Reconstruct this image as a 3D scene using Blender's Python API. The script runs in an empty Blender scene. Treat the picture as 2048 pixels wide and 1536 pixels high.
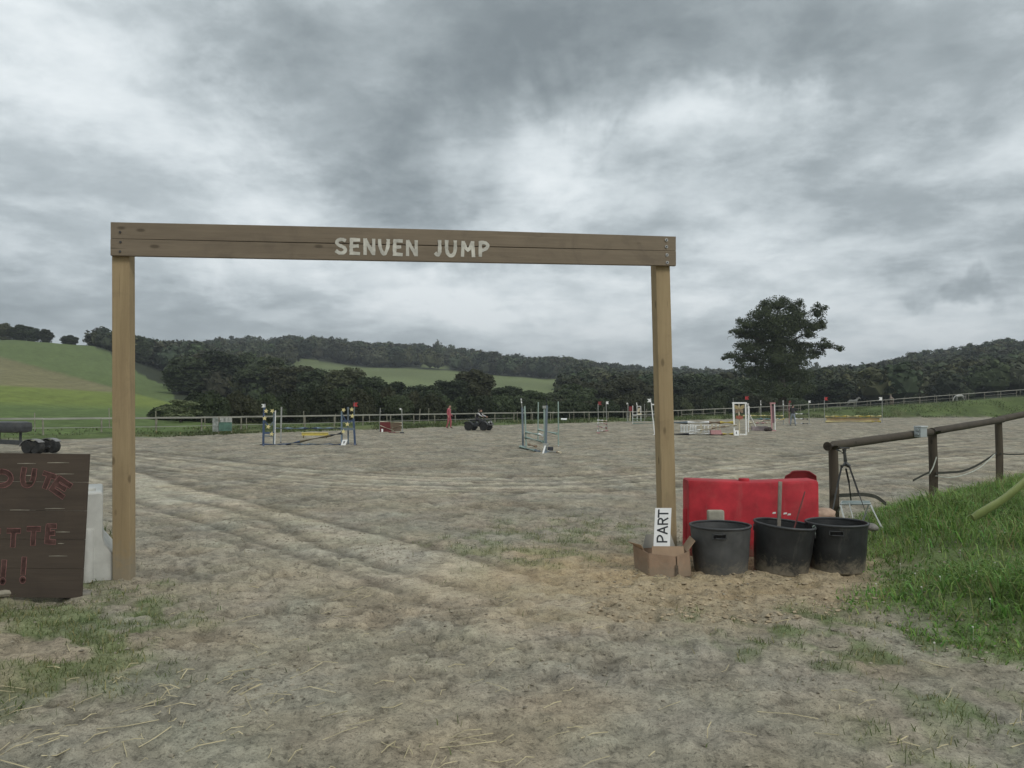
import bpy, bmesh, math, random
import numpy as np
from mathutils import Vector, Matrix

random.seed(7)
rng = np.random.default_rng(11)
R = math.radians
scene = bpy.context.scene
col = scene.collection

# ------------------------------------------------------------------ camera
EYE, F, PITCH = 1.65, 1540.0, R(1.637)
cd = bpy.data.cameras.new('camera')
cd.sensor_width = 36.0
cd.lens = F / 2048 * 36
cd.clip_start = 0.05
cd.clip_end = 9000
cam = bpy.data.objects.new('camera', cd)
col.objects.link(cam)
cam.location = (0, 0, EYE)
cam.rotation_euler = (R(90) + PITCH, 0, 0)
scene.camera = cam


def ray(px, py):
    a, b = (px - 1024) / F, -(py - 768) / F
    return Vector((a, math.cos(PITCH) - b * math.sin(PITCH), math.sin(PITCH) + b * math.cos(PITCH)))


def V(px, py, d):
    """point of the place seen in that direction, d metres ahead"""
    r = ray(px, py)
    return Vector((0, 0, EYE)) + r * (d / r.y)


def Gd(py):
    return F * EYE / (py - 812.0)


def G(px, py):
    r = ray(px, py)
    p = Vector((0, 0, EYE)) + r * (-EYE / r.z)
    return (p.x, p.y)


# ------------------------------------------------------------------ sky
SUN_EL, SUN_AZ = R(42), R(140)      # azimuth from +Y towards +X: high behind the viewer's right shoulder
world = bpy.data.worlds.new('World')
scene.world = world
world.use_nodes = True
nt = world.node_tree
nt.nodes.clear()


class NG:
    """tiny node helper"""
    def __init__(s, tree):
        s.t = tree

    def n(s, kind, **kw):
        nd = s.t.nodes.new(kind)
        for k, v in kw.items():
            if k in ('ins',):
                for kk, vv in v.items():
                    s.put(nd, kk, vv)
            else:
                setattr(nd, k, v)
        return nd

    def put(s, nd, key, val):
        sock = nd.inputs[key]
        if isinstance(val, bpy.types.NodeSocket):
            s.t.links.new(val, sock)
        else:
            sock.default_value = val

    def math(s, op, a, b=None, c=None, clamp=False):
        nd = s.t.nodes.new('ShaderNodeMath')
        nd.operation = op
        nd.use_clamp = clamp
        for i, v in enumerate((a, b, c)):
            if v is not None:
                s.put(nd, i, v)
        return nd.outputs[0]

    def vec(s, op, a, b=None, out=0):
        nd = s.t.nodes.new('ShaderNodeVectorMath')
        nd.operation = op
        s.put(nd, 0, a)
        if b is not None:
            if op == 'SCALE':
                s.put(nd, 'Scale', b)
            else:
                s.put(nd, 1, b)
        return nd.outputs[out]

    def noise(s, v, scale, detail=4, rough=0.5, dist=0.0, out='Fac'):
        nd = s.t.nodes.new('ShaderNodeTexNoise')
        if v is not None:
            s.put(nd, 'Vector', v)
        s.put(nd, 'Scale', scale)
        s.put(nd, 'Detail', detail)
        s.put(nd, 'Roughness', rough)
        s.put(nd, 'Distortion', dist)
        return nd.outputs[out]

    def ramp(s, fac, stops):
        nd = s.t.nodes.new('ShaderNodeValToRGB')
        s.put(nd, 0, fac)
        e = nd.color_ramp.elements
        while len(e) < len(stops):
            e.new(0.5)
        for el, (p, c) in zip(e, stops):
            el.position = p
            el.color = (c[0], c[1], c[2], 1)
        return nd.outputs[0]

    def mix(s, fac, a, b, blend='MIX'):
        nd = s.t.nodes.new('ShaderNodeMix')
        nd.data_type = 'RGBA'
        nd.blend_type = blend
        s.put(nd, 0, fac)
        s.put(nd, 6, a)
        s.put(nd, 7, b)
        return nd.outputs[2]

    def maprange(s, v, a, b, c, d, smooth=True):
        nd = s.t.nodes.new('ShaderNodeMapRange')
        nd.interpolation_type = 'SMOOTHSTEP' if smooth else 'LINEAR'
        for i, x in enumerate((v, a, b, c, d)):
            s.put(nd, i, x)
        return nd.outputs[0]


g = NG(nt)
tc = g.n('ShaderNodeTexCoord')
dirv = tc.outputs['Generated']
sep = g.n('ShaderNodeSeparateXYZ', ins={0: dirv})
zz = g.math('ADD', g.math('MAXIMUM', sep.outputs[2], 0.0), 0.20)
plane = g.n('ShaderNodeCombineXYZ', ins={0: g.math('DIVIDE', sep.outputs[0], zz), 1: g.math('DIVIDE', sep.outputs[1], zz), 2: 3.7}).outputs[0]
n1 = g.noise(plane, 1.35, 7, 0.56, 0.35)
n2 = g.maprange(g.noise(plane, 3.4, 9, 0.60, 0.15), 0.32, 0.68, 0.18, 0.82)
n3 = g.noise(plane, 10.0, 8, 0.66, 0.15)
val = g.math('MULTIPLY_ADD', g.math('SUBTRACT', n1, 0.5), 0.85, 0.645)
val = g.math('MULTIPLY_ADD', g.math('SUBTRACT', n2, 0.5), 0.45, val)
val = g.math('MULTIPLY_ADD', g.math('SUBTRACT', n3, 0.5), 0.30, val)
warpc = g.noise(dirv, 5.0, 5, 0.6, 0.3, out='Color')
wdir = g.vec('ADD', dirv, g.vec('SCALE', g.vec('SUBTRACT', warpc, (0.5, 0.5, 0.5)), 0.26))
for (px, py, sx, sy, amp) in (
        (700, 130, 230, 290, -0.29), (840, 300, 190, 230, -0.25), (815, 415, 100, 60, -0.16), (1330, 60, 460, 170, -0.44), (1000, 70, 260, 170, -0.22),
        (420, 80, 220, 110, -0.16), (200, 600, 450, 90, -0.28), (430, 560, 300, 110, -0.12), (1800, 150, 380, 150, -0.22), (1880, 420, 330, 120, -0.18), (1560, 420, 260, 60, -0.08),
        (150, 270, 340, 210, 0.05), (480, 400, 190, 130, 0.14), (1420, 275, 260, 60, 0.18), (1050, 600, 480, 80, 0.26), (700, 540, 500, 80, 0.08), (1150, 350, 160, 90, 0.12),
        (1800, 640, 330, 70, 0.22), (1080, 200, 60, 90, 0.16), (1893, 574, 66, 30, -0.34), (40, 120, 220, 140, 0.06), (700, 620, 260, 60, 0.10), (1700, 560, 200, 40, 0.10)):
    c = ray(px, py).normalized()
    dv = g.vec('MULTIPLY', g.vec('SUBTRACT', wdir, tuple(c)), (F / sx, F / max(sx, sy), F / sy))
    ln = g.vec('LENGTH', dv, out=1)
    val = g.math('MULTIPLY_ADD', g.maprange(ln, 0.15, 1.25, 1.0, 0.0), amp, val)
cloud = g.ramp(val, [(0.0, (0.150, 0.176, 0.186)), (0.18, (0.205, 0.236, 0.247)), (0.40, (0.300, 0.338, 0.352)), (0.58, (0.425, 0.470, 0.486)),
                     (0.78, (0.585, 0.632, 0.648)), (1.0, (0.74, 0.78, 0.79))])
sky = g.n('ShaderNodeTexSky')
sky.sky_type = 'NISHITA'
sky.sun_disc = False
sky.sun_elevation = SUN_EL
sky.sun_rotation = SUN_AZ
bg_sky = g.n('ShaderNodeBackground', ins={'Color': sky.outputs[0], 'Strength': 0.08})
bg_cl = g.n('ShaderNodeBackground', ins={'Color': cloud, 'Strength': 1.0})
mx = g.n('ShaderNodeMixShader', ins={0: 0.94, 1: bg_sky.outputs[0], 2: bg_cl.outputs[0]})
out = g.n('ShaderNodeOutputWorld')
nt.links.new(mx.outputs[0], out.inputs['Surface'])

# ------------------------------------------------------------------ sun
sd = bpy.data.lights.new('sun', 'SUN')
sd.energy = 1.0
sd.angle = R(18)
sd.color = (1.0, 0.97, 0.92)
sun = bpy.data.objects.new('sun', sd)
col.objects.link(sun)
sdir = Vector((math.sin(SUN_AZ) * math.cos(SUN_EL), math.cos(SUN_AZ) * math.cos(SUN_EL), math.sin(SUN_EL)))
sun.rotation_euler = sdir.to_track_quat('Z', 'Y').to_euler()
scene.view_settings.view_transform = 'Standard'
scene.view_settings.look = 'None'
scene.view_settings.gamma = 1
scene.view_settings.exposure = 0.50
scene.view_settings.use_curve_mapping = False
scene.cycles.max_bounces = 6
scene.cycles.volume_bounces = 0


# ------------------------------------------------------------------ materials
MATS = {}


def mat(name, color, rough=0.8, var=0.15, scale=8.0, bump=0.0, bscale=60.0, stretch=(1, 1, 1), color2=None, dirt=0.0, spec=0.3, metal=0.0, mud=0.0):
    if name in MATS:
        return MATS[name]
    m = bpy.data.materials.new(name)
    m.use_nodes = True
    t = m.node_tree
    t.nodes.clear()
    q = NG(t)
    o = q.n('ShaderNodeOutputMaterial')
    b = q.n('ShaderNodeBsdfPrincipled')
    t.links.new(b.outputs[0], o.inputs[0])
    tcn = q.n('ShaderNodeTexCoord')
    v = q.vec('MULTIPLY', tcn.outputs['Object'], stretch)
    nz = q.noise(v, scale, 5, 0.6, 0.2)
    c2 = color2 or tuple(x * (1 - var * 1.6) for x in color)
    c1 = color if color2 else tuple(min(1, x * (1 + var)) for x in color)
    cc = q.ramp(nz, [(0.3, c2), (0.7, c1)])
    if dirt:
        nd = q.noise(tcn.outputs['Object'], scale * 0.35, 6, 0.7, 0.5)
        cc = q.mix(q.math('MULTIPLY', q.maprange(nd, 0.5, 0.75, 0, 1), dirt), cc, (0.20, 0.175, 0.13, 1))
    if mud:
        sp_ = q.n('ShaderNodeSeparateXYZ', ins={0: tcn.outputs['Object']})
        mn = q.noise(tcn.outputs['Object'], 11.0, 7, 0.75, 0.4)
        mz = q.math('MULTIPLY_ADD', q.math('SUBTRACT', mn, 0.5), 0.55, sp_.outputs[2])
        cc = q.mix(q.maprange(mz, 0.0, 0.17, mud, 0.0), cc, (0.22, 0.19, 0.14, 1))
        sn = q.noise(q.vec('MULTIPLY', tcn.outputs['Object'], (9, 9, 1.6)), 1.0, 6, 0.7, 0.3)
        cc = q.mix(q.maprange(sn, 0.55, 0.72, 0.0, mud * 0.25), cc, (0.24, 0.22, 0.18, 1))
    q.put(b, 'Base Color', cc)
    q.put(b, 'Roughness', rough)
    q.put(b, 'Metallic', metal)
    q.put(b, 'Specular IOR Level', spec)
    if bump:
        nb = q.noise(v, bscale, 5, 0.6)
        bp = q.n('ShaderNodeBump', ins={'Strength': bump, 'Distance': 0.01, 'Height': nb})
        q.put(b, 'Normal', bp.outputs[0])
    MATS[name] = m
    return m


def wood(name, light, dark, axis, knots=True, weather=True):
    """sawn timber with grain along one local axis"""
    if name in MATS:
        return MATS[name]
    m = bpy.data.materials.new(name)
    m.use_nodes = True
    t = m.node_tree
    t.nodes.clear()
    q = NG(t)
    o = q.n('ShaderNodeOutputMaterial')
    b = q.n('ShaderNodeBsdfPrincipled', ins={'Roughness': 0.82, 'Specular IOR Level': 0.25})
    t.links.new(b.outputs[0], o.inputs[0])
    tcn = q.n('ShaderNodeTexCoord')
    st = [26, 26, 26]
    st[axis] = 1.1
    v = q.vec('MULTIPLY', tcn.outputs['Object'], tuple(st))
    g1 = q.noise(v, 1.0, 6, 0.62, 1.2)
    st2 = [3.0, 3.0, 3.0]
    st2[axis] = 0.6
    g2 = q.noise(q.vec('MULTIPLY', tcn.outputs['Object'], tuple(st2)), 1.0, 4, 0.6, 0.3)
    f = q.math('MULTIPLY_ADD', g2, 0.75, q.math('MULTIPLY', g1, 0.45))
    cc = q.ramp(f, [(0.38, dark), (0.62, tuple((a + c) / 2 for a, c in zip(light, dark))), (0.85, light)])
    if knots:
        st3 = [5.5, 5.5, 5.5]
        st3[axis] = 2.4
        vo = q.n('ShaderNodeTexVoronoi', ins={'Vector': q.vec('MULTIPLY', tcn.outputs['Object'], tuple(st3)), 'Scale': 1.0})
        k = q.maprange(vo.outputs['Distance'], 0.06, 0.14, 1.0, 0.0)
        cc = q.mix(q.math('MULTIPLY', k, 0.65), cc, (dark[0] * 0.4, dark[1] * 0.38, dark[2] * 0.35, 1))
    if weather:
        st4 = [70, 70, 70]
        st4[axis] = 1.6
        ck = q.noise(q.vec('MULTIPLY', tcn.outputs['Object'], tuple(st4)), 1.0, 3, 0.5, 0.4)
        cm_ = q.noise(q.vec('MULTIPLY', tcn.outputs['Object'], (1.3, 1.3, 1.3)), 1.0, 3, 0.6)
        cc = q.mix(q.math('MULTIPLY', q.maprange(ck, 0.66, 0.70, 0, 1), q.maprange(cm_, 0.45, 0.6, 0, 0.7)), cc, (0.05, 0.042, 0.032, 1))
        stn = q.noise(tcn.outputs['Object'], 2.2, 6, 0.7, 0.8)
        cc = q.mix(q.maprange(stn, 0.50, 0.72, 0, 0.38), cc, (dark[0] * 0.72, dark[1] * 0.74, dark[2] * 0.8, 1))
        if axis == 2:
            sp_ = q.n('ShaderNodeSeparateXYZ', ins={0: tcn.outputs['Object']})
            mn = q.noise(tcn.outputs['Object'], 14.0, 6, 0.75, 0.3)
            mz = q.math('MULTIPLY_ADD', q.math('SUBTRACT', mn, 0.5), 0.9, sp_.outputs[2])
            cc = q.mix(q.maprange(mz, 0.05, 0.40, 0.75, 0.0), cc, (0.26, 0.225, 0.165, 1))
    q.put(b, 'Base Color', cc)
    bp = q.n('ShaderNodeBump', ins={'Strength': 0.35, 'Distance': 0.004, 'Height': g1})
    q.put(b, 'Normal', bp.outputs[0])
    MATS[name] = m
    return m


def attr_mat(name, attr, var=0.3, scale=30.0, bump=0.4, bdist=0.02, bscale=22.0, rough=0.95, spec=0.15, scale2=None, hue=None, trans=0.0, crumbs=False):
    m = bpy.data.materials.new(name)
    m.use_nodes = True
    t = m.node_tree
    t.nodes.clear()
    q = NG(t)
    o = q.n('ShaderNodeOutputMaterial')
    b = q.n('ShaderNodeBsdfPrincipled', ins={'Roughness': rough, 'Specular IOR Level': spec})
    a = q.n('ShaderNodeAttribute', attribute_name=attr)
    geo = q.n('ShaderNodeNewGeometry')
    p = geo.outputs['Position']
    cc = a.outputs['Color']
    if crumbs:
        for sc_, lo, hi, dk in ((2.6, 0.52, 0.60, 0.14), (8.0, 0.53, 0.60, 0.18), (26.0, 0.54, 0.60, 0.29), (75.0, 0.55, 0.61, 0.38), (190.0, 0.55, 0.62, 0.28)):
            c_n = q.noise(p, sc_, 8, 0.72, 0.4)
            cc = q.vec('SCALE', cc, q.maprange(c_n, lo, hi, 1.0 + dk * 0.35, 1.0 - dk))
    if var:
        nz = q.noise(p, scale, 6, 0.65, 0.3)
        k = q.maprange(nz, 0.25, 0.75, 1 - var, 1 + var, False)
        if scale2:
            nz2 = q.noise(p, scale2, 5, 0.6, 0.4)
            k = q.math('MULTIPLY', k, q.maprange(nz2, 0.3, 0.7, 1 - var * 0.6, 1 + var * 0.6, False))
        cc = q.vec('SCALE', cc, k)
    q.put(b, 'Base Color', cc)
    if bump:
        h = q.noise(p, bscale, 7, 0.68, 0.2)
        bp = q.n('ShaderNodeBump', ins={'Strength': bump, 'Distance': bdist, 'Height': h})
        q.put(b, 'Normal', bp.outputs[0])
    sh = b.outputs[0]
    if trans:
        tr = q.n('ShaderNodeBsdfTranslucent', ins={'Color': cc})
        sh = q.n('ShaderNodeMixShader', ins={0: trans, 1: sh, 2: tr.outputs[0]}).outputs[0]
    t.links.new(sh, o.inputs[0])
    MATS[name] = m
    return m


def leaf_mat(name, c1, c2):
    m = bpy.data.materials.new(name)
    m.use_nodes = True
    t = m.node_tree
    t.nodes.clear()
    q = NG(t)
    o = q.n('ShaderNodeOutputMaterial')
    b = q.n('ShaderNodeBsdfPrincipled', ins={'Roughness': 0.6, 'Specular IOR Level': 0.2})
    oi = q.n('ShaderNodeObjectInfo')
    geo = q.n('ShaderNodeNewGeometry')
    n = q.noise(geo.outputs['Position'], 0.45, 3, 0.6)
    f = q.math('MULTIPLY_ADD', geo.outputs['Random Per Island'], 0.5, q.math('MULTIPLY', n, 0.75))
    f = q.math('MULTIPLY_ADD', q.math('SUBTRACT', oi.outputs['Random'], 0.5), 0.45, f)
    cc = q.ramp(f, [(0.2, c1), (0.95, c2)])
    cc = q.mix(q.maprange(q.math('FRACT', q.math('MULTIPLY', oi.outputs['Random'], 7.3)), 0.45, 0.95, 0.0, 0.55), cc, (c2[0] * 0.95, c2[1] * 0.62, c2[2] * 0.72, 1))
    cc = q.vec('SCALE', cc, q.maprange(q.math('FRACT', q.math('MULTIPLY', oi.outputs['Random'], 13.7)), 0, 1, 0.62, 1.45, False))
    q.put(b, 'Base Color', cc)
    tr = q.n('ShaderNodeBsdfTranslucent', ins={'Color': cc})
    sh = q.n('ShaderNodeMixShader', ins={0: 0.18, 1: b.outputs[0], 2: tr.outputs[0]})
    t.links.new(sh.outputs[0], o.inputs[0])
    MATS[name] = m
    return m


# ------------------------------------------------------------------ mesh helpers
def tag(o, label=None, cat=None, group=None, kind=None):
    if label:
        o['label'] = label
    if cat:
        o['category'] = cat
    if group:
        o['group'] = group
    if kind:
        o['kind'] = kind
    return o


def empty(name, loc=(0, 0, 0), rz=0.0, label=None, cat=None, group=None):
    o = bpy.data.objects.new(name, None)
    o.empty_display_size = 0.1
    col.objects.link(o)
    o.location = loc
    o.rotation_euler = (0, 0, rz)
    return tag(o, label, cat, group)


def np_mesh(name, verts, faces_flat, loop_counts, mats=(), smooth=False, colors=None, attr='Col'):
    me = bpy.data.meshes.new(name)
    verts = np.asarray(verts, dtype=np.float32)
    faces_flat = np.asarray(faces_flat, dtype=np.int32)
    loop_counts = np.asarray(loop_counts, dtype=np.int32)
    me.vertices.add(len(verts))
    me.vertices.foreach_set('co', verts.ravel())
    me.loops.add(len(faces_flat))
    me.loops.foreach_set('vertex_index', faces_flat)
    me.polygons.add(len(loop_counts))
    st = np.zeros(len(loop_counts), dtype=np.int32)
    st[1:] = np.cumsum(loop_counts)[:-1]
    me.polygons.foreach_set('loop_start', st)
    me.update(calc_edges=True)
    me.polygons.foreach_set('use_smooth', np.full(len(loop_counts), smooth, dtype=bool))
    if colors is not None:
        ca = me.color_attributes.new(attr, 'FLOAT_COLOR', 'POINT')
        c4 = np.ones((len(verts), 4), dtype=np.float32)
        c4[:, :3] = colors
        ca.data.foreach_set('color', c4.ravel())
    for m in mats:
        me.materials.append(m)
    return me


def link(name, me, parent=None, loc=None):
    o = bpy.data.objects.new(name, me)
    col.objects.link(o)
    if parent is not None:
        o.parent = parent
    if loc is not None:
        o.location = loc
    return o


def obj(name, bm, material, parent=None, smooth=False, bevel=0.0, loc=None):
    if bevel:
        bmesh.ops.bevel(bm, geom=list(bm.edges), offset=bevel, segments=2, profile=0.6, affect='EDGES', clamp_overlap=True)
    bmesh.ops.recalc_face_normals(bm, faces=list(bm.faces))
    me = bpy.data.meshes.new(name)
    bm.to_mesh(me)
    bm.free()
    for m in (material if isinstance(material, (list, tuple)) else [material]):
        me.materials.append(m)
    if smooth:
        for p in me.polygons:
            p.use_smooth = True
        if smooth != 'all':
            try:
                me.set_sharp_from_angle(angle=R(45))
            except Exception:
                pass
    return link(name, me, parent, loc)


def B():
    return bmesh.new()


def frame(d):
    d = Vector(d).normalized()
    up = Vector((0, 0, 1)) if abs(d.z) < 0.95 else Vector((0, 1, 0))
    a = d.cross(up).normalized()
    b = a.cross(d).normalized()
    return a, b, d


def box(bm, c, s, rot=None, mi=0):
    c = Vector(c)
    vs = []
    for dx in (-.5, .5):
        for dy in (-.5, .5):
            for dz in (-.5, .5):
                p = Vector((dx * s[0], dy * s[1], dz * s[2]))
                if rot:
                    p = rot @ p
                vs.append(bm.verts.new(c + p))
    for f in ((0, 1, 3, 2), (4, 6, 7, 5), (0, 4, 5, 1), (2, 3, 7, 6), (0, 2, 6, 4), (1, 5, 7, 3)):
        fc = bm.faces.new([vs[i] for i in f])
        fc.material_index = mi
    return bm


def bar(bm, p0, p1, w, h=None, mi=0):
    """rectangular bar between two points"""
    p0, p1 = Vector(p0), Vector(p1)
    h = h or w
    a, b, d = frame(p1 - p0)
    vs = []
    for p in (p0, p1):
        for sa, sb in ((-1, -1), (1, -1), (1, 1), (-1, 1)):
            vs.append(bm.verts.new(p + a * sa * w / 2 + b * sb * h / 2))
    for f in ((3, 2, 1, 0), (4, 5, 6, 7), (0, 1, 5, 4), (1, 2, 6, 5), (2, 3, 7, 6), (3, 0, 4, 7)):
        fc = bm.faces.new([vs[i] for i in f])
        fc.material_index = mi
    return bm


def tube(bm, pts, r, seg=10, cap=True, mi=0):
    pts = [Vector(p) for p in pts]
    rs = r if isinstance(r, (list, tuple)) else [r] * len(pts)
    rings = []
    a0 = None
    for i, p in enumerate(pts):
        d = (pts[min(i + 1, len(pts) - 1)] - pts[max(i - 1, 0)])
        a, b, d = frame(d)
        if a0 is not None:
            a = (a0 - d * a0.dot(d)).normalized()
            b = d.cross(a).normalized()
        a0 = a
        rings.append([bm.verts.new(p + (a * math.cos(2 * math.pi * k / seg) + b * math.sin(2 * math.pi * k / seg)) * rs[i]) for k in range(seg)])
    for i in range(len(rings) - 1):
        for k in range(seg):
            f = bm.faces.new((rings[i][k], rings[i][(k + 1) % seg], rings[i + 1][(k + 1) % seg], rings[i + 1][k]))
            f.material_index = mi
    if cap:
        for rg in (rings[0][::-1], rings[-1]):
            f = bm.faces.new(rg)
            f.material_index = mi
    return bm


def lathe(bm, prof, seg=32, mi=0, mtx=None):
    rings = []
    for (r, z) in prof:
        ring = []
        for k in range(seg):
            p = Vector((r * math.cos(2 * math.pi * k / seg), r * math.sin(2 * math.pi * k / seg), z))
            if mtx is not None:
                p = mtx @ p
            ring.append(bm.verts.new(p))
        rings.append(ring)
    for i in range(len(rings) - 1):
        for k in range(seg):
            f = bm.faces.new((rings[i][k], rings[i][(k + 1) % seg], rings[i + 1][(k + 1) % seg], rings[i + 1][k]))
            f.material_index = mi
    for rg in (rings[0][::-1], rings[-1]):
        if (rg[0].co - rg[1].co).length > 1e-5:
            f = bm.faces.new(rg)
            f.material_index = mi
    return bm


def prism(bm, poly, o, ax, ay, n, depth, mi=0):
    """extrude a 2D polygon: origin o, axes ax, ay, normal n, thickness depth along n"""
    o, ax, ay, n = Vector(o), Vector(ax), Vector(ay), Vector(n)
    A = [bm.verts.new(o + ax * x + ay * y) for x, y in poly]
    Bv = [bm.verts.new(o + ax * x + ay * y + n * depth) for x, y in poly]
    k = len(poly)
    fs = [bm.faces.new(A[::-1]), bm.faces.new(Bv)]
    for i in range(k):
        fs.append(bm.faces.new((A[i], A[(i + 1) % k], Bv[(i + 1) % k], Bv[i])))
    for f in fs:
        f.material_index = mi
    return bm


def stroke(bm, pts, w, o, ax, ay, n, z=0.0, mi=0, close=False):
    """flat painted brush stroke (ribbon) on a surface"""
    P = [Vector((p[0], p[1])) for p in pts]
    k = len(P)
    L, Rr = [], []
    o, ax, ay, n = Vector(o), Vector(ax), Vector(ay), Vector(n)
    ws = w if isinstance(w, (list, tuple)) else [w] * k
    for i in range(k):
        if close:
            d = P[(i + 1) % k] - P[(i - 1) % k]
        else:
            d = P[min(i + 1, k - 1)] - P[max(i - 1, 0)]
        d.normalize()
        pn = Vector((-d.y, d.x)) * ws[i] / 2
        q = P[i]
        if not close and i == 0:
            q = q - d * ws[i] * 0.25
        if not close and i == k - 1:
            q = q + d * ws[i] * 0.25
        for lst, s in ((L, 1), (Rr, -1)):
            v = q + pn * s
            lst.append(bm.verts.new(o + ax * v.x + ay * v.y + n * z))
    rg = range(k) if close else range(k - 1)
    for i in rg:
        f = bm.faces.new((L[i], Rr[i], Rr[(i + 1) % k], L[(i + 1) % k]))
        f.material_index = mi


def arc(cx, cy, rx, ry, a0, a1, n=9):
    return [(cx + rx * math.cos(R(a0 + (a1 - a0) * i / (n - 1))), cy + ry * math.sin(R(a0 + (a1 - a0) * i / (n - 1)))) for i in range(n)]


# stroke letters in a unit-high cell
GL = {
    'S': (0.62, [[(0.60, 0.90), (0.42, 0.97), (0.18, 0.92), (0.06, 0.76), (0.16, 0.60), (0.38, 0.50), (0.58, 0.38), (0.62, 0.20), (0.48, 0.06), (0.24, 0.04), (0.04, 0.16)]]),
    'E': (0.56, [[(0.08, 1.0), (0.06, 0.5), (0.06, 0.0)], [(0.06, 0.97), (0.56, 0.97)], [(0.06, 0.52), (0.46, 0.56)], [(0.06, 0.06), (0.56, 0.03)]]),
    'N': (0.64, [[(0.08, 0.0), (0.08, 1.0)], [(0.10, 0.97), (0.34, 0.5), (0.58, 0.05)], [(0.60, 0.0), (0.60, 1.0)]]),
    'V': (0.66, [[(0.05, 1.0), (0.07, 0.62), (0.18, 0.26), (0.34, 0.04), (0.50, 0.24), (0.60, 0.6), (0.62, 1.0)]]),
    'J': (0.42, [[(0.36, 1.0), (0.37, 0.5), (0.34, 0.16), (0.20, 0.04), (0.04, 0.14)]]),
    'U': (0.64, [[(0.06, 1.0), (0.06, 0.45), (0.16, 0.12), (0.33, 0.03), (0.50, 0.12), (0.60, 0.45), (0.60, 1.0)]]),
    'M': (0.82, [[(0.08, 0.0), (0.12, 1.0)], [(0.12, 0.97), (0.40, 0.42), (0.68, 0.97)], [(0.68, 1.0), (0.74, 0.0)]]),
    'P': (0.60, [[(0.08, 0.0), (0.08, 1.0)], [(0.08, 0.96), (0.36, 0.98), (0.56, 0.86), (0.56, 0.66), (0.38, 0.48), (0.12, 0.40)]]),
    'A': (0.68, [[(0.04, 0.0), (0.34, 1.0)], [(0.34, 1.0), (0.64, 0.0)], [(0.15, 0.32), (0.53, 0.32)]]),
    'R': (0.62, [[(0.08, 0.0), (0.08, 1.0)], [(0.08, 0.96), (0.40, 0.96), (0.55, 0.84), (0.55, 0.66), (0.40, 0.53), (0.10, 0.52)], [(0.34, 0.52), (0.60, 0.0)]]),
    'T': (0.60, [[(0.30, 0.0), (0.30, 1.0)], [(0.0, 0.96), (0.60, 0.96)]]),
    'O': (0.72, [arc(0.36, 0.5, 0.32, 0.47, 90, 450, 17)]),
    '!': (0.24, [[(0.12, 0.34), (0.14, 1.0)], arc(0.12, 0.09, 0.05, 0.05, 0, 360, 9)]),
    '9': (0.56, [arc(0.28, 0.70, 0.22, 0.26, 0, 360, 13), [(0.50, 0.70), (0.46, 0.30), (0.22, 0.0)]]),
    '4': (0.60, [[(0.42, 0.0), (0.42, 1.0)], [(0.42, 1.0), (0.04, 0.34), (0.60, 0.34)]]),
}


def write(bm, text, h, w, o, ax, ay, n, z=0.002, gap=0.16, jitter=0.0, mi=0, xs=1.0):
    x = 0.0
    rr = random.Random(3)
    for ch in text:
        if ch == ' ':
            x += 0.45 * h
            continue
        adv, strokes = GL[ch]
        dy = rr.uniform(-jitter, jitter) * h
        for i, s in enumerate(strokes):
            # fine subdivision gives the stroke slightly uneven, hand-painted edges
            pts = []
            for (a, b) in zip(s[:-1], s[1:]):
                for tt in (0.0, 0.5):
                    pts.append((a[0] + (b[0] - a[0]) * tt, a[1] + (b[1] - a[1]) * tt))
            pts.append(s[-1])
            ws = [w * rr.uniform(1 - jitter * 2.5, 1 + jitter * 2.5) for _ in pts]
            stroke(bm, [(x + p[0] * h * xs, dy + p[1] * h) for p in pts], ws, o, ax, ay, n, z + i * 0.0003, mi)
        x += (adv * xs + gap) * h
    return x


# ------------------------------------------------------------------ noise
def _hash(ix, iy, seed):
    h = (ix * 374761393 + iy * 668265263 + seed * 1442695041) & 0xffffffff
    h = ((h ^ (h >> 13)) * 1274126177) & 0xffffffff
    h = h ^ (h >> 16)
    return (h & 0xffffff).astype(np.float32) / 16777215.0


def vnoise(x, y, seed=0):
    fx, fy = np.floor(x), np.floor(y)
    ix, iy = fx.astype(np.int64), fy.astype(np.int64)
    tx, ty = (x - fx), (y - fy)
    tx = tx * tx * (3 - 2 * tx)
    ty = ty * ty * (3 - 2 * ty)
    a = _hash(ix, iy, seed)
    b = _hash(ix + 1, iy, seed)
    c = _hash(ix, iy + 1, seed)
    d = _hash(ix + 1, iy + 1, seed)
    return (a + (b - a) * tx) * (1 - ty) + (c + (d - c) * tx) * ty


def fbm(x, y, oct=4, seed=0, gain=0.5):
    s, amp, tot, f = 0.0, 1.0, 0.0, 1.0
    for i in range(oct):
        s = s + amp * vnoise(x * f + i * 17.3, y * f - i * 9.1, seed + i)
        tot += amp
        amp *= gain
        f *= 2.03
    return s / tot


def sstep(a, b, x):
    t = np.clip((x - a) / (b - a), 0, 1)
    return t * t * (3 - 2 * t)


def poly_sd(x, y, poly):
    """signed distance to polygon, positive inside"""
    best = np.full(x.shape, 1e9)
    inside = np.zeros(x.shape, dtype=bool)
    k = len(poly)
    for i in range(k):
        x0, y0 = poly[i]
        x1, y1 = poly[(i + 1) % k]
        dx, dy = x1 - x0, y1 - y0
        t = np.clip(((x - x0) * dx + (y - y0) * dy) / (dx * dx + dy * dy), 0, 1)
        best = np.minimum(best, np.hypot(x - x0 - t * dx, y - y0 - t * dy))
        cond = ((y0 > y) != (y1 > y)) & (x < dx * (y - y0) / (dy if dy != 0 else 1e-9) + x0)
        inside ^= cond
    return np.where(inside, best, -best)


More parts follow.
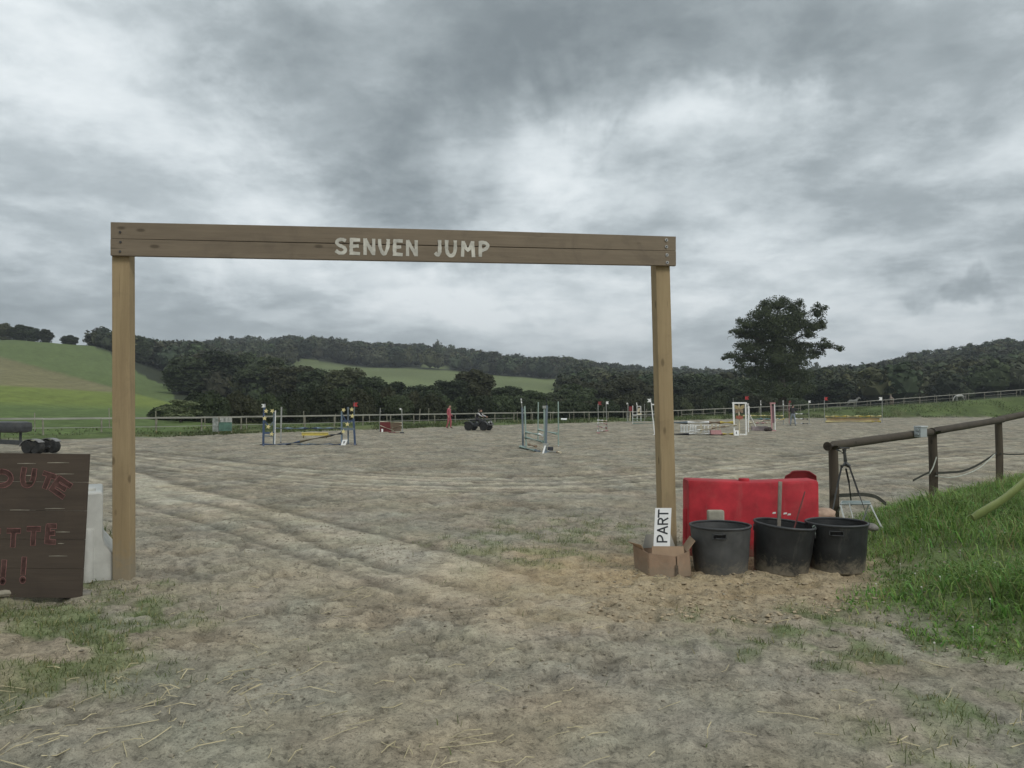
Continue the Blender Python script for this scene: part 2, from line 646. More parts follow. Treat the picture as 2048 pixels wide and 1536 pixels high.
def curve_sd(x, y, pts):
    """distance across (signed) and along a polyline"""
    best = np.full(x.shape, 1e9)
    sg = np.zeros(x.shape)
    al = np.zeros(x.shape)
    acc = 0.0
    for (x0, y0), (x1, y1) in zip(pts[:-1], pts[1:]):
        dx, dy = x1 - x0, y1 - y0
        L = math.hypot(dx, dy)
        t = np.clip(((x - x0) * dx + (y - y0) * dy) / (L * L), 0, 1)
        d = np.hypot(x - x0 - t * dx, y - y0 - t * dy)
        m = d < best
        best = np.where(m, d, best)
        cr = np.sign((x - x0) * dy - (y - y0) * dx)
        sg = np.where(m, d * cr, sg)
        al = np.where(m, acc + t * L, al)
        acc += L
    return sg, al


def smooth_curve(pts, n=8):
    out_ = []
    k = len(pts)
    for i in range(k - 1):
        p0, p1, p2, p3 = pts[max(i - 1, 0)], pts[i], pts[i + 1], pts[min(i + 2, k - 1)]
        for j in range(n):
            t = j / n
            out_.append(tuple(0.5 * (2 * p1[q] + (p2[q] - p0[q]) * t + (2 * p0[q] - 5 * p1[q] + 4 * p2[q] - p3[q]) * t * t
                                     + (3 * p1[q] - p0[q] - 3 * p2[q] + p3[q]) * t ** 3) for q in range(len(p1))))
    out_.append(tuple(pts[-1]))
    return out_


# ------------------------------------------------------------------ terrain shape
UN = np.array([-1500, 0, 170, 340, 500, 600, 800, 1120, 1300, 1500, 1700, 1850, 2048, 3300], float)
DE = np.interp(UN, [-1500, 0, 300, 800, 1000, 1200, 1500, 1600, 2048, 3300], [34, 37, 40, 56, 70, 76, 100, 106, 112, 112])     # arena edge
DFN = np.interp(UN, [-1500, 0, 400, 800, 1000, 1300, 1500, 1700, 2048, 3300], [37, 40.5, 45, 61, 74, 87, 106, 116, 121, 121])   # fence line
ZFN = np.interp(UN, [0, 1300, 1500, 1700, 1850, 2048, 3300], [0.0, 0.0, 0.32, 1.05, 1.9, 3.0, 5.0])                              # ground at the fence
ST = np.array([150, 200, 260, 350, 450, 620, 900, 1500, 4000], float)
YT = np.array([
    [735, 703, 682, 690, 700, 715, 745, 780, 800],
    [738, 706, 682, 690, 700, 715, 745, 780, 800],
    [764, 727, 694, 698, 702, 712, 742, 780, 800],
    [800, 772, 748, 736, 726, 716, 742, 780, 800],
    [824, 806, 782, 756, 730, 704, 735, 778, 800],
    [828, 812, 792, 762, 720, 702, 735, 778, 800],
    [830, 816, 802, 774, 740, 716, 745, 780, 800],
    [832, 821, 806, 782, 759, 746, 763, 785, 800],
    [832, 822, 812, 799, 786, 764, 772, 788, 800],
    [824, 820, 812, 802, 790, 770, 775, 788, 800],
    [814, 808, 800, 784, 771, 776, 780, 790, 800],
    [807, 800, 788, 765, 743, 752, 770, 788, 800],
    [794, 785, 766, 738, 715, 725, 750, 780, 800],
    [760, 730, 705, 690, 680, 700, 740, 780, 800]], float)
ZT = EYE + (812 - YT) * ST[None, :] / F


def uv_of(x, y):
    r = np.hypot(x, y)
    az = np.arctan2(x, np.maximum(y, -1e9))
    azc = np.clip(az, R(-55), R(55))
    u = 1024 + F * np.tan(azc)
    d = r * np.cos(azc)
    return u, d


GRASS_R = [(2.70, 6.25), (3.0, 5.5), (3.35, 4.85), (5.0, 4.0), (9, 2.5), (20, 4), (20, 24), (13.5, 19.8), (9.7, 15.8), (7.0, 13.4), (5.5, 12.1), (4.65, 10.9), (4.05, 9.6), (3.72, 8.3), (3.62, 7.4),
           (3.15, 7.0), (2.85, 6.65)]


def base_h(x, y):
    u, d = uv_of(x, y)
    dE = np.interp(u, UN, DE)
    dF = np.interp(u, UN, DFN)
    zF = np.interp(u, UN, ZFN)
    # table lookup
    iu = np.clip(np.searchsorted(UN, u) - 1, 0, len(UN) - 2)
    tu = np.clip((u - UN[iu]) / (UN[iu + 1] - UN[iu]), 0, 1)
    tu = tu * tu * (3 - 2 * tu)
    ks = np.clip(np.searchsorted(ST, d) - 1, 0, len(ST) - 2)
    ts = np.clip((d - ST[ks]) / (ST[ks + 1] - ST[ks]), 0, 1)
    zt = (ZT[iu, ks] * (1 - tu) + ZT[iu + 1, ks] * tu) * (1 - ts) + (ZT[iu, ks + 1] * (1 - tu) + ZT[iu + 1, ks + 1] * tu) * ts
    z150 = ZT[iu, 0] * (1 - tu) + ZT[iu + 1, 0] * tu
    t1 = np.clip((d - dE) / (dF - dE), 0, 1)
    t2 = np.clip((d - dF) / (150 - dF), 0, 1)
    z = np.where(d < dE, 0.0, np.where(d < dF, zF * t1 * t1 * (3 - 2 * t1), np.where(d < 150, zF + (z150 - zF) * t2 ** 1.15, zt)))
    # small verge lip beyond the sand
    z = z + 0.12 * sstep(0.0, 1.5, d - dE) * (1 - sstep(4, 30, d - dF))
    back = sstep(-5, -30, y)
    return z * (1 - back), u, d, dE, dF


TRK = [(smooth_curve([G(-260, 912), G(30, 900), G(190, 905), G(420, 935), G(700, 960), G(1000, 968), G(1280, 958), G(1600, 925), G(2000, 885), G(2500, 868)], 4), 2.1, 1.0),
       (smooth_curve([G(-200, 905), G(120, 925), G(330, 985), G(560, 1058), G(780, 1120), G(980, 1180), G(1200, 1280)], 4), 1.1, 1.0),
       (smooth_curve([G(-200, 955), G(60, 985), G(300, 1020), G(520, 1080), G(700, 1150)], 4), 0.7, 0.6),
       (smooth_curve([G(420, 878), G(300, 886), G(215, 897), G(185, 908), G(230, 922), G(400, 950), G(700, 985)], 4), 0.8, 0.8),
       (smooth_curve([G(1250, 985), G(1600, 955), G(2000, 915), G(2500, 890)], 4), 1.5, 0.8)]
TAN_Z = [G(980, 1140), G(1140, 1095), G(1360, 1090), G(1740, 1100), G(1735, 1200), G(1500, 1250), G(1250, 1235), G(1020, 1190)]
SPARSE = [([G(880, 1085), G(1000, 1040), G(1240, 1030), G(1330, 1065), G(1330, 1110), G(1120, 1145), G(930, 1125)], 0.55),
          ([G(1380, 1240), G(1720, 1215), G(2120, 1290), G(2300, 1480), G(1990, 1520), G(1750, 1370), G(1480, 1310)], 0.95),
          ([G(1640, 1370), G(1900, 1420), G(2150, 1640), G(1800, 1600)], 0.55),
          ([G(150, 1160), G(240, 1150), G(330, 1185), G(300, 1230), G(200, 1230)], 0.7)]
GRASS_L = [G(-260, 1215), G(60, 1200), G(230, 1178), G(330, 1215), G(345, 1265), G(250, 1300), G(300, 1345), G(265, 1385), G(120, 1420), G(0, 1330), G(-150, 1400)]


def grass_fields(x, y):
    near = (np.abs(x) < 40) & (y > 0) & (y < 40)
    gR = np.where(near, poly_sd(x, y, GRASS_R), -9.0)
    gL = np.where(near, poly_sd(x, y, GRASS_L), -9.0)
    nz = fbm(x * 2.2, y * 2.2, 4, 91) - 0.5
    dens = sstep(-0.30, 0.45, gR + nz * 1.0)
    left = sstep(-0.35, 0.45, gL + nz * 1.1) * sstep(0.36, 0.58, fbm(x * 3.1, y * 3.1, 3, 33))
    sp = np.zeros_like(x)
    for pl, a in SPARSE:
        s = np.where(near, poly_sd(x, y, pl), -9.0)
        sp = np.maximum(sp, a * sstep(-0.3, 0.4, s + nz * 1.2) * sstep(0.40, 0.66, fbm(x * 4.5, y * 3.5, 3, 57)))
    # a tuft strip behind the pale barrier
    s = np.where(near, poly_sd(x, y, [(-4.3, 7.95), (-4.45, 8.4), (-5.0, 9.5), (-6.2, 9.6), (-6.5, 8.0)]), -9.0)
    dens = np.maximum(dens, 0.8 * sstep(-0.1, 0.25, s + nz * 0.4))
    return dens, left, sp, gR


def height(x, y, want_masks=False):
    z, u, d, dE, dF = base_h(x, y)
    dens, left, sp, gR = grass_fields(x, y)
    near = (1 - sstep(45, 75, d))
    # right-hand bank
    zb = 0.24 * sstep(-0.10, 1.35, gR) + 0.025 * np.clip(gR, 0, 6)
    z = z + zb
    onsand = (d < dE).astype(float) * (1 - np.clip(dens, 0, 1))
    track = np.zeros_like(x)
    rut = np.zeros_like(x)
    rline = np.zeros_like(x)
    for pts, wd, a in TRK:
        sg, al = curve_sd(x, y, pts)
        tot_l = sum(math.hypot(q[0] - p[0], q[1] - p[1]) for p, q in zip(pts[:-1], pts[1:]))
        fade = sstep(0.0, 1.5, al) * sstep(0.0, 2.5, tot_l - al)
        m = sstep(wd * 1.15, wd * 0.35, np.abs(sg) + 0.5 * wd * (fbm(al * 0.5, sg * 0.7, 2, 77) - 0.5)) * a * fade
        nl = max(3, int(wd * 3.4))
        lines = np.zeros_like(x)
        for q_ in range(nl):
            of = -wd * 0.85 + 1.7 * wd * (q_ + 0.5) / nl + (vnoise(al * 0.22 + q_ * 7.7, al * 0, 71) - 0.5) * 0.5
            on = sstep(0.05, 0.25, vnoise(al * 0.16 + q_ * 3.1, al * 0, 79))
            lines = np.maximum(lines, np.exp(-((sg - of) / (0.055 + 0.0068 * np.minimum(d, 30))) ** 2) * on)
        tread = vnoise(sg * 5, al * 7.0, 73)
        near_t = (np.abs(sg) < wd * 1.6) * a * fade
        rut = rut - near_t * lines * (0.026 + (tread - 0.5) * 0.02)
        rline = np.maximum(rline, near_t * lines)
        track = np.maximum(track, m)
    fine = fbm(x * 9, y * 9, 4, 5, 0.62)
    mid = fbm(x * 2.6, y * 2.6, 3, 21)
    pits = sstep(0.62, 0.74, vnoise(x * 4.3 + 0.9 * mid, y * 4.3 + 0.6 * fine, 41)) + 0.8 * sstep(0.64, 0.76, vnoise(x * 8.1 + 0.5 * fine, y * 8.1, 43))
    lump = np.abs(fbm(x * 6.3, y * 6.3, 3, 61) - 0.5)
    churn = 0.45 + 0.55 * sstep(0.35, 0.6, fbm(x * 0.5, y * 0.5, 3, 81))
    det = (fine - 0.5) * 0.052 + (mid - 0.5) * 0.022 - pits * 0.032 * churn + lump * 0.050 * churn
    z = z + near * onsand * (det * (1 - 0.45 * track) + rut)
    z = z + (1 - onsand) * near * (fbm(x * 3, y * 3, 3, 7) - 0.5) * 0.07
    vg = sstep(0, 2, d - dE) * (1 - sstep(150, 200, d))
    z = z + vg * (fbm(x * 0.8, y * 0.8, 4, 17) - 0.5) * 0.35 * (1 - sstep(8, 30, d - dF)) + sstep(140, 260, d) * (fbm(x * 0.03, y * 0.03, 3, 19) - 0.5) * 3
    if want_masks:
        return z, dict(u=u, d=d, dE=dE, dF=dF, dens=dens, left=left, sp=sp, gR=gR, track=track, rut=rut, rline=rline, fine=fine, mid=mid, pits=pits, churn=churn, onsand=onsand)
    return z


def hgt(x, y):
    return float(height(np.array([float(x)]), np.array([float(y)]))[0])


FIELD_C = None


def is_field(u, d):
    """open pasture on the hills (no wood)"""
    lim = np.interp(d, [0, 200, 235, 262, 275, 2000], [350, 345, 260, 165, 110, -3000])
    left = (u < lim)
    top = np.interp(u, [560, 600, 800, 1125], [372, 455, 452, 452])
    bot = np.interp(u, [560, 600, 680, 1125], [300, 155, 150, 150])
    mid = (u > 570) & (u < 1128) & (d > bot) & (d < top)
    mid2 = (u > 842) & (u < 900) & (d > 478) & (d < 512)
    mid3 = (u > 1095) & (u < 1250) & (np.abs(d - 520 - (u - 1095) * 0.1) < 14)
    return left | mid | mid2 | mid3


# ------------------------------------------------------------------ ground mesh (one seamless sheet, split by what it is)
def build_ground():
    a_d = np.linspace(R(-43), R(43), 560)
    a_c = np.linspace(R(43), R(360 - 43), 56)[1:-1]
    ang = np.concatenate([a_d, a_c])
    rr_ = np.concatenate([np.linspace(0.4, 2.5, 12)[:-1], np.geomspace(2.5, 48, 470)[:-1], np.geomspace(48, 180, 90)[:-1], np.geomspace(180, 4500, 75)])
    nA, nR = len(ang), len(rr_)
    X = rr_[:, None] * np.sin(ang)[None, :]
    Y = rr_[:, None] * np.cos(ang)[None, :]
    x, y = X.ravel(), Y.ravel()
    z, M = height(x, y, True)
    # ---- colours (albedo)
    sand = np.array([0.258, 0.231, 0.175])
    n1 = fbm(x * 0.9, y * 0.9, 4, 101)
    n2 = fbm(x * 5.0, y * 5.0, 4, 103, 0.6)
    n3 = fbm(x * 14.0, y * 14.0, 3, 105, 0.6)
    k = 0.86 + 0.22 * n1 + 0.30 * (n2 - 0.5) + 0.50 * (n3 - 0.5)
    k = k * (1 - 0.22 * sstep(0.52, 0.70, fbm(x * 11.0 + n1 * 2, y * 13.0, 4, 107, 0.65)) * (1 - 0.5 * M['track']))
    k = k * (1 - 0.24 * M['churn'] * sstep(0.15, 0.9, M['pits'])) * (1 + 0.40 * M['track'] * (1 - 0.35 * M['churn'])) * (1 - 0.42 * M['rline'])
    n4 = fbm(x * 1.9, y * 1.1, 4, 109, 0.6)
    farm = sstep(8, 16, M['d'])
    k = k * (1 + farm * (0.85 * (n4 - 0.5) - 0.10 * (1 - M['track'])))
    C = sand[None, :] * k[:, None]
    hv = (fbm(x * 1.7 + 9, y * 1.7, 3, 113) - 0.5)[:, None]
    hv2 = (fbm(x * 2.3 - 5, y * 2.3, 3, 117) - 0.5)[:, None]
    C = C * (1 + hv * np.array([0.13, 0.0, -0.14]) + hv2 * np.array([-0.05, 0.03, -0.04]))
    # ochre soil near the bins and brownish patches
    tz = sstep(-0.9, 0.7, np.where((np.abs(x) < 10) & (y > 2) & (y < 15), poly_sd(x, y, TAN_Z), -9) + (n1 - 0.5) * 1.4)
    C = C * (1 - 0.52 * tz[:, None]) + (np.array([0.33, 0.238, 0.125]) * (0.55 + 0.85 * n2)[:, None]) * 0.52 * tz[:, None]
    wm = sstep(0.52, 0.70, fbm(x * 0.8, y * 0.8, 3, 111)) * sstep(9, 5, M['d'])
    C = C * (1 - 0.45 * wm[:, None]) + np.array([0.30, 0.235, 0.155]) * k[:, None] * 0.45 * wm[:, None]
    # soil under grass
    gsoil = np.array([0.080, 0.122, 0.036]) * (0.6 + 0.8 * n2)[:, None]
    gm = np.clip(M['dens'] + 0.75 * M['left'] + 0.8 * M['sp'], 0, 1)[:, None] * 0.85
    C = C * (1 - gm) + gsoil * gm
    # verge and pastures
    d, u, dE, dF = M['d'], M['u'], M['dE'], M['dF']
    edge = sstep(-0.6, 0.8, d - dE + (fbm(x * 0.6, y * 0.6, 3, 121) - 0.5) * 2.2)
    vn = fbm(x * 0.5, y * 0.5, 4, 123)
    vcol = np.array([0.088, 0.118, 0.040])[None, :] * (0.45 + 1.05 * vn)[:, None]
    vdry = sstep(0.5, 0.72, fbm(x * 0.25, y * 0.25, 3, 125))[:, None] * 0.35
    vcol = vcol * (1 - vdry) + np.array([0.16, 0.15, 0.075]) * vdry
    C = C * (1 - edge[:, None]) + vcol * edge[:, None]
    # left hill: strips of crop. position measured on the hill itself
    hl = (u < 420) & (d > dF) & (d < 330)
    py = 812 - (z - EYE) * F / np.maximum(d, 1)
    s1 = sstep(-3, 3, py - (714 + 0.27 * u))          # below top pasture
    s2 = sstep(-3, 3, py - (771 + 0.06 * u))          # below brown strip
    s3 = sstep(-8, 10, py - (806 + 0.03 * u))
    top = np.array([0.098, 0.130, 0.046])
    brown = np.array([0.158, 0.145, 0.072])
    lime = np.array([0.138, 0.172, 0.040])
    low = np.array([0.092, 0.130, 0.042])
    hc = top[None, :] * (1 - s1[:, None]) + brown * (s1 * (1 - s2))[:, None] + (lime * (1 - s3)[:, None] + low * s3[:, None]) * (s1 * s2)[:, None]
    hn = fbm(x * 0.06, y * 0.06, 4, 131) * 0.5 + fbm(x * 0.7, y * 0.7, 3, 133) * 0.5
    rows_ = np.sin((x * 0.94 + y * 0.34) * 2.1 + 3 * fbm(x * 0.05, y * 0.05, 2, 137))
    hc = hc * 1.12 * ((0.72 + 0.56 * hn) * (1 + 0.05 * rows_ * s1))[:, None]
    C = np.where(hl[:, None] & (d > dF + 1)[:, None], hc, C)
    mf = (d > 270) & (u > 500)
    fc = np.array([0.135, 0.160, 0.068]) * (0.7 + 0.6 * fbm(x * 0.02, y * 0.05, 3, 141))[:, None]
    C = np.where(mf[:, None], fc, C)
    wood_floor = (d > 150) & ~is_field(u, d)
    C = np.where(wood_floor[:, None], np.array([0.035, 0.042, 0.022])[None, :], C)
    # faces
    i = np.arange(nR - 1)[:, None]
    j = np.arange(nA)[None, :]
    j2 = (j + 1) % nA
    q = np.stack([i * nA + j, i * nA + j2, (i + 1) * nA + j2, (i + 1) * nA + j], -1).reshape(-1, 4)[:, ::-1]
    fcx = M['d'][q].mean(1) - M['dE'][q].mean(1)
    fdf = M['d'][q].mean(1) - M['dF'][q].mean(1)
    fg = M['gR'][q].mean(1)
    lab = np.zeros(len(q), int)
    lab[fg > 0.0] = 1
    lab[fcx > 0] = 2
    lab[fdf > 25] = 3
    P = np.stack([x, y, z], 1)
    m_near = attr_mat('sandy_ground', 'Col', var=0.20, scale=60, scale2=140, bump=1.0, bdist=0.014, bscale=42, crumbs=True)
    m_far = attr_mat('pasture', 'Col', var=0.28, scale=0.8, scale2=3.0, bump=0.5, bdist=0.12, bscale=3.0)
    for L, nm, mt in ((0, 'sand_ground', m_near), (1, 'grass_bank', m_near), (2, 'grass_verge', m_far), (3, 'hill', m_far)):
        f = q[lab == L]
        used, inv = np.unique(f.ravel(), return_inverse=True)
        me = np_mesh(nm, P[used], inv, np.full(len(f), 4), [mt], True, C[used])
        tag(link(nm, me), kind='structure')
    # fill under the camera
    me = np_mesh('standing_ground', np.stack([X[0], Y[0], z[:nA]], 1), np.arange(nA)[::-1], [nA], [m_near], True, C[:nA])
    tag(link('standing_ground', me), kind='structure')


build_ground()


# ------------------------------------------------------------------ grass, straw, clods (uncountable stuff)
def blades(name, px, py, pz, h, w, lean, tint, label, cat, mt):
    n = len(px)
    a = rng.uniform(0, 2 * np.pi, n)
    la = rng.uniform(0, 2 * np.pi, n)
    ux, uy = np.cos(a) * w / 2, np.sin(a) * w / 2
    lx, ly = np.cos(la) * lean * h, np.sin(la) * lean * h
    P = np.zeros((n, 5, 3), np.float32)
    P[:, 0] = np.stack([px - ux, py - uy, pz], 1)
    P[:, 1] = np.stack([px + ux, py + uy, pz], 1)
    mx_, my_ = px + lx * 0.32, py + ly * 0.32
    mz_ = pz + h * 0.58
    P[:, 2] = np.stack([mx_ + ux * 0.75, my_ + uy * 0.75, mz_], 1)
    P[:, 3] = np.stack([mx_ - ux * 0.75, my_ - uy * 0.75, mz_], 1)
    P[:, 4] = np.stack([px + lx, py + ly, pz + h * (1 - 0.35 * lean)], 1)
    b = (np.arange(n) * 5)[:, None]
    F4 = b + np.array([[0, 1, 2, 3]])
    F3 = b + np.array([[3, 2, 4]])
    flat = np.concatenate([F4.ravel(), F3.ravel()])
    cnt = np.concatenate([np.full(n, 4), np.full(n, 3)])
    me = np_mesh(name, P.reshape(-1, 3), flat, cnt, [mt], False, np.repeat(tint, 5, axis=0))
    return tag(link(name, me), label, cat, kind='stuff')


m_grass = attr_mat('grass_blades', 'Col', var=0, bump=0, rough=0.55, spec=0.3, trans=0.3)


def tints(n, base, spread=0.35, dry=0.08, dryc=(0.30, 0.27, 0.12)):
    t = np.array(base)[None, :] * (1 + rng.uniform(-spread, spread, (n, 1))) * (1 + rng.uniform(-0.12, 0.12, (n, 3)))
    dm = rng.random(n) < dry
    t[dm] = np.array(dryc) * rng.uniform(0.7, 1.2, (dm.sum(), 1))
    return t


# thick bank on the right
N = 190000
gx = rng.uniform(2.4, 15, N)
gy = 4.0 + (rng.random(N) ** 1.35) * 16
dens, left, sp, gRr = grass_fields(gx, gy)
keep = (rng.random(N) < dens * (0.35 + 0.65 * sstep(0.30, 0.55, fbm(gx * 1.3, gy * 1.3, 3, 301)))) & (gx < gy * 0.80 + 1.2)
gx, gy, gRr = gx[keep], gy[keep], gRr[keep]
gz = height(gx, gy)
tall = 0.06 + 0.14 * sstep(0, 1.2, gRr) * (0.4 + 1.1 * fbm(gx * 0.9, gy * 0.9, 3, 303))
gh = tall * (0.45 + 1.25 * rng.random(len(gx)) ** 2 + 0.5 * sstep(0.55, 0.75, fbm(gx * 2.4, gy * 2.4, 2, 307)))
tn = tints(len(gx), (0.180, 0.272, 0.072), dry=0.08, spread=0.5)
tn *= (0.62 + 0.75 * fbm(gx * 0.8, gy * 0.8, 3, 305))[:, None]
blades('bank_grass', gx, gy, gz - 0.01, gh, rng.uniform(0.006, 0.014, len(gx)), rng.uniform(0.4, 1.35, len(gx)), tn,
       'thick green grass covering the bank on the right beside the bins', 'grass', m_grass)
# clover-like broad leaves in the bank
sel = rng.random(len(gx)) < 0.30 * sstep(0.4, 0.6, fbm(gx * 1.7, gy * 1.7, 3, 309))
blades('bank_weeds', gx[sel], gy[sel], gz[sel], gh[sel] * 0.75, rng.uniform(0.012, 0.024, sel.sum()), rng.uniform(0.7, 1.5, sel.sum()),
       tints(sel.sum(), (0.13, 0.26, 0.055), dry=0.0), 'broad-leaved weeds growing through the grass of the right bank', 'weeds', m_grass)
N = 1500
gx = rng.uniform(3.0, 13, N)
gy = 4.6 + rng.random(N) * 12
dens, left, sp, gRr = grass_fields(gx, gy)
keep = (rng.random(N) < dens) & (gRr > 0.25) & (gx < gy * 0.80 + 1.2)
gx, gy = gx[keep], gy[keep]
blades('seed_stems', gx, gy, height(gx, gy), rng.uniform(0.18, 0.42, len(gx)), rng.uniform(0.003, 0.006, len(gx)), rng.uniform(0.1, 0.7, len(gx)),
       tints(len(gx), (0.24, 0.25, 0.10), dry=0.5), 'thin seed stems standing above the grass of the right bank', 'grass', m_grass)
# short worn grass left and front
N = 150000
gx = rng.uniform(-5.5, 5.5, N)
gy = rng.uniform(2.6, 12, N)
dens, left, sp, gRr = grass_fields(gx, gy)
keep = (rng.random(N) < np.clip(left * 0.9 + sp * 0.75 + 0.004, 0, 1)) & (dens < 0.9)
keep &= np.abs(gx) < gy * 0.75 + 0.6
gx, gy = gx[keep], gy[keep]
gz = height(gx, gy)
tn = tints(len(gx), (0.115, 0.145, 0.050), dry=0.22)
blades('worn_grass', gx, gy, gz - 0.004, rng.uniform(0.02, 0.075, len(gx)), rng.uniform(0.003, 0.007, len(gx)), rng.uniform(0.3, 1.3, len(gx)), tn,
       'short worn grass growing in patches through the trodden sand in front', 'grass', m_grass)
# tufts behind the pale barrier
N = 9000
gx = rng.uniform(-6.5, -3.4, N)
gy = rng.uniform(7.3, 9.8, N)
dens, left, sp, gRr = grass_fields(gx, gy)
keep = rng.random(N) < dens
gx, gy = gx[keep], gy[keep]
blades('barrier_grass', gx, gy, height(gx, gy), rng.uniform(0.08, 0.34, len(gx)), rng.uniform(0.006, 0.014, len(gx)), rng.uniform(0.2, 0.9, len(gx)),
       tints(len(gx), (0.095, 0.13, 0.04), dry=0.12), 'tufts of green grass behind the pale plastic barrier on the left', 'grass', m_grass)
# rough verge along the arena edge
N = 60000
uu = rng.uniform(-250, 2350, N)
dd = np.interp(uu, UN, DE) + rng.random(N) ** 1.5 * (np.interp(uu, UN, DFN) - np.interp(uu, UN, DE) + 5) + rng.normal(0, 0.25, N) - 0.1
gx, gy = (uu - 1024) / F * dd, dd
pn = fbm(gx * 0.35, gy * 0.35, 3, 311)
keep = rng.random(N) < sstep(0.38, 0.6, pn) * np.interp(uu, [0, 340, 430], [0.05, 0.2, 0.9])
gx, gy = gx[keep], gy[keep]
tn = tints(len(gx), (0.092, 0.118, 0.042), dry=0.03, spread=0.2) * (0.6 + 0.8 * fbm(gx * 0.3, gy * 0.3, 3, 313))[:, None]
blades('verge_grass', gx, gy, height(gx, gy) - 0.02, rng.uniform(0.08, 0.34, len(gx)) * np.interp(gy, [40, 80], [0.55, 1.2]), rng.uniform(0.03, 0.09, len(gx)), rng.uniform(0.3, 1.1, len(gx)), tn,
       'rough uncut grass along the far edge of the sand under the fence', 'grass', m_grass)

# straw stalks
N = 420
m_straw = attr_mat('straw', 'Col', var=0, bump=0, rough=0.7, spec=0.3)
sx = np.concatenate([rng.uniform(-3.0, 2.9, 60), rng.normal(-1.9, 0.75, 130), rng.normal(-0.3, 0.5, 35), rng.normal(2.1, 0.5, 30)])
sy = np.concatenate([rng.uniform(2.9, 7.5, 60), rng.normal(4.1, 0.6, 130), rng.normal(3.5, 0.3, 35), rng.normal(3.6, 0.4, 30)])
sy = np.clip(sy, 2.7, 9)
bm = B()
for x_, y_ in zip(sx, sy):
    L = random.choice((0.05, 0.07, 0.09, 0.12, 0.16, 0.24)) * random.uniform(0.7, 1.3)
    a = random.gauss(0.45, 0.7)
    dx, dy = math.cos(a) * L / 2, math.sin(a) * L / 2
    z3 = height(np.array([x_, x_ - dx, x_ + dx]), np.array([y_, y_ - dy, y_ + dy]))
    zc = z3[0] + 0.008
    mid_ = Vector((x_ + random.uniform(-.01, .01), y_, zc + random.uniform(0.002, 0.02)))
    tube(bm, [(x_ - dx, y_ - dy, z3[1] + 0.006), mid_, (x_ + dx, y_ + dy, z3[2] + random.uniform(0.006, 0.03))], random.uniform(0.0016, 0.0034), 3, False)
tag(obj('straw_litter', bm, mat('straw', (0.42, 0.36, 0.20), 0.7, 0.3, 3.0) if False else mat('dry_straw', (0.50, 0.43, 0.26), 0.7, 0.25, 3.0)), 'pale dry straw stalks strewn over the sand in the foreground', 'straw', kind='stuff')


def clods(name, n, xr, yr, s, colr, label, cat, cond=None):
    x_ = rng.uniform(*xr, n)
    y_ = yr[0] + rng.random(n) ** 1.4 * (yr[1] - yr[0])
    if cond is not None:
        k = cond(x_, y_)
        x_, y_ = x_[k], y_[k]
    n = len(x_)
    z_ = height(x_, y_)
    base = np.array([[1, 0, 0], [0, 1, 0], [-1, 0, 0], [0, -1, 0], [0, 0, 1], [0, 0, -0.6], [0.6, 0.6, 0.5], [-0.6, -0.55, 0.55]], np.float32)
    fc = np.array([[0, 6, 4], [0, 1, 6], [1, 4, 6], [1, 2, 4], [2, 7, 4], [2, 3, 7], [3, 4, 7], [3, 0, 4], [1, 0, 5], [2, 1, 5], [3, 2, 5], [0, 3, 5]])
    size = s[0] + (s[1] - s[0]) * rng.random(n) ** 3
    a = rng.uniform(0, 2 * np.pi, n)
    P = base[None] * rng.uniform(0.6, 1.25, (n, 8, 3)) * size[:, None, None] * np.array([1.25, 1, 0.6])
    ca, sa = np.cos(a)[:, None], np.sin(a)[:, None]
    Q = np.stack([P[..., 0] * ca - P[..., 1] * sa + x_[:, None], P[..., 0] * sa + P[..., 1] * ca + y_[:, None], P[..., 2] + z_[:, None] + size[:, None] * 0.15], -1)
    fl = (np.arange(n) * 8)[:, None, None] + fc[None]
    tn_ = np.array(colr)[None, :] * rng.uniform(0.75, 1.3, (n, 1))
    me = np_mesh(name, Q.reshape(-1, 3), fl.ravel(), np.full(n * 12, 3), [attr_mat(name + '_soil', 'Col', var=0.3, scale=60, bump=0.6, bdist=0.005, bscale=90)], False, np.repeat(tn_, 8, axis=0))
    tag(link(name, me), label, cat, kind='stuff')


clods('loose_clods', 44000, (-7, 6), (2.6, 13), (0.003, 0.017), (0.245, 0.218, 0.166), 'small loose clods of grey sand scattered over the ground', 'clods',
      lambda a, b: (np.abs(a) < b * 0.72 + 0.4) & (rng.random(len(a)) < sstep(0.44, 0.64, fbm(a * 1.3, b * 1.3, 3, 401))))
clods('ochre_rubble', 1500, (0.6, 3.3), (6.0, 7.6), (0.004, 0.026), (0.34, 0.275, 0.185), 'ochre stones and rubble on the soil in front of the bins', 'rubble',
      lambda a, b: poly_sd(a, b, TAN_Z) > -0.1)


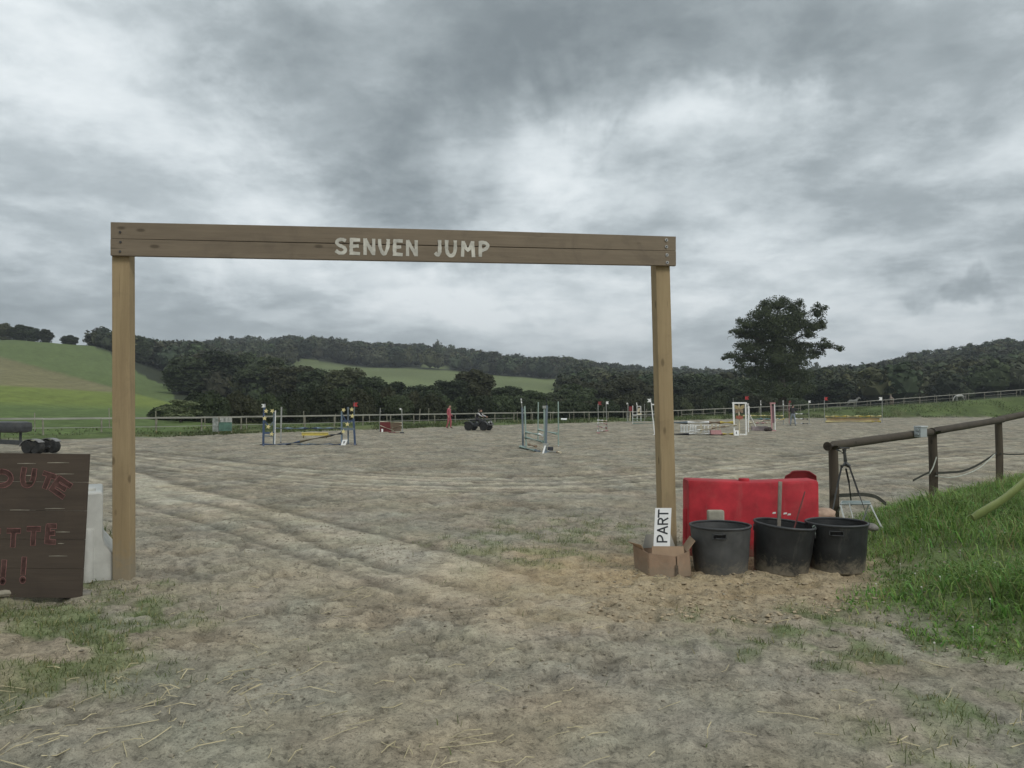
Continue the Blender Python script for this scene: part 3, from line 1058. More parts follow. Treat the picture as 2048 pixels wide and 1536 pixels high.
# ------------------------------------------------------------------ trees
def leaf_cloud(lobes, n, size, rs, flat=0.0, inner=0.72):
    """leaf-clump quads over and inside a set of lobes (cx,cy,cz,rx,ry,rz)"""
    lobes = np.array(lobes, float)
    ar = (lobes[:, 3] * lobes[:, 4] + lobes[:, 3] * lobes[:, 5] + lobes[:, 4] * lobes[:, 5])
    idx = rs.choice(len(lobes), n, p=ar / ar.sum())
    L = lobes[idx]
    dv = rs.normal(size=(n, 3))
    dv /= np.linalg.norm(dv, axis=1)[:, None]
    dv[:, 2] = np.where(dv[:, 2] < -0.45, -dv[:, 2] * 0.6, dv[:, 2])
    rad = inner + (1.06 - inner) * rs.random(n) ** 0.6
    c = L[:, :3] + dv * L[:, 3:] * rad[:, None]
    nrm = dv + rs.normal(size=(n, 3)) * 1.0
    nrm[:, 2] += 0.25
    nrm /= np.linalg.norm(nrm, axis=1)[:, None]
    t = np.cross(nrm, rs.normal(size=(n, 3)))
    t /= np.linalg.norm(t, axis=1)[:, None]
    b = np.cross(nrm, t)
    s = size * rs.uniform(0.55, 1.35, n)[:, None]
    asp = rs.uniform(0.45, 0.9, n)[:, None]
    P = np.stack([c - t * s, c - b * s * asp * rs.uniform(0.6, 1.1, (n, 1)) + nrm * s * 0.12, c + t * s, c + b * s * asp * rs.uniform(0.6, 1.1, (n, 1)) + nrm * s * 0.12], 1)
    return P.reshape(-1, 3), (np.arange(n) * 4)[:, None] + np.arange(4)[None, :]


def core_mesh(lobes, k=0.74):
    vs, fs = [], []
    bm = B()
    bmesh.ops.create_icosphere(bm, subdivisions=1, radius=1.0)
    bv = np.array([v.co[:] for v in bm.verts])
    bf = np.array([[v.index for v in f.verts] for f in bm.faces])
    bm.free()
    off = 0
    for l in lobes:
        vs.append(bv * np.array(l[3:6]) * k + np.array(l[:3]))
        fs.append(bf + off)
        off += len(bv)
    return np.concatenate(vs), np.concatenate(fs)


def crown_mesh(name, lobes, n, size, seed, mt, inner=0.72, core=0.74):
    rs = np.random.default_rng(seed)
    P, Q = leaf_cloud(lobes, n, size, rs, inner=inner)
    if core:
        cv, cf = core_mesh(lobes, core)
        V_ = np.concatenate([P, cv])
        flat = np.concatenate([Q.ravel(), (cf + len(P)).ravel()])
        cnt = np.concatenate([np.full(len(Q), 4), np.full(len(cf), 3)])
    else:
        V_, flat, cnt = P, Q.ravel(), np.full(len(Q), 4)
    return np_mesh(name, V_, flat, cnt, [mt], False)


m_leaf = leaf_mat('foliage', (0.022, 0.030, 0.016), (0.068, 0.090, 0.040))
m_leaf_big = leaf_mat('foliage_maple', (0.026, 0.036, 0.018), (0.105, 0.130, 0.060))
m_leaf_pale = leaf_mat('foliage_pale', (0.05, 0.066, 0.032), (0.125, 0.145, 0.07))
m_bark = mat('bark', (0.10, 0.085, 0.065), 0.9, 0.3, 3.0, 0.6, 8.0, (1, 1, 0.3))

# unit trees (height 1, half width about 0.42) in several shapes
TREE_V = []
for s in range(6):
    rs = random.Random(100 + s)
    lb = []
    for i in range(30):
        th_, cz_ = rs.uniform(0, 6.28), rs.uniform(-1, 1)
        rr5 = math.sqrt(1 - cz_ * cz_) * rs.uniform(0.75, 1.0)
        sz = rs.uniform(0.085, 0.15)
        zc_ = 0.53 + 0.36 * cz_
        wd_ = 0.30 * (1.0 if zc_ > 0.35 else 0.95)
        lb.append((math.cos(th_) * rr5 * wd_, math.sin(th_) * rr5 * wd_, zc_, sz, sz, sz * rs.uniform(0.8, 1.05)))
    lb.append((0, 0, 0.52, 0.30, 0.30, 0.36))
    lb.append((0, 0, 0.16, 0.28, 0.28, 0.16))
    cm = crown_mesh('tree_crown', lb, 6500, 0.025, 200 + s, m_leaf, 0.74, 0.80)
    bm = B()
    tube(bm, [(0, 0, -0.02), (0.01, 0, 0.2), (0, 0.01, 0.5), (0, 0, 0.7)], [0.035, 0.028, 0.018, 0.008], 7)
    for k in range(4):
        a = k * 1.7 + rs.random()
        tube(bm, [(0, 0, 0.25 + k * 0.06), (math.cos(a) * 0.1, math.sin(a) * 0.1, 0.36 + k * 0.06), (math.cos(a) * 0.2, math.sin(a) * 0.2, 0.5 + k * 0.06)], [0.014, 0.009, 0.004], 5)
    to = obj('trunk', bm, m_bark)
    tmesh = to.data
    bpy.data.objects.remove(to)
    TREE_V.append((cm, tmesh))


BUSH_V = []
for s in range(5):
    rs = random.Random(300 + s)
    lb = []
    for i in range(26):
        th_, cz_ = rs.uniform(0, 6.28), rs.uniform(-0.6, 1)
        rr5 = math.sqrt(1 - cz_ * cz_) * rs.uniform(0.7, 1.0)
        sz = rs.uniform(0.08, 0.14)
        lb.append((math.cos(th_) * rr5 * 0.30, math.sin(th_) * rr5 * 0.30, 0.24 + 0.19 * cz_, sz, sz, sz * rs.uniform(0.8, 1.05)))
    lb.append((0, 0, 0.24, 0.32, 0.32, 0.22))
    lb.append((0.05, 0, 0.06, 0.34, 0.34, 0.10))
    BUSH_V.append((crown_mesh('bush_crown', lb, 5200, 0.023, 500 + s, m_leaf, 0.74, 0.82), TREE_V[s][1]))


def tree(px, d, top_y, wpx, v, label, group, name='tree', cat='tree', leaf=None, sink=0.0, bush=False):
    x_ = (px - 1024) / F * d
    zg = hgt(x_, d) - sink
    ztop = EYE + (812 - top_y) * d / F
    h = ztop - zg
    w = wpx * d / F / 0.84
    t = empty(name, (x_, d, zg - 0.05), random.uniform(0, 6.28), label, cat, group)
    t.scale = (w, w, h / 0.55 if bush else h)
    if bush:
        link('crown', BUSH_V[v % 5][0], t)
        tk = link('trunk', BUSH_V[v % 5][1], t)
        tk.scale = (1, 1, 0.5)
    else:
        link('crown', TREE_V[v][0], t)
        link('trunk', TREE_V[v][1], t)
    return t


rt = random.Random(5)
# row of trees beyond the fence, from the edge of the pasture to the big tree, then on to the right
row = [(378, 712, 172, 100), (432, 700, 180, 116), (480, 704, 185, 110), (530, 708, 170, 120), (585, 722, 150, 115), (635, 736, 140, 100), (690, 734, 132, 118), (748, 751, 125, 104),
       (800, 762, 120, 96), (850, 766, 115, 88), (905, 752, 125, 80), (948, 737, 128, 96), (1015, 771, 118, 84), (1062, 779, 115, 78), (1105, 783, 118, 78), (1150, 764, 140, 90),
       (1200, 757, 150, 100), (1255, 750, 160, 100), (1305, 752, 165, 100), (1360, 750, 165, 100), (1415, 748, 170, 105), (1465, 752, 150, 100), (1660, 752, 165, 110), (1715, 748, 185, 110),
       (1770, 744, 200, 105), (1830, 734, 215, 105), (1890, 730, 225, 105), (1950, 722, 235, 110), (2010, 712, 240, 110), (2075, 704, 245, 110)]
for i, (px, ty, d, w) in enumerate(row):
    side = 'left of the big tree' if px < 1480 else 'right of the big tree'
    tree(px, d, ty, w * 1.12, i % 6, 'dark leafy tree in the unbroken wood behind the arena fence, ' + side, 'trees behind the fence, ' + side)
# lower, nearer hedge trees closing the gap down to the fence
for i in range(44):
    px = 335 + i * 29 + rt.uniform(-8, 8)
    d = float(np.interp(px, [330, 800, 1100, 1500, 1700], [62, 80, 96, 126, 140])) + rt.uniform(-3, 6)
    ty = float(np.interp(px, [330, 400, 600, 700, 900, 1100, 1300, 1620], [800, 788, 772, 778, 790, 796, 785, 790])) + rt.uniform(-10, 10)
    tree(px, d, ty, rt.uniform(62, 92), rt.randrange(6), 'low dark hedge tree close behind the arena fence', 'hedge trees behind the fence', name='hedge_tree', cat='hedge tree', bush=True, sink=0.35)
for i in range(16):
    px = 1655 + i * 30 + rt.uniform(-8, 8)
    d = rt.uniform(172, 190)
    ty = float(np.interp(px, [1650, 2100], [782, 758])) + rt.uniform(-8, 8)
    tree(px, d, ty, rt.uniform(50, 75), rt.randrange(6), 'low dark tree at the edge of the paddock beyond the horses', 'trees at the paddock edge', name='hedge_tree', cat='hedge tree', bush=True, sink=0.35)
# skyline trees on the left hill
for (px, ty, w, lab) in ((8, 645, 46, 'round tree on the left skyline, cut by the picture edge'), (38, 648, 44, 'round tree on the left skyline, second of the clump'),
                         (62, 651, 40, 'round tree on the left skyline, third of the clump'), (90, 657, 32, 'small round tree ending the clump on the left skyline'),
                         (137, 669, 38, 'single low round tree alone on the bare left skyline'), (196, 664, 56, 'tall dark tree on the skyline just left of the gate post'),
                         (228, 662, 62, 'tall dark tree on the skyline behind the left gate post'), (275, 670, 60, 'dark tree on the skyline just right of the left gate post')):
    tree(px, 268, ty, w, rt.randrange(6), lab, 'trees on the left skyline', sink=0.4)
# pale bush in front of the wood at the field corner
pb = tree(362, 60, 795, 86, 2, 'pale green shrub with open branches at the corner of the field', None, name='shrub', cat='shrub')
for ch in pb.children:
    if ch.name.startswith('crown'):
        ch.data = crown_mesh('shrub_crown', [(-.2, 0, .55, .28, .2, .12), (.15, .05, .75, .25, .2, .14), (.2, 0, .4, .25, .2, .16), (-.1, -.1, .3, .3, .22, .14), (0, .1, .85, .16, .16, .1)], 2600, 0.03, 77, m_leaf_pale, 0.5, 0)

# far wood: one mass
def forest():
    n = 3700
    rs = np.random.default_rng(3)
    u = rs.uniform(-350, 2500, n * 4)
    d = 165 + 560 * rs.random(n * 4) ** 0.9
    k = ~is_field(u, d) & ~((u < 345) & (d < 262)) & ~((u < 190) & (d > 250)) & ~((np.abs(u - 1560) < 110) & (d < 150))
    keep_d = np.interp(u, [1400, 1700, 2048], [720, 560, 520])
    k &= d < keep_d
    u, d = u[k][:n], d[k][:n]
    x_, y_ = (u - 1024) / F * d, d
    z_ = height(x_, y_)
    h = rs.uniform(8.5, 13.5, len(x_)) * np.interp(d, [160, 300, 700], [0.75, 1.0, 1.15])
    h *= np.where(d < 360, np.interp(u, [180, 340], [0.62, 1.0]), 1.0)
    spire = rs.random(len(x_)) < 0.02
    h[spire & (d > 400)] *= 1.2
    w = h * rs.uniform(0.85, 1.35, len(x_))
    w[spire] *= 0.5
    vs, fl, tn, off = [], [], [], 0
    tq = []
    NV = 7
    units = []
    for s in range(NV):
        r2 = random.Random(900 + s)
        lb = []
        for i in range(9):
            a = i * 2.4
            zz_ = 0.3 + 0.62 * i / 8
            rad = 0.55 * math.sin(min(1, (1.05 - zz_) / 0.5) * math.pi / 2)
            sz = r2.uniform(0.28, 0.42)
            lb.append((math.cos(a) * rad * 0.45, math.sin(a) * rad * 0.45, zz_ * 0.9, sz * 0.45, sz * 0.45, sz * 0.40))
        lb.append((0, 0, 0.5, 0.36, 0.36, 0.40))
        P, Q = leaf_cloud(lb, 150, 0.062, np.random.default_rng(40 + s), inner=0.85)
        cv, cf = core_mesh([(0, 0, 0.45, 0.40, 0.40, 0.46)] + lb[2:9:2], 0.78)
        units.append((P, Q, cv, cf))
    for i in range(len(x_)):
        P, Q, cv, cf = units[i % NV]
        a = rs.uniform(0, 6.28)
        c_, s_ = math.cos(a), math.sin(a)
        M_ = np.array([[c_ * w[i], s_ * w[i], 0], [-s_ * w[i], c_ * w[i], 0], [0, 0, h[i]]])
        base = np.array([x_[i], y_[i], z_[i] - 0.6])
        vs.append(P @ M_ + base)
        vs.append(cv @ M_ + base)
        tq.append(Q.ravel() + off)
        fl.append(cf.ravel() + off + len(P))
        off += len(P) + len(cv)
        c = np.array([0.043, 0.053, 0.027]) * rs.uniform(0.5, 1.6) * np.array([rs.uniform(0.85, 1.25), 1, rs.uniform(0.8, 1.2)])
        tn.append(np.repeat(c[None, :], len(P), 0) * rs.uniform(0.6, 1.4, (len(P) // 4, 1)).repeat(4, 0))
        tn.append(np.repeat(c[None, :], len(cv), 0) * 0.9)
    Vv = np.concatenate(vs)
    tqa, fla = np.concatenate(tq), np.concatenate(fl)
    me = np_mesh('far_wood', Vv, np.concatenate([tqa, fla]), np.concatenate([np.full(len(tqa) // 4, 4), np.full(len(fla) // 3, 3)]),
                 [attr_mat('far_foliage', 'Col', var=0.35, scale=0.5, bump=0, rough=0.7)], False, np.concatenate(tn))
    tag(link('far_wood', me), 'dark mixed wood covering the hills behind the arena', 'wood', kind='stuff')


forest()


# the big spreading tree
def big_tree():
    d = 118.0
    c0 = V(1566, 806, d)
    zg = hgt(c0.x, d)
    t = empty('spreading_tree', (c0.x, d, zg - 0.1), 0, 'big spreading maple-like tree standing alone above the wood', 'tree')
    m = d / F

    def L(px, py, rx, ry, ky=1.0):
        p = V(px, py, d)
        ry = max(ry, 0.62 * rx)
        return (p.x - c0.x, random.uniform(-1.6, 1.6) * ky, p.z - zg, rx * m * 0.95, rx * m * random.uniform(0.8, 1.2), ry * m * 0.92)
    rs = random.Random(12)
    spec = [(1560, 608, 34, 17), (1535, 618, 26, 16), (1588, 614, 26, 18), (1602, 632, 16, 20), (1513, 632, 24, 16), (1628, 628, 18, 20), (1640, 645, 12, 16), (1622, 655, 24, 18), (1490, 650, 22, 16), (1470, 664, 16, 9),
            (1500, 668, 28, 16), (1545, 645, 34, 26), (1585, 655, 30, 28), (1560, 680, 40, 26), (1520, 690, 34, 20), (1610, 672, 18, 8), (1482, 690, 18, 8), (1600, 690, 20, 14), (1625, 690, 16, 8), (1650, 690, 20, 8), (1672, 698, 12, 8), (1640, 705, 20, 9),
            (1620, 714, 14, 7), (1460, 712, 18, 10), (1480, 720, 24, 11), (1510, 715, 28, 16), (1550, 720, 42, 26), (1590, 722, 30, 24), (1530, 750, 36, 24), (1575, 752, 40, 26), (1510, 775, 30, 22), (1550, 785, 40, 24), (1600, 780, 32, 22), (1618, 752, 18, 18),
            (1545, 660, 42, 32), (1580, 638, 38, 28), (1522, 668, 38, 28), (1555, 700, 52, 28), (1492, 702, 28, 15), (1602, 704, 28, 20), (1575, 738, 48, 28), (1502, 740, 30, 20), (1600, 650, 26, 22), (1512, 650, 30, 22)]
    lobes = [L(*s) for s in spec]
    extra = []
    for l in lobes[:34]:
        for _ in range(2):
            a, r_ = rs.uniform(0, 6.28), rs.uniform(0.5, 0.95)
            e_r = 0.46 * (l[3] * l[5]) ** 0.5
            extra.append((l[0] + math.cos(a) * l[3] * r_, l[1] + rs.uniform(-1.5, 1.5), l[2] + math.sin(a) * l[5] * r_, e_r, e_r, e_r))
    cm = crown_mesh('crown', lobes + extra, 52000, 0.125, 55, m_leaf_big, 0.5, 0.5)
    link('crown', cm, t)
    bm = B()

    def P(px, py, y_=0.0):
        p = V(px, py, d)
        return (p.x - c0.x, y_, p.z - zg)
    tube(bm, [(0, 0, -0.3), P(1564, 780), P(1562, 740), P(1562, 700), P(1566, 650)], [0.75, 0.6, 0.5, 0.36, 0.15], 10)
    obj('trunk', bm, m_bark, t, True)
    for pts, r_ in (([(1562, 740), (1590, 712), (1630, 698), (1665, 696)], 0.22), ([(1562, 735), (1530, 718), (1495, 712), (1460, 712)], 0.22), ([(1562, 705), (1520, 680), (1490, 660), (1470, 664)], 0.2),
                    ([(1563, 690), (1600, 672), (1625, 660), (1640, 645)], 0.18), ([(1564, 680), (1545, 645), (1530, 620)], 0.2), ([(1564, 670), (1585, 640), (1595, 618)], 0.18), ([(1562, 720), (1520, 700), (1482, 690)], 0.15),
                    ([(1600, 675), (1625, 676), (1645, 672)], 0.06), ([(1605, 668), (1630, 665), (1650, 655)], 0.06), ([(1475, 668), (1458, 672), (1452, 680)], 0.05)):
        bm = B()
        pp = smooth_curve([P(*q, y_=random.uniform(-0.6, 0.6) * i) for i, q in enumerate(pts)], 3)
        tube(bm, pp, [r_ * (1 - 0.85 * i / (len(pp) - 1)) for i in range(len(pp))], 6)
        obj('limb', bm, m_bark, t, True)


big_tree()

# a pale cottage gable glimpsed in the far wood
# ------------------------------------------------------------------ arena fence
m_rail = mat('pale_rail', (0.31, 0.305, 0.26), 0.85, 0.2, 0.7)
m_post = mat('grey_post', (0.30, 0.28, 0.22), 0.9, 0.25, 3.0)


def fence_line(px):
    u = np.array([px], float)
    dF = float(np.interp(px, UN, DFN))
    x_ = (px - 1024) / F * dF
    return x_, dF


FEN = empty('paddock_fence', (*fence_line(600), 0), 0, 'long pale rail fence with slim posts running along the far side of the arena', 'fence')
fo = Vector(FEN.location)
pts_f, acc, last = [], 0.0, None
px = -260.0
while px < 2380:
    x_, d_ = fence_line(px)
    if last is None or math.hypot(x_ - last[0], d_ - last[1]) >= 2.75:
        pts_f.append((x_, d_, px))
        last = (x_, d_)
    px += 1.0
bm = B()
tube(bm, [(0, 0, -0.2), (0, 0, 1.0)], [0.05, 0.045], 6)
pm = obj('post', bm, m_post)
pmesh = pm.data
bpy.data.objects.remove(pm)
tops = []
for (x_, d_, px) in pts_f:
    zg = hgt(x_, d_)
    zb_ = float(np.interp(px, [0, 400, 800, 1000, 1300, 1500, 1700, 2048, 2400], [838, 835, 829, 826, 823, 815, 805, 779, 752]))
    ztop = EYE + (812 - zb_) * d_ / F
    p = link('post', pmesh, FEN)
    hh = max(0.75, ztop - zg + 0.02)
    p.location = Vector((x_, d_, ztop - hh)) - fo
    p.scale = (1, 1, hh)
    p.rotation_euler = (rt.gauss(0, .02), rt.gauss(0, .02), 0)
    tops.append(Vector((x_, d_ - 0.07, ztop)))
for nm, dz, w_, h_ in (('top_rail', 0.0, 0.035, 0.10), ('lower_rail', -0.50, 0.025, 0.035)):
    for i in range(0, len(tops) - 1, 2):
        j = min(i + 2, len(tops) - 1)
        if nm == 'lower_rail' and rt.random() < 0.25:
            continue
        bm = B()
        seq = tops[i:j + 1]
        for a, b in zip(seq[:-1], seq[1:]):
            bar(bm, a + Vector((0, 0, dz + rt.uniform(-.012, .012))) - fo, b + Vector((0, 0, dz + rt.uniform(-.012, .012))) - fo, w_, h_)
        obj(nm, bm, m_rail, FEN)
# second, thinner stake fence of the paddock behind
SF = empty('stake_fence', (*fence_line(600), 0), 0, 'thin wooden stakes of a second fence standing behind the pale rail fence', 'fence')
so = Vector(SF.location)
k = 0
for (x_, d_, px) in pts_f:
    for f in (0.35,):
        k += 1
        s = 1 + (4.5 + 2.0 * math.sin(k * 1.3)) / d_
        X_, Y_ = x_ * s + rt.uniform(-.6, .6), d_ * s
        zg = hgt(X_, Y_)
        p = link('stake', pmesh, SF)
        p.location = Vector((X_, Y_, zg - 0.1)) - so
        p.scale = (0.7, 0.7, rt.uniform(0.9, 1.45))
        p.rotation_euler = (rt.gauss(0, .04), rt.gauss(0, .04), 0)


# ------------------------------------------------------------------ entrance gate frame
m_postw = wood('gate_post_timber', (0.41, 0.312, 0.178), (0.25, 0.185, 0.104), 2, True)
m_beamw = wood('gate_beam_timber', (0.255, 0.205, 0.145), (0.143, 0.114, 0.082), 0, True)
m_paintw = mat('white_paint', (0.56, 0.54, 0.47), 0.8, 0.22, 9.0, 0.2, 120.0)
m_zinc = mat('zinc', (0.50, 0.50, 0.48), 0.45, 0.15, 30.0, metal=0.6)
gl = Vector((-3.708, 7.42, 0))
gr = Vector((1.668, 8.28, 0))
gdir = gr - gl
GL_ = gdir.length
gang = math.atan2(gdir.y, gdir.x)
gate = empty('gate_frame', gl, gang, 'tall wooden gate frame with painted crossbeam lettering over the arena entrance', 'gate')
gm = Matrix.Translation(gl) @ Matrix.Rotation(gang, 4, 'Z')
gmi = gm.inverted()


def gate_local(px, py, yl):
    """where the line of sight meets the plane local y = yl of the gate"""
    o = gmi @ Vector((0, 0, EYE))
    dr = gmi.to_3x3() @ ray(px, py)
    t_ = (yl - o.y) / dr.y
    return o + dr * t_


for nm, xb, xt, hz in (('post', 0.0, -0.055, 3.33), ('post', GL_, GL_ - 0.075, 3.40)):
    bm = B()
    bar(bm, (xb, 0, -0.25), (xt, 0, hz), 0.158, 0.165)
    obj(nm, bm, m_postw, gate, False, 0.006)
yb = -0.085 - 0.024
lt, lbm = gate_local(221, 444, yb - 0.024), gate_local(221, 511, yb - 0.024)
rtp, rbm = gate_local(1352, 473, yb - 0.024), gate_local(1352, 531.5, yb - 0.024)
for k, (f0, f1) in enumerate(((0.0, 0.493), (0.501, 1.0))):
    bm = B()
    a0, a1 = lt.lerp(lbm, f0), lt.lerp(lbm, f1)
    b0, b1 = rtp.lerp(rbm, f0), rtp.lerp(rbm, f1)
    yo = 0.0 if k == 0 else -0.004
    # several stations so the plank is very slightly bowed
    st_ = 10
    ring = []
    for i in range(st_ + 1):
        t_ = i / st_
        bow = 0.010 * math.sin(math.pi * t_) * (1 if k == 0 else -0.2)
        p0, p1 = a0.lerp(b0, t_), a1.lerp(b1, t_)
        ring.append([bm.verts.new((p0.x, yb - 0.024 + yo, p0.z + bow)), bm.verts.new((p1.x, yb - 0.024 + yo, p1.z + bow * (0.4 if k == 0 else 1))),
                     bm.verts.new((p1.x, yb + 0.024 + yo, p1.z + bow * (0.4 if k == 0 else 1))), bm.verts.new((p0.x, yb + 0.024 + yo, p0.z + bow))])
    for i in range(st_):
        for q in range(4):
            bm.faces.new((ring[i][q], ring[i][(q + 1) % 4], ring[i + 1][(q + 1) % 4], ring[i + 1][q]))
    bm.faces.new(ring[0][::-1])
    bm.faces.new(ring[-1])
    pl = obj('beam_plank', bm, m_beamw, gate)
    bv = pl.modifiers.new('bevel', 'BEVEL')
    bv.width = 0.004
    bv.segments = 2
    bv.limit_method = 'ANGLE'
# lettering, letter by letter at its place
yt = yb - 0.024 - 0.0065
lets = [('S', 668, 694, 474, 510), ('E', 697, 722, 475, 511), ('N', 724, 752, 475, 511.5), ('V', 754, 781, 476, 512), ('E', 784, 807, 477, 513), ('N', 809, 837, 478, 513.5),
        ('J', 867, 884, 478, 514), ('U', 888, 915, 478.5, 515), ('M', 919, 953, 480, 515), ('P', 955, 979, 481, 515)]
rl = random.Random(8)
for ch, x0, x1, y0, y1 in lets:
    bm = B()
    A = gate_local(x0, y1, yt)
    Bp = gate_local(x1, y1, yt)
    C_ = gate_local(x0, y0, yt)
    wl, hl_ = Bp.x - A.x, C_.z - A.z
    adv, strokes = GL[ch]
    sw = 0.034
    for i, s in enumerate(strokes):
        pts = smooth_curve([((p[0] / adv) * (wl - sw) + sw / 2, p[1] * (hl_ - sw) + sw / 2) for p in s], 4) if len(s) > 2 else \
            [((s[0][0] + (s[1][0] - s[0][0]) * q / 4) / adv * (wl - sw) + sw / 2, (s[0][1] + (s[1][1] - s[0][1]) * q / 4) * (hl_ - sw) + sw / 2) for q in range(5)]
        stroke(bm, pts, [sw * rl.uniform(0.86, 1.16) for _ in pts], A, (1, 0, 0), (0, 0, 1), (0, -1, 0), 0.0004 * i)
    obj('letter', bm, m_paintw, gate)
# bolts with washers at the right end, dark ones at the left
for (px_, py_) in ((1333, 480), (1333, 493.5), (1334, 510), (1334.5, 525)):
    p = gate_local(px_, py_, yt)
    bm = B()
    mx_ = Matrix.Translation(p) @ Matrix.Rotation(R(90), 4, 'X')
    lathe(bm, [(0.0, 0.004), (0.016, 0.004), (0.017, 0.0)], 12, 0, mx_)
    b_ = obj('washer', bm, m_zinc, gate)
    bm = B()
    lathe(bm, [(0.0, 0.011), (0.008, 0.011), (0.009, 0.004)], 6, 0, mx_)
    obj('bolt', bm, mat('dark_steel', (0.06, 0.06, 0.06), 0.5, 0.2, 20), b_)
for (px_, py_) in ((240, 503), (241, 484), (240, 464)):
    p = gate_local(px_, py_, yt)
    bm = B()
    lathe(bm, [(0.0, 0.006), (0.011, 0.006), (0.012, 0.0)], 6, 0, Matrix.Translation(p) @ Matrix.Rotation(R(90), 4, 'X'))
    obj('bolt', bm, mat('dark_steel', (0.06, 0.06, 0.06), 0.5, 0.2, 20), gate)

# ------------------------------------------------------------------ painted board on the left
m_board = wood('dark_board', (0.094, 0.072, 0.053), (0.052, 0.040, 0.031), 0, False)
m_red_d = mat('faded_red_chalk', (0.080, 0.043, 0.036), 0.95, 0.35, 14.0)
m_pink = mat('pink_chalk', (0.29, 0.135, 0.125), 0.95, 0.30, 20.0)
m_scr = mat('bare_scratch', (0.36, 0.33, 0.26), 0.9, 0.2, 8.0)
dB = 6.75
b0 = V(172.5, 903, dB)
b1 = V(160, 1180, dB - 0.10)
bw, bh = 2.3, 1.235
board = empty('painted_board', (b1.x, dB - 0.08, 0.0), 0, 'dark brown painted board with red outlined capitals propped at the left edge', 'board')
bm = B()
lean = R(4)
ax, ay, an = Vector((1, 0, -0.01)), Vector((0.001, math.sin(lean), math.cos(lean))).normalized(), Vector((0, -math.cos(lean), math.sin(lean)))
nP = 5
for k in range(nP):
    z0, z1 = bh * k / nP, bh * (k + 1) / nP - 0.002
    bmp = B()
    o_ = ay * z0
    prism(bmp, [(-bw, 0), (0, 0), (0, z1 - z0), (-bw, z1 - z0)], o_ + an * (0.0007 * (k % 2)), ax, ay, -an, 0.022)
    obj('board_plank', bmp, m_board, board, False, 0.0015)
bm.free()


def bpt(px, py):
    """board coordinates (x right of the right edge, y up) under a line of sight"""
    o = Vector((0, 0, EYE)) - Vector(board.location)
    dr = ray(px, py)
    t_ = -(o.dot(an)) / dr.dot(an)
    p = o + dr * t_
    # solve p = ax*x + ay*y
    y_ = (p.z + 0.01 * p.x) / (ay.z + 0.01 * ay.x)
    return (p.x - ay.x * y_, y_)


letters = [('O', -24, 30, 938, 976, 0), ('U', 38, 74, 934, 976, -6), ('T', 78, 112, 944, 980, -18), ('E', 100, 142, 956, 992, -32),
           ('E', -28, 4, 1057, 1100, 0), ('T', 10, 44, 1056, 1096, 0), ('T', 50, 84, 1052, 1093, 0), ('E', 88, 116, 1047, 1089, 0), ('!', -2, 16, 1118, 1171, 0), ('!', 38, 56, 1112, 1168, 0)]
for ch, x0, x1, y0, y1, rot in letters:
    bf_, bo_ = B(), B()
    pA, pB = bpt(x0, y1), bpt(x1, y0)
    w_, h_ = pB[0] - pA[0], pB[1] - pA[1]
    adv, strokes = GL[ch]
    cx, cy = pA[0] + w_ / 2, pA[1] + h_ / 2
    cr, sr = math.cos(R(rot)), math.sin(R(rot))
    sw = 0.037
    for i, s in enumerate(strokes):
        pts = []
        base = smooth_curve(s, 3) if len(s) > 2 else [(s[0][0] + (s[1][0] - s[0][0]) * q / 4, s[0][1] + (s[1][1] - s[0][1]) * q / 4) for q in range(5)]
        for p in base:
            X_, Y_ = (p[0] / adv - 0.5) * (w_ - sw), (p[1] - 0.5) * (h_ - sw)
            pts.append((cx + X_ * cr - Y_ * sr, cy + X_ * sr + Y_ * cr))
        j = [rl.uniform(-0.003, 0.003) for _ in pts]
        stroke(bo_, pts, [sw + 0.0085 + q for q in j], (0, 0, 0), ax, ay, an, 0.0022 + 0.0002 * i)
        stroke(bf_, pts, [sw + q for q in j], (0, 0, 0), ax, ay, an, 0.0034 + 0.0002 * i)
    lo_ = obj('letter', bo_, m_pink, board)
    obj('letter_fill', bf_, m_red_d, lo_)
bm = B()
for (x0, x1, y_) in ((95, 138, 925.5), (35, 72, 927), (50, 70, 951), (110, 148, 948), (112, 140, 1064), (98, 135, 1112), (116, 128, 1087), (20, 60, 1020), (90, 130, 1017)):
    a, b = bpt(x0, y_), bpt(x1, y_)
    stroke(bm, [a, ((a[0] + b[0]) / 2, (a[1] + b[1]) / 2 + 0.001), b], [0.003, 0.005, 0.002], (0, 0, 0), ax, ay, an, 0.0018)
obj('scratch_marks', bm, m_scr, board)
bm = B()
bar(bm, (-0.5, 0.62, 0.0), (-0.5, 0.075, 1.0), 0.05, 0.05)
obj('prop', bm, m_board, board)
bm = B()
bar(bm, (-1.7, 0.62, 0.0), (-1.7, 0.075, 1.0), 0.05, 0.05)
obj('prop', bm, m_board, board)

# flat stone and pale log at the foot of the board
m_slab = mat('grey_slab', (0.23, 0.215, 0.18), 0.9, 0.25, 9.0, 0.5, 40.0)
p = V(150, 1186, Gd(1186))
bm = B()
prism(bm, [(-0.13, -0.05), (0.08, -0.09), (0.15, -0.01), (0.10, 0.09), (-0.08, 0.10)], (0, 0, 0), (1, 0, 0), (0, 1, 0), (0, 0, 1), 0.035)
o = obj('flat_stone', bm, m_slab, None, False, 0.006, (p.x, p.y, hgt(p.x, p.y) - 0.005))
tag(o, 'flat grey paving stone lying at the right foot of the painted board', 'stone')
bm = B()
pa, pb_ = V(-60, 1192, Gd(1194)), V(108, 1177, Gd(1179))
tube(bm, smooth_curve([(pa.x, pa.y, 0.03), (pa.x * 0.6 + pb_.x * 0.4, pa.y - 0.03, 0.04), (pb_.x, pb_.y, 0.035)], 4), [0.02 + 0.012 * math.sin(i) ** 2 for i in range(9)], 7)
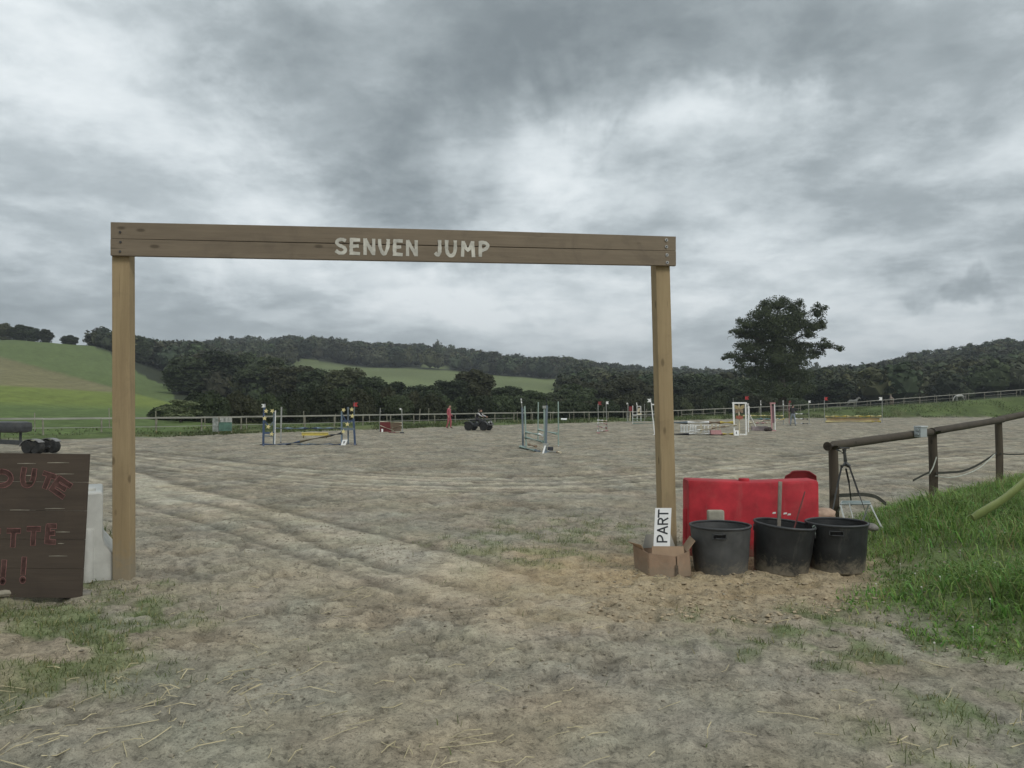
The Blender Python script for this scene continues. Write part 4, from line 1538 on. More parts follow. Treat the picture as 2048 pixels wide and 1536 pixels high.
o = obj('pale_branch', bm, mat('weathered_wood', (0.33, 0.30, 0.23), 0.9, 0.3, 12.0, 0.5, 60.0, (0.3, 1, 1)), None, True)
tag(o, 'pale weathered branch lying along the foot of the painted board', 'branch')


# ------------------------------------------------------------------ plastic barriers
def barrier(name, loc, rz, material, label, L=1.5, H=0.82, top=0.15, base=0.24):
    t = empty(name, loc, rz, label, 'barrier')
    prof = [(-base, 0.0), (-base, 0.10), (-base * 0.93, 0.17), (-top * 1.12, 0.34), (-top, 0.42), (-top, H - 0.035), (-top * 0.94, H - 0.008), (-top * 0.82, H),
            (top * 0.82, H), (top * 0.94, H - 0.008), (top, H - 0.035), (top, 0.42), (top * 1.12, 0.34), (base * 0.93, 0.17), (base, 0.10), (base, 0.0)]
    bm = B()
    st_ = [(-L / 2, 0.97), (-L / 2 + 0.014, 1.0), (-L / 4, 0.992), (0, 0.985), (L / 4, 0.992), (L / 2 - 0.014, 1.0), (L / 2, 0.97)]
    rings = [[bm.verts.new((x_, y_ * s_, z_ * (1 if s_ == 1.0 else 0.985) - (0.012 if abs(x_) < 0.01 and z_ > 0.5 else 0))) for (y_, z_) in prof] for x_, s_ in st_]
    for a, b in zip(rings[:-1], rings[1:]):
        for i in range(len(prof)):
            j = (i + 1) % len(prof)
            bm.faces.new((a[i], a[j], b[j], b[i]))
    bm.faces.new(rings[0][::-1])
    bm.faces.new(rings[-1])
    obj('shell', bm, material, t, True)
    for s in (-1, 1):
        bm = B()
        x_ = s * (L / 2 - 0.002)
        lathe(bm, [(0.0, 0.50), (0.05, 0.50), (0.058, 0.485), (0.06, 0.0)], 16, 0, Matrix.Translation((x_ - s * 0.02, 0, 0)))
        obj('coupling', bm, material, t, True)
    bm = B()
    lathe(bm, [(0.0, 0.028), (0.055, 0.028), (0.06, 0.02), (0.06, -0.01)], 16, 0, Matrix.Translation((-L * 0.02 - 0.03, 0, H - 0.022)))
    obj('filler_cap', bm, material, t, True)
    return t


m_redp = mat('red_plastic', (0.43, 0.026, 0.036), 0.62, 0.22, 5.0, 0.15, 90.0, spec=0.25, dirt=0.16, mud=0.6)
m_whp = mat('dull_white_plastic', (0.52, 0.52, 0.48), 0.55, 0.12, 4.0, 0.1, 60.0, dirt=0.25)
dR = 8.70
cR = V(1499, 1040, dR)
barrier('road_barrier', (cR.x, dR, 0.0), R(-1.5), m_redp, 'red plastic road barrier standing behind the three black tubs', L=1.42, H=0.83, top=0.17, base=0.22)
barrier('road_barrier', (-4.215, 7.70, 0.0), R(90 + 28), m_whp, 'dull white plastic road barrier between the painted board and gate post', L=0.98, H=0.83, top=0.125, base=0.29)

# ------------------------------------------------------------------ black tubs
m_tub = mat('black_plastic', (0.026, 0.027, 0.027), 0.52, 0.25, 6.0, 0.1, 60.0, spec=0.35, dirt=0.22, mud=0.8)
m_tub_g = mat('greyed_black_plastic', (0.078, 0.079, 0.077), 0.62, 0.2, 6.0, 0.1, 60.0, spec=0.3, dirt=0.18, mud=0.55)
m_rim = mat('tub_rim', (0.05, 0.052, 0.053), 0.5, 0.2, 10.0, spec=0.4)


def tub(px, d, label, material, tilt=(0, 0), rz=0.0, h=0.50, r=0.300, rb=0.262, slot=0.0):
    x_ = (px - 1024) / F * d
    t = empty('garden_tub', (x_, d, hgt(x_, d) - 0.028), rz, label, 'tub', 'black garden tubs in front of the red barrier')
    t.rotation_euler = (tilt[0], tilt[1], rz)
    bm = B()
    pr = [(0.0, 0.0), (rb - 0.012, 0.0), (rb, 0.012)]
    for i in range(9):
        f = i / 8
        pr.append((rb + (r - rb) * (f ** 0.9) + (0.0022 if i in (3, 4) else 0), 0.02 + (h - 0.05) * f))
    pr += [(r - 0.008, h - 0.03), (r - 0.010, h - 0.05), (rb - 0.010, 0.03), (0.0, 0.016)]
    lathe(bm, pr, 56)
    # irregular dents
    for v in bm.verts:
        a = math.atan2(v.co.y, v.co.x)
        k_ = 1 + 0.012 * math.sin(2 * a + px) * (v.co.z / h) + 0.006 * math.sin(5 * a + px * 2)
        v.co.x *= k_
        v.co.y *= k_
    obj('body', bm, material, t, True)
    bm = B()
    ring = []
    for i in range(56):
        a = 2 * math.pi * i / 56
        k_ = 1 + 0.012 * math.sin(2 * a + px) * ((h - 0.02) / h) + 0.006 * math.sin(5 * a + px * 2)
        ring.append((a, k_))
    rings = []
    for a, k_ in ring:
        cs, sn = math.cos(a), math.sin(a)
        rr2 = []
        for q in range(8):
            b_ = 2 * math.pi * q / 8
            ro = r * k_ + 0.012 * math.cos(b_)
            rr2.append(bm.verts.new((cs * ro, sn * ro, h - 0.018 + 0.012 * math.sin(b_))))
        rings.append(rr2)
    for i in range(56):
        a, b = rings[i], rings[(i + 1) % 56]
        for q in range(8):
            bm.faces.new((a[q], a[(q + 1) % 8], b[(q + 1) % 8], b[q]))
    obj('rim', bm, m_rim, t, True)
    for s in (0, 1):
        # moulded slot handles: raised frame round a dark slot, front and back
        ang_ = R(-90) + s * math.pi + slot
        c = Vector((math.cos(ang_), math.sin(ang_), 0))
        tx = Vector((-c.y, c.x, 0))
        rz_ = rb + (r - rb) * 0.88
        k_ = 1 + 0.012 * math.sin(2 * ang_ + px) * 0.85 + 0.006 * math.sin(5 * ang_ + px * 2)
        bm = B()
        zc, hw, hh = h - 0.088, 0.062, 0.020
        pts = [(-hw, hh), (-hw, -hh), (hw, -hh), (hw, hh)]

        def onr(x2, z2, lift=0.006):
            a2 = ang_ + x2 / rz_
            return Vector((math.cos(a2) * (rz_ * k_ + lift), math.sin(a2) * (rz_ * k_ + lift), zc + z2))
        for a, b in zip(pts, pts[1:] + pts[:1]):
            seq = [onr(a[0] + (b[0] - a[0]) * q / 4, a[1] + (b[1] - a[1]) * q / 4) for q in range(5)]
            tube(bm, seq, 0.0055, 6)
        hn_ = obj('handle', bm, m_rim, t, True)
        bm = B()
        grid = [[bm.verts.new(onr(-hw + 2 * hw * q / 4, z2, 0.0028)) for q in range(5)] for z2 in (-hh, hh)]
        for q in range(4):
            bm.faces.new((grid[0][q], grid[0][q + 1], grid[1][q + 1], grid[1][q]))
        obj('handle_slot', bm, mat('slot_black', (0.006, 0.006, 0.006), 0.9, 0.2, 10), hn_)
    return t


tub(1438.5, 7.86, 'greyish black tub next to the cardboard box, leftmost of three', m_tub_g, rz=-0.29)
tub(1558, 7.88, 'middle black tub, tilted, with sticks standing in it', m_tub, tilt=(R(1.5), R(5.0)), rz=0.0, slot=R(75))
tub(1670, 7.90, 'black tub against the grass bank, rightmost of three', m_tub, rz=-0.40)
# rope tie between the right two tubs
bm = B()
pc = V(1628, 1056, 7.72)
tube(bm, [pc + Vector((0.012 * math.cos(a) * (1 + 0.2 * math.sin(3 * a)), 0.004 * math.sin(2 * a), 0.026 * math.sin(a))) for a in np.linspace(0, 6.0, 14)], 0.0045, 6)
tube(bm, [pc + Vector((-0.02, 0, 0.02)), pc + Vector((0, -0.01, -0.02)), pc + Vector((0.01, -0.01, -0.06))], 0.004, 6)
tag(obj('cord_tie', bm, mat('green_grey_cord', (0.20, 0.24, 0.21), 0.8, 0.2, 30), None, True), 'knotted grey-green cord tying the two right-hand tubs together', 'cord')
# sticks in the tilted tub
bm = B()
bar(bm, V(1557, 1078, 8.00), V(1560.5, 963, 8.05), 0.036, 0.02)
tag(obj('grey_lath', bm, mat('grey_lath_wood', (0.24, 0.21, 0.17), 0.85, 0.4, 12.0, 0.4, 60.0, (1, 1, 0.4)), None, False, 0.003), 'flat grey wooden lath standing upright in the middle tub', 'stick')
bm = B()
tube(bm, [V(1585, 1070, 7.85), V(1599, 1020, 7.95), V(1610, 983, 8.0)], [0.009, 0.009, 0.007], 7)
tag(obj('thin_rod', bm, mat('reddish_rod', (0.17, 0.05, 0.045), 0.6, 0.2, 20), None, True), 'thin reddish rod leaning to the right in the middle tub', 'rod')
bm = B()
box(bm, (0, 0, 0), (0.175, 0.09, 0.30))
o = obj('beige_block', bm, mat('beige_block', (0.36, 0.34, 0.27), 0.9, 0.15, 10.0, 0.3, 60), None, False, 0.02)
pq = V(1432.5, 1032, 8.30)
o.location = (pq.x, 8.33, pq.z - 0.09)
tag(o, 'beige block showing just above the rim of the leftmost tub', 'block')
# wrappers and light scraps in the tilted tub
m_scrap = mat('pale_scrap', (0.50, 0.49, 0.45), 0.6, 0.2, 20)
bm = B()
for (px_, py_) in ((1570, 1027), (1578, 1029), (1548, 1026)):
    p = V(px_, py_, 8.12)
    prism(bm, [(-.02, -.008), (.016, -.012), (.022, .006), (-.01, .012)], p, (1, 0, 0.2), (0, 0.5, 0.8), (0, -0.8, 0.5), 0.003)
tag(obj('scrap_wrapper', bm, m_scrap), 'pale scraps caught at the back rim of the middle tub', 'wrapper')

# ------------------------------------------------------------------ cardboard box with the sign
m_card = mat('cardboard', (0.30, 0.205, 0.138), 0.85, 0.16, 4.0, 0.2, 60.0, mud=0.5)
m_card_in = mat('cardboard_inside', (0.33, 0.23, 0.15), 0.85, 0.12, 4.0)
dC = 7.55
cb = V(1338, 1148, dC)
cbox = empty('cardboard_box', (cb.x, dC + 0.2, 0.0), R(4), 'open brown cardboard box with raised flaps at the foot of the right post', 'box')
zc0 = hgt(cb.x, dC)
hw, hd, hh = 0.205, 0.18, 0.235
th = 0.006


def panel(name, quad, thick, material, parent):
    bm = B()
    q = [Vector(v) for v in quad]
    n_ = (q[1] - q[0]).cross(q[3] - q[0]).normalized()
    A = [bm.verts.new(v) for v in q]
    C2 = [bm.verts.new(v + n_ * thick) for v in q]
    bm.faces.new(A[::-1])
    bm.faces.new(C2)
    for i in range(4):
        bm.faces.new((A[i], A[(i + 1) % 4], C2[(i + 1) % 4], C2[i]))
    return obj(name, bm, material, parent)


z0 = zc0 - 0.01
# crumpled front: left half and right half meet at a creased, slightly open corner
panel('front_wall', [(-hw, -hd, z0), (0.058, -hd - 0.035, z0), (0.052, -hd - 0.018, z0 + 0.205), (-hw, -hd, z0 + hh)], th, m_card, cbox)
panel('front_wall', [(0.066, -hd - 0.04, z0), (hw + 0.015, -hd + 0.05, z0 + 0.005), (hw - 0.01, -hd + 0.03, z0 + 0.245), (0.060, -hd - 0.03, z0 + 0.20)], th, m_card, cbox)
panel('side_wall', [(-hw - 0.075, hd - 0.1, z0), (-hw - 0.005, -hd, z0), (-hw - 0.005, -hd, z0 + hh), (-hw - 0.095, hd - 0.1, z0 + hh + 0.04)], th, m_card, cbox)
panel('side_wall', [(hw + 0.02, -hd + 0.05, z0), (hw + 0.05, hd, z0), (hw + 0.02, hd, z0 + hh), (hw - 0.005, -hd + 0.03, z0 + 0.25)], th, m_card, cbox)
panel('back_wall', [(hw + 0.04, hd, z0), (-hw - 0.07, hd - 0.1, z0), (-hw - 0.08, hd - 0.1, z0 + hh), (hw + 0.02, hd, z0 + hh)], th, m_card, cbox)
panel('floor', [(-hw, -hd, z0 + 0.004), (hw, -hd, z0 + 0.004), (hw, hd, z0 + 0.004), (-hw, hd - 0.1, z0 + 0.004)], 0.004, m_card, cbox)
panel('flap', [(-0.175, -hd + 0.012, z0 + hh - 0.03), (0.155, -hd + 0.01, z0 + hh - 0.04), (0.145, -hd + 0.04, z0 + hh + 0.055), (-0.165, -hd + 0.045, z0 + hh + 0.06)], th, m_card_in, cbox)
panel('flap', [(-hw - 0.085, hd - 0.12, z0 + hh + 0.04), (-hw - 0.02, -hd + 0.1, z0 + hh + 0.01), (-hw - 0.06, -hd + 0.08, z0 + hh + 0.07), (-hw - 0.16, hd - 0.14, z0 + hh + 0.08)], th, m_card_in, cbox)
panel('flap', [(hw - 0.02, -hd + 0.05, z0 + hh), (hw + 0.02, hd - 0.02, z0 + hh), (hw + 0.09, hd - 0.05, z0 + hh + 0.115), (hw + 0.06, -hd + 0.04, z0 + hh + 0.11)], th, m_card_in, cbox)
panel('flap', [(hw - 0.05, hd - 0.01, z0 + hh), (-hw, hd - 0.09, z0 + hh), (-hw + 0.05, hd - 0.03, z0 + hh + 0.13), (hw - 0.09, hd + 0.03, z0 + hh + 0.13)], th, mat('grey_card', (0.30, 0.28, 0.24), 0.85, 0.12, 5.0), cbox)
# tape seam
bm = B()
prism(bm, [(-0.018, 0.0), (0.014, 0.0), (0.010, 0.10), (-0.016, 0.11)], (0.060, -hd - 0.048, z0 + 0.02), (1, 0, 0), (0, 0.06, 1), (0, -1, 0), 0.002)
obj('tape', bm, mat('brown_tape', (0.11, 0.085, 0.06), 0.5, 0.25, 20), cbox)
# sign with the letters running upwards
sgn = empty('start_sign', (0, 0, 0), 0, 'white sign board with black upright letters standing in the cardboard box', 'sign')
p_bl, p_br = V(1307, 1092, 7.62), V(1340, 1092, 7.62)
p_tl, p_tr = V(1310.5, 1016, 7.70), V(1342, 1018, 7.70)
sgn.location = p_bl
sx_ = (p_br - p_bl)
sy_ = (p_tl - p_bl)
W_, H_ = sx_.length, sy_.length
sx_.normalize()
sy_.normalize()
sn_ = sx_.cross(sy_).normalized()
ext = 0.16
bm = B()
prism(bm, [(0, -ext), (W_, -ext), (W_, H_), (0, H_)], (0, 0, 0), sx_, sy_, -sn_, 0.006)
obj('panel', bm, mat('sign_white', (0.74, 0.74, 0.73), 0.5, 0.06, 6.0), sgn, False, 0.001)
# text runs up the board: text x axis = sy, text y axis = -sx
lw = H_ + 0.03
hh_ = W_ * 0.60
sc = (H_ * 0.99 + 0.035)
cells = [('P', 0.035, 0.115), ('A', 0.128, 0.215), ('R', 0.228, 0.305), ('T', 0.312, 0.395)]
tot = H_ + 0.0
for ch, f0, f1 in cells:
    bm = B()
    adv, strokes = GL[ch]
    a0_, a1_ = f0 / 0.415 * tot, f1 / 0.415 * tot
    sw = 0.0155
    for i, s in enumerate(strokes):
        pts = smooth_curve(s, 4) if len(s) > 3 else [(s[k][0] + (s[k + 1][0] - s[k][0]) * q / 3, s[k][1] + (s[k + 1][1] - s[k][1]) * q / 3) for k in range(len(s) - 1) for q in range(3)] + [s[-1]]
        pts = [(a0_ + p[0] / adv * (a1_ - a0_), p[1] * hh_) for p in pts]
        stroke(bm, pts, sw, sx_ * (W_ * 0.5 + hh_ * 0.5), sy_, -sx_, sn_, 0.0015 + 0.0003 * i)
    obj('letter', bm, mat('sign_black', (0.022, 0.024, 0.028), 0.5, 0.1, 10), sgn)

# ------------------------------------------------------------------ red chair behind the barrier
m_chair = mat('dark_red_plastic', (0.21, 0.020, 0.026), 0.4, 0.15, 6.0, spec=0.4, dirt=0.12)
m_metal = mat('grey_tube', (0.30, 0.31, 0.31), 0.4, 0.15, 10.0, metal=0.5)
dCh = 9.45
cc_ = V(1582, 1000, dCh)
ch_ = empty('plastic_chair', (cc_.x, dCh, hgt(cc_.x, dCh)), R(3), 'dark red plastic chair whose back shows above the barrier', 'chair')
bm = B()
gridv = []
for j in range(9):
    f = j / 8
    z_ = 0.44 + 0.45 * f
    hwid = 0.205 - 0.018 * f if f < 0.8 else 0.205 - 0.018 * f - 0.05 * ((f - 0.8) / 0.2) ** 2
    row_ = []
    for i in range(9):
        s = -1 + 2 * i / 8
        zz2 = z_ - (0.03 * (abs(s) ** 6) if f > 0.9 else 0)
        row_.append((s * hwid, -0.20 - 0.10 * f + 0.035 * (1 - s * s), zz2))
    gridv.append(row_)
for sgn_ in (1, -1):
    vv = [[bm.verts.new((x_, y_ + 0.004 * sgn_, z_)) for (x_, y_, z_) in r_] for r_ in gridv]
    for a, b in zip(vv[:-1], vv[1:]):
        for i in range(8):
            bm.faces.new((a[i], a[i + 1], b[i + 1], b[i]))
bmesh.ops.remove_doubles(bm, verts=list(bm.verts), dist=0.0005)
obj('backrest', bm, m_chair, ch_, True)
bm = B()
edge_ = [gridv[j][0] for j in range(8)] + [gridv[8][i] for i in range(9)] + [gridv[j][8] for j in range(7, -1, -1)]
tube(bm, edge_, 0.009, 6)
obj('back_rim', bm, m_chair, ch_, True)
bm = B()
box(bm, (0, 0.0, 0.43), (0.42, 0.42, 0.025))
obj('seat', bm, m_chair, ch_, True, 0.01)
for sx2 in (-1, 1):
    for sy2 in (-1, 1):
        bm = B()
        tube(bm, [(sx2 * 0.16, sy2 * 0.15, 0.42), (sx2 * 0.21, sy2 * 0.21, 0.0)], 0.011, 8)
        obj('leg', bm, m_metal, ch_, True)

# small mound of pale sand by the post
bm = B()
bmesh.ops.create_icosphere(bm, subdivisions=2, radius=1.0)
for v in bm.verts:
    k_ = 1 + 0.18 * math.sin(v.co.x * 4 + v.co.y * 3) + 0.1 * math.sin(v.co.z * 7 + v.co.x * 5)
    v.co = Vector((v.co.x * 0.17 * k_, v.co.y * 0.12 * k_, v.co.z * 0.075 * k_))
pm_ = V(1642, 1026, 9.2)
o = obj('sand_heap', bm, mat('pinkish_sand', (0.42, 0.30, 0.22), 0.9, 0.2, 12, 0.6, 60), None, 'all')
o.location = (pm_.x, 9.2, pm_.z - 0.02)
tag(o, 'small heap of pinkish sand between the red barrier and the rail post', 'sand heap')
bm = B()
tube(bm, [(pm_.x, 9.2, -0.02), (pm_.x, 9.2, pm_.z - 0.04)], [0.2, 0.15], 12)
o2 = obj('heap_base', bm, mat('pinkish_sand', (0.42, 0.30, 0.22)), o)
o2.matrix_parent_inverse = Matrix.Translation(o.location).inverted()

# ------------------------------------------------------------------ round-timber rail on the right
m_log = wood('grey_round_timber', (0.098, 0.082, 0.062), (0.050, 0.041, 0.031), 0, True)
m_logp = wood('grey_round_post', (0.105, 0.085, 0.060), (0.058, 0.046, 0.034), 2, True)
rail = empty('timber_rail', (4.17, 10.0, 0), 0, 'dark round-timber post and rail fence on the right bank', 'fence')
ro = Vector(rail.location)
posts = [(V(1666, 890, 10.0), 0.060), (V(1864.5, 862, 12.0), 0.064), (V(1996.5, 838, 14.2), 0.062), (V(2110, 815, 16.6), 0.062)]
for (p, r_) in posts:
    bm = B()
    zg = hgt(p.x, p.y)
    tube(bm, [Vector((p.x, p.y, min(zg, 0) - 0.2)) - ro, Vector((p.x + 0.01, p.y, (zg + p.z) / 2)) - ro, Vector((p.x, p.y, p.z + 0.015)) - ro], [r_ * 1.05, r_, r_ * 0.97], 14)
    obj('post', bm, m_logp, rail, True)
cen = [V(1649, 892, 9.93), V(1740, 879.5, 10.85), V(1855, 864, 11.82)]
cen2 = [V(1857, 862.5, 11.80), V(1930, 850.5, 12.9), V(1999, 839, 14.10)]
cen3 = [V(1982, 841, 13.95), V(2060, 825, 15.3), V(2130, 812, 16.7)]
for cs_, rr3 in ((cen, 0.058), (cen2, 0.057), (cen3, 0.061)):
    bm = B()
    pp = [Vector(c) + Vector((0, -0.09, 0)) - ro for c in cs_]
    pp = smooth_curve([tuple(v) for v in pp], 5)
    tube(bm, pp, [rr3 * (1 + 0.03 * math.sin(i * 1.7)) for i in range(len(pp))], 16)
    obj('rail', bm, m_log, rail, True)
bm = B()
e_ = Vector(cen[0]) + Vector((0, -0.09, 0)) - ro
dr_ = (Vector(cen[1]) - Vector(cen[0])).normalized()
tube(bm, [e_ - dr_ * 0.002, e_ - dr_ * 0.001], [0.052, 0.052], 16)
obj('sawn_end', bm, mat('dark_endgrain', (0.055, 0.045, 0.033), 0.9, 0.3, 30), rail)
# small grey box clamped to the rail
p = V(1834, 864, 11.45)
gb = empty('junction_box', (p.x, 11.35, p.z), R(35), 'small grey electrical box fixed on the timber rail', 'box')
m_gbox = mat('grey_box_plastic', (0.36, 0.39, 0.39), 0.5, 0.08, 8.0)
bm = B()
box(bm, (0, 0, 0), (0.185, 0.10, 0.145))
obj('case', bm, m_gbox, gb, False, 0.008)
bm = B()
box(bm, (0, -0.004, 0.082), (0.20, 0.115, 0.022))
obj('lid', bm, mat('pale_box_lid', (0.52, 0.54, 0.53), 0.5, 0.06, 8.0), gb, False, 0.006)
bm = B()
box(bm, (-0.108, 0, 0.04), (0.03, 0.05, 0.03))
obj('cable_gland', bm, m_gbox, gb, False, 0.004)
bm = B()
box(bm, (-0.108, 0, -0.02), (0.025, 0.05, 0.03))
obj('cable_gland', bm, m_gbox, gb, False, 0.004)
# dark strap and white cord hanging between the posts
m_strap = mat('dark_strap', (0.050, 0.050, 0.040), 0.85, 0.2, 10)


def strap(pts, w, label, material, round_=False, cat='strap', name='webbing_strap'):
    bm = B()
    pp = [Vector(q) for q in smooth_curve([tuple(V(*q)) for q in pts], 5)]
    if round_:
        tube(bm, pp, w, 6)
    else:
        for a, b in zip(pp[:-1], pp[1:]):
            bar(bm, a, b + (b - a) * 0.05, 0.006, w)
    return tag(obj(name, bm, material, None, round_), label, cat)


strap([(1668, 991.5, 9.92), (1700, 990, 10.2), (1726, 989, 10.5), (1752, 994, 10.75), (1772, 1008, 10.9)], 0.048, 'dark flat strap tied low on the first rail post', m_strap)
strap([(1826, 961, 11.5), (1845, 951, 11.7), (1864, 942, 11.92)], 0.030, 'dark flat strap running from the grass up to the second post', m_strap)
strap([(1872, 946, 11.92), (1895, 945, 12.3), (1925, 942, 12.8), (1955, 930, 13.3), (1993, 906, 14.1)], 0.036, 'dark flat strap sagging between second and third rail posts', m_strap)
strap([(2001, 907, 14.1), (2030, 909, 14.6), (2100, 905, 16.2)], 0.026, 'dark flat strap leaving the third post at the right edge', m_strap)
m_wcord = mat('white_cord', (0.46, 0.47, 0.40), 0.8, 0.15, 10)
strap([(1858, 949, 11.85), (1866, 935, 11.88), (1873, 914, 11.90)], 0.009, 'white cord slanting up the second rail post', m_wcord, True, 'cord', 'sagging_rope')
strap([(1872, 952, 11.9), (1900, 955, 12.2), (1930, 949, 12.7), (1960, 935, 13.2), (1990, 908, 14.0)], 0.009, 'white cord sagging below the dark strap', m_wcord, True, 'cord', 'sagging_rope')

# tripod and little folding step stool
tp = V(1692, 930, 9.6)
tri = empty('camera_tripod', (tp.x, tp.y, hgt(tp.x, tp.y)), 0, 'slim dark camera tripod under the timber rail', 'tripod')
to_ = Vector(tri.location)
m_trip = mat('tripod_grey', (0.085, 0.088, 0.085), 0.5, 0.2, 15, metal=0.3)
m_tripd = mat('tripod_dark', (0.035, 0.036, 0.034), 0.5, 0.2, 15)
for a, b, c in ((V(1683, 934, 9.6), V(1674, 975, 9.45), V(1662, 1040, 9.25)), (V(1692, 938, 9.6), V(1698, 965, 9.8), V(1703, 1010, 10.2)), (V(1699, 934, 9.6), V(1718, 988, 9.55), V(1746, 1064, 9.45))):
    bm = B()
    tube(bm, [a - to_, b - to_], 0.0115, 8)
    lg = obj('leg', bm, m_tripd, tri, True)
    bm = B()
    tube(bm, [b - to_, c - to_], 0.0085, 8)
    obj('lower_leg', bm, m_trip, lg, True)
bm = B()
tube(bm, [V(1683, 933, 9.58) - to_, V(1691, 927, 9.6) - to_, V(1700, 933, 9.58) - to_], [0.022, 0.034, 0.022], 10)
obj('spider', bm, m_trip, tri, True)
bm = B()
tube(bm, [V(1691, 930, 9.6) - to_, V(1690.5, 918, 9.6) - to_, V(1689, 905, 9.6) - to_, V(1688.5, 898, 9.6) - to_], [0.024, 0.020, 0.018, 0.028], 10)
obj('head', bm, m_trip, tri, True)
bm = B()
box(bm, V(1689, 896, 9.6) - to_, (0.11, 0.05, 0.016))
obj('plate', bm, m_tripd, tri, False, 0.003)
bm = B()
tube(bm, [V(1686, 906, 9.6) - to_, V(1680, 902, 9.55) - to_, V(1674.5, 899.5, 9.5) - to_], [0.008, 0.008, 0.012], 8)
obj('pan_handle', bm, m_tripd, tri, True)

dS = 9.75
st0 = V(1716, 1055, dS)
stool = empty('folding_stool', (st0.x, dS, hgt(st0.x, dS)), 0, 'low folding step stool with pale grey-green top half hidden in grass', 'stool')
sO = Vector(stool.location)
m_stl = mat('pale_metal', (0.42, 0.45, 0.43), 0.45, 0.12, 12)
m_stt = mat('stool_top_green', (0.20, 0.245, 0.23), 0.6, 0.18, 12)
ztop = V(1716, 1008, dS).z
q = [V(1681, 1004, dS - 0.12), V(1741, 1009, dS - 0.1), V(1739, 1002.5, dS + 0.16), V(1684, 1000.5, dS + 0.16)]
for v in q:
    v.z = ztop
bm = B()
A_ = [bm.verts.new(v - sO) for v in q]
C_ = [bm.verts.new(v - sO + Vector((0, 0, 0.022))) for v in q]
bm.faces.new(A_[::-1]); bm.faces.new(C_)
for i in range(4):
    bm.faces.new((A_[i], A_[(i + 1) % 4], C_[(i + 1) % 4], C_[i]))
obj('step_top', bm, m_stt, stool, False, 0.004)
bm = B()
tube(bm, [v - sO + Vector((0, 0, 0.012)) for v in q + q[:1]], 0.012, 6)
obj('top_rim', bm, m_stl, stool, True)
zg_ = hgt(st0.x, dS)
for a, b in ((q[0], V(1689, 1040, dS - 0.2)), (q[1], V(1762, 1052, dS - 0.25)), (q[2], V(1730, 1030, dS + 0.25)), (q[3], V(1676, 1025, dS + 0.25))):
    bm = B()
    tube(bm, [a - sO, b - sO, b - sO + (b - a).normalized() * 0.12], 0.012, 8)
    obj('leg', bm, m_stl, stool, True)
bm = B()
tube(bm, [V(1698, 1006, dS - 0.13) - sO, V(1706, 1036, dS - 0.2) - sO], 0.008, 6)
obj('brace', bm, m_stl, stool, True)
# grey stone lump by the stool
bm = B()
bmesh.ops.create_icosphere(bm, subdivisions=2, radius=0.075)
for v in bm.verts:
    v.co *= 1 + 0.25 * math.sin(v.co.x * 31 + v.co.z * 17) * math.cos(v.co.y * 23)
    v.co.z *= 0.6
o = obj('field_stone', bm, mat('pale_stone', (0.22, 0.21, 0.185), 0.9, 0.2, 14, 0.5, 50), None, 'all')
pp_ = V(1742, 1052, 9.1)
o.location = (pp_.x, 9.1, pp_.z - 0.02)
tag(o, 'pale grey stone in the grass behind the rightmost tub', 'stone')

# green-yellow plastic pipe curving out of the grass
bm = B()
gp = [V(1945, 1036, 7.9), V(1975, 1018, 7.9), V(2010, 996, 7.95), V(2048, 964, 8.0), V(2090, 922, 8.1), V(2130, 875, 8.2)]
gpp = [Vector(v) for v in smooth_curve([tuple(v) for v in gp], 5)]
for a, b in zip(gpp[:-1], gpp[1:]):
    pass
prof_n = 10
rings = []
for i, c in enumerate(gpp):
    d_ = (gpp[min(i + 1, len(gpp) - 1)] - gpp[max(i - 1, 0)]).normalized()
    up_ = Vector((0, -0.45, 0.9))
    up_ = (up_ - d_ * up_.dot(d_)).normalized()
    sd_ = d_.cross(up_)
    w2 = 0.058 if i > 1 else 0.045
    rings.append([bm.verts.new(c + up_ * (w2 * math.cos(2 * math.pi * k / prof_n)) + sd_ * (0.028 * math.sin(2 * math.pi * k / prof_n))) for k in range(prof_n)])
for a, b in zip(rings[:-1], rings[1:]):
    for k in range(prof_n):
        bm.faces.new((a[k], a[(k + 1) % prof_n], b[(k + 1) % prof_n], b[k]))
bm.faces.new(rings[0][::-1]); bm.faces.new(rings[-1])
o = obj('drain_hose', bm, mat('lime_plastic', (0.21, 0.25, 0.085), 0.55, 0.12, 8.0, spec=0.35), None, True)
tag(o, 'pale lime green flat hose curving out of the grass at the right edge', 'hose')

# little white clover heads in the bank
bm = B()
for (px_, py_) in ((1843, 1070), (1953, 1170), (1980, 1202), (1945, 1227), (1880, 1168), (1752, 1152), (1843, 1172), (1868, 1250), (2010, 1100), (1800, 1110), (1920, 1110), (1990, 1150), (1830, 1140)):
    p = V(px_, py_, Gd(py_) * 0.88)
    zz_ = hgt(p.x, p.y) + 0.10
    bmesh.ops.create_icosphere(bm, subdivisions=1, radius=0.0075, matrix=Matrix.Translation((p.x, p.y, zz_)))
    tube(bm, [(p.x, p.y, zz_ - 0.12), (p.x + 0.005, p.y, zz_)], 0.001, 3, False)
tag(obj('clover_flowers', bm, mat('clover_white', (0.62, 0.60, 0.52), 0.8, 0.1, 30)), 'white clover flower heads dotted over the grass bank', 'flowers', kind='stuff')

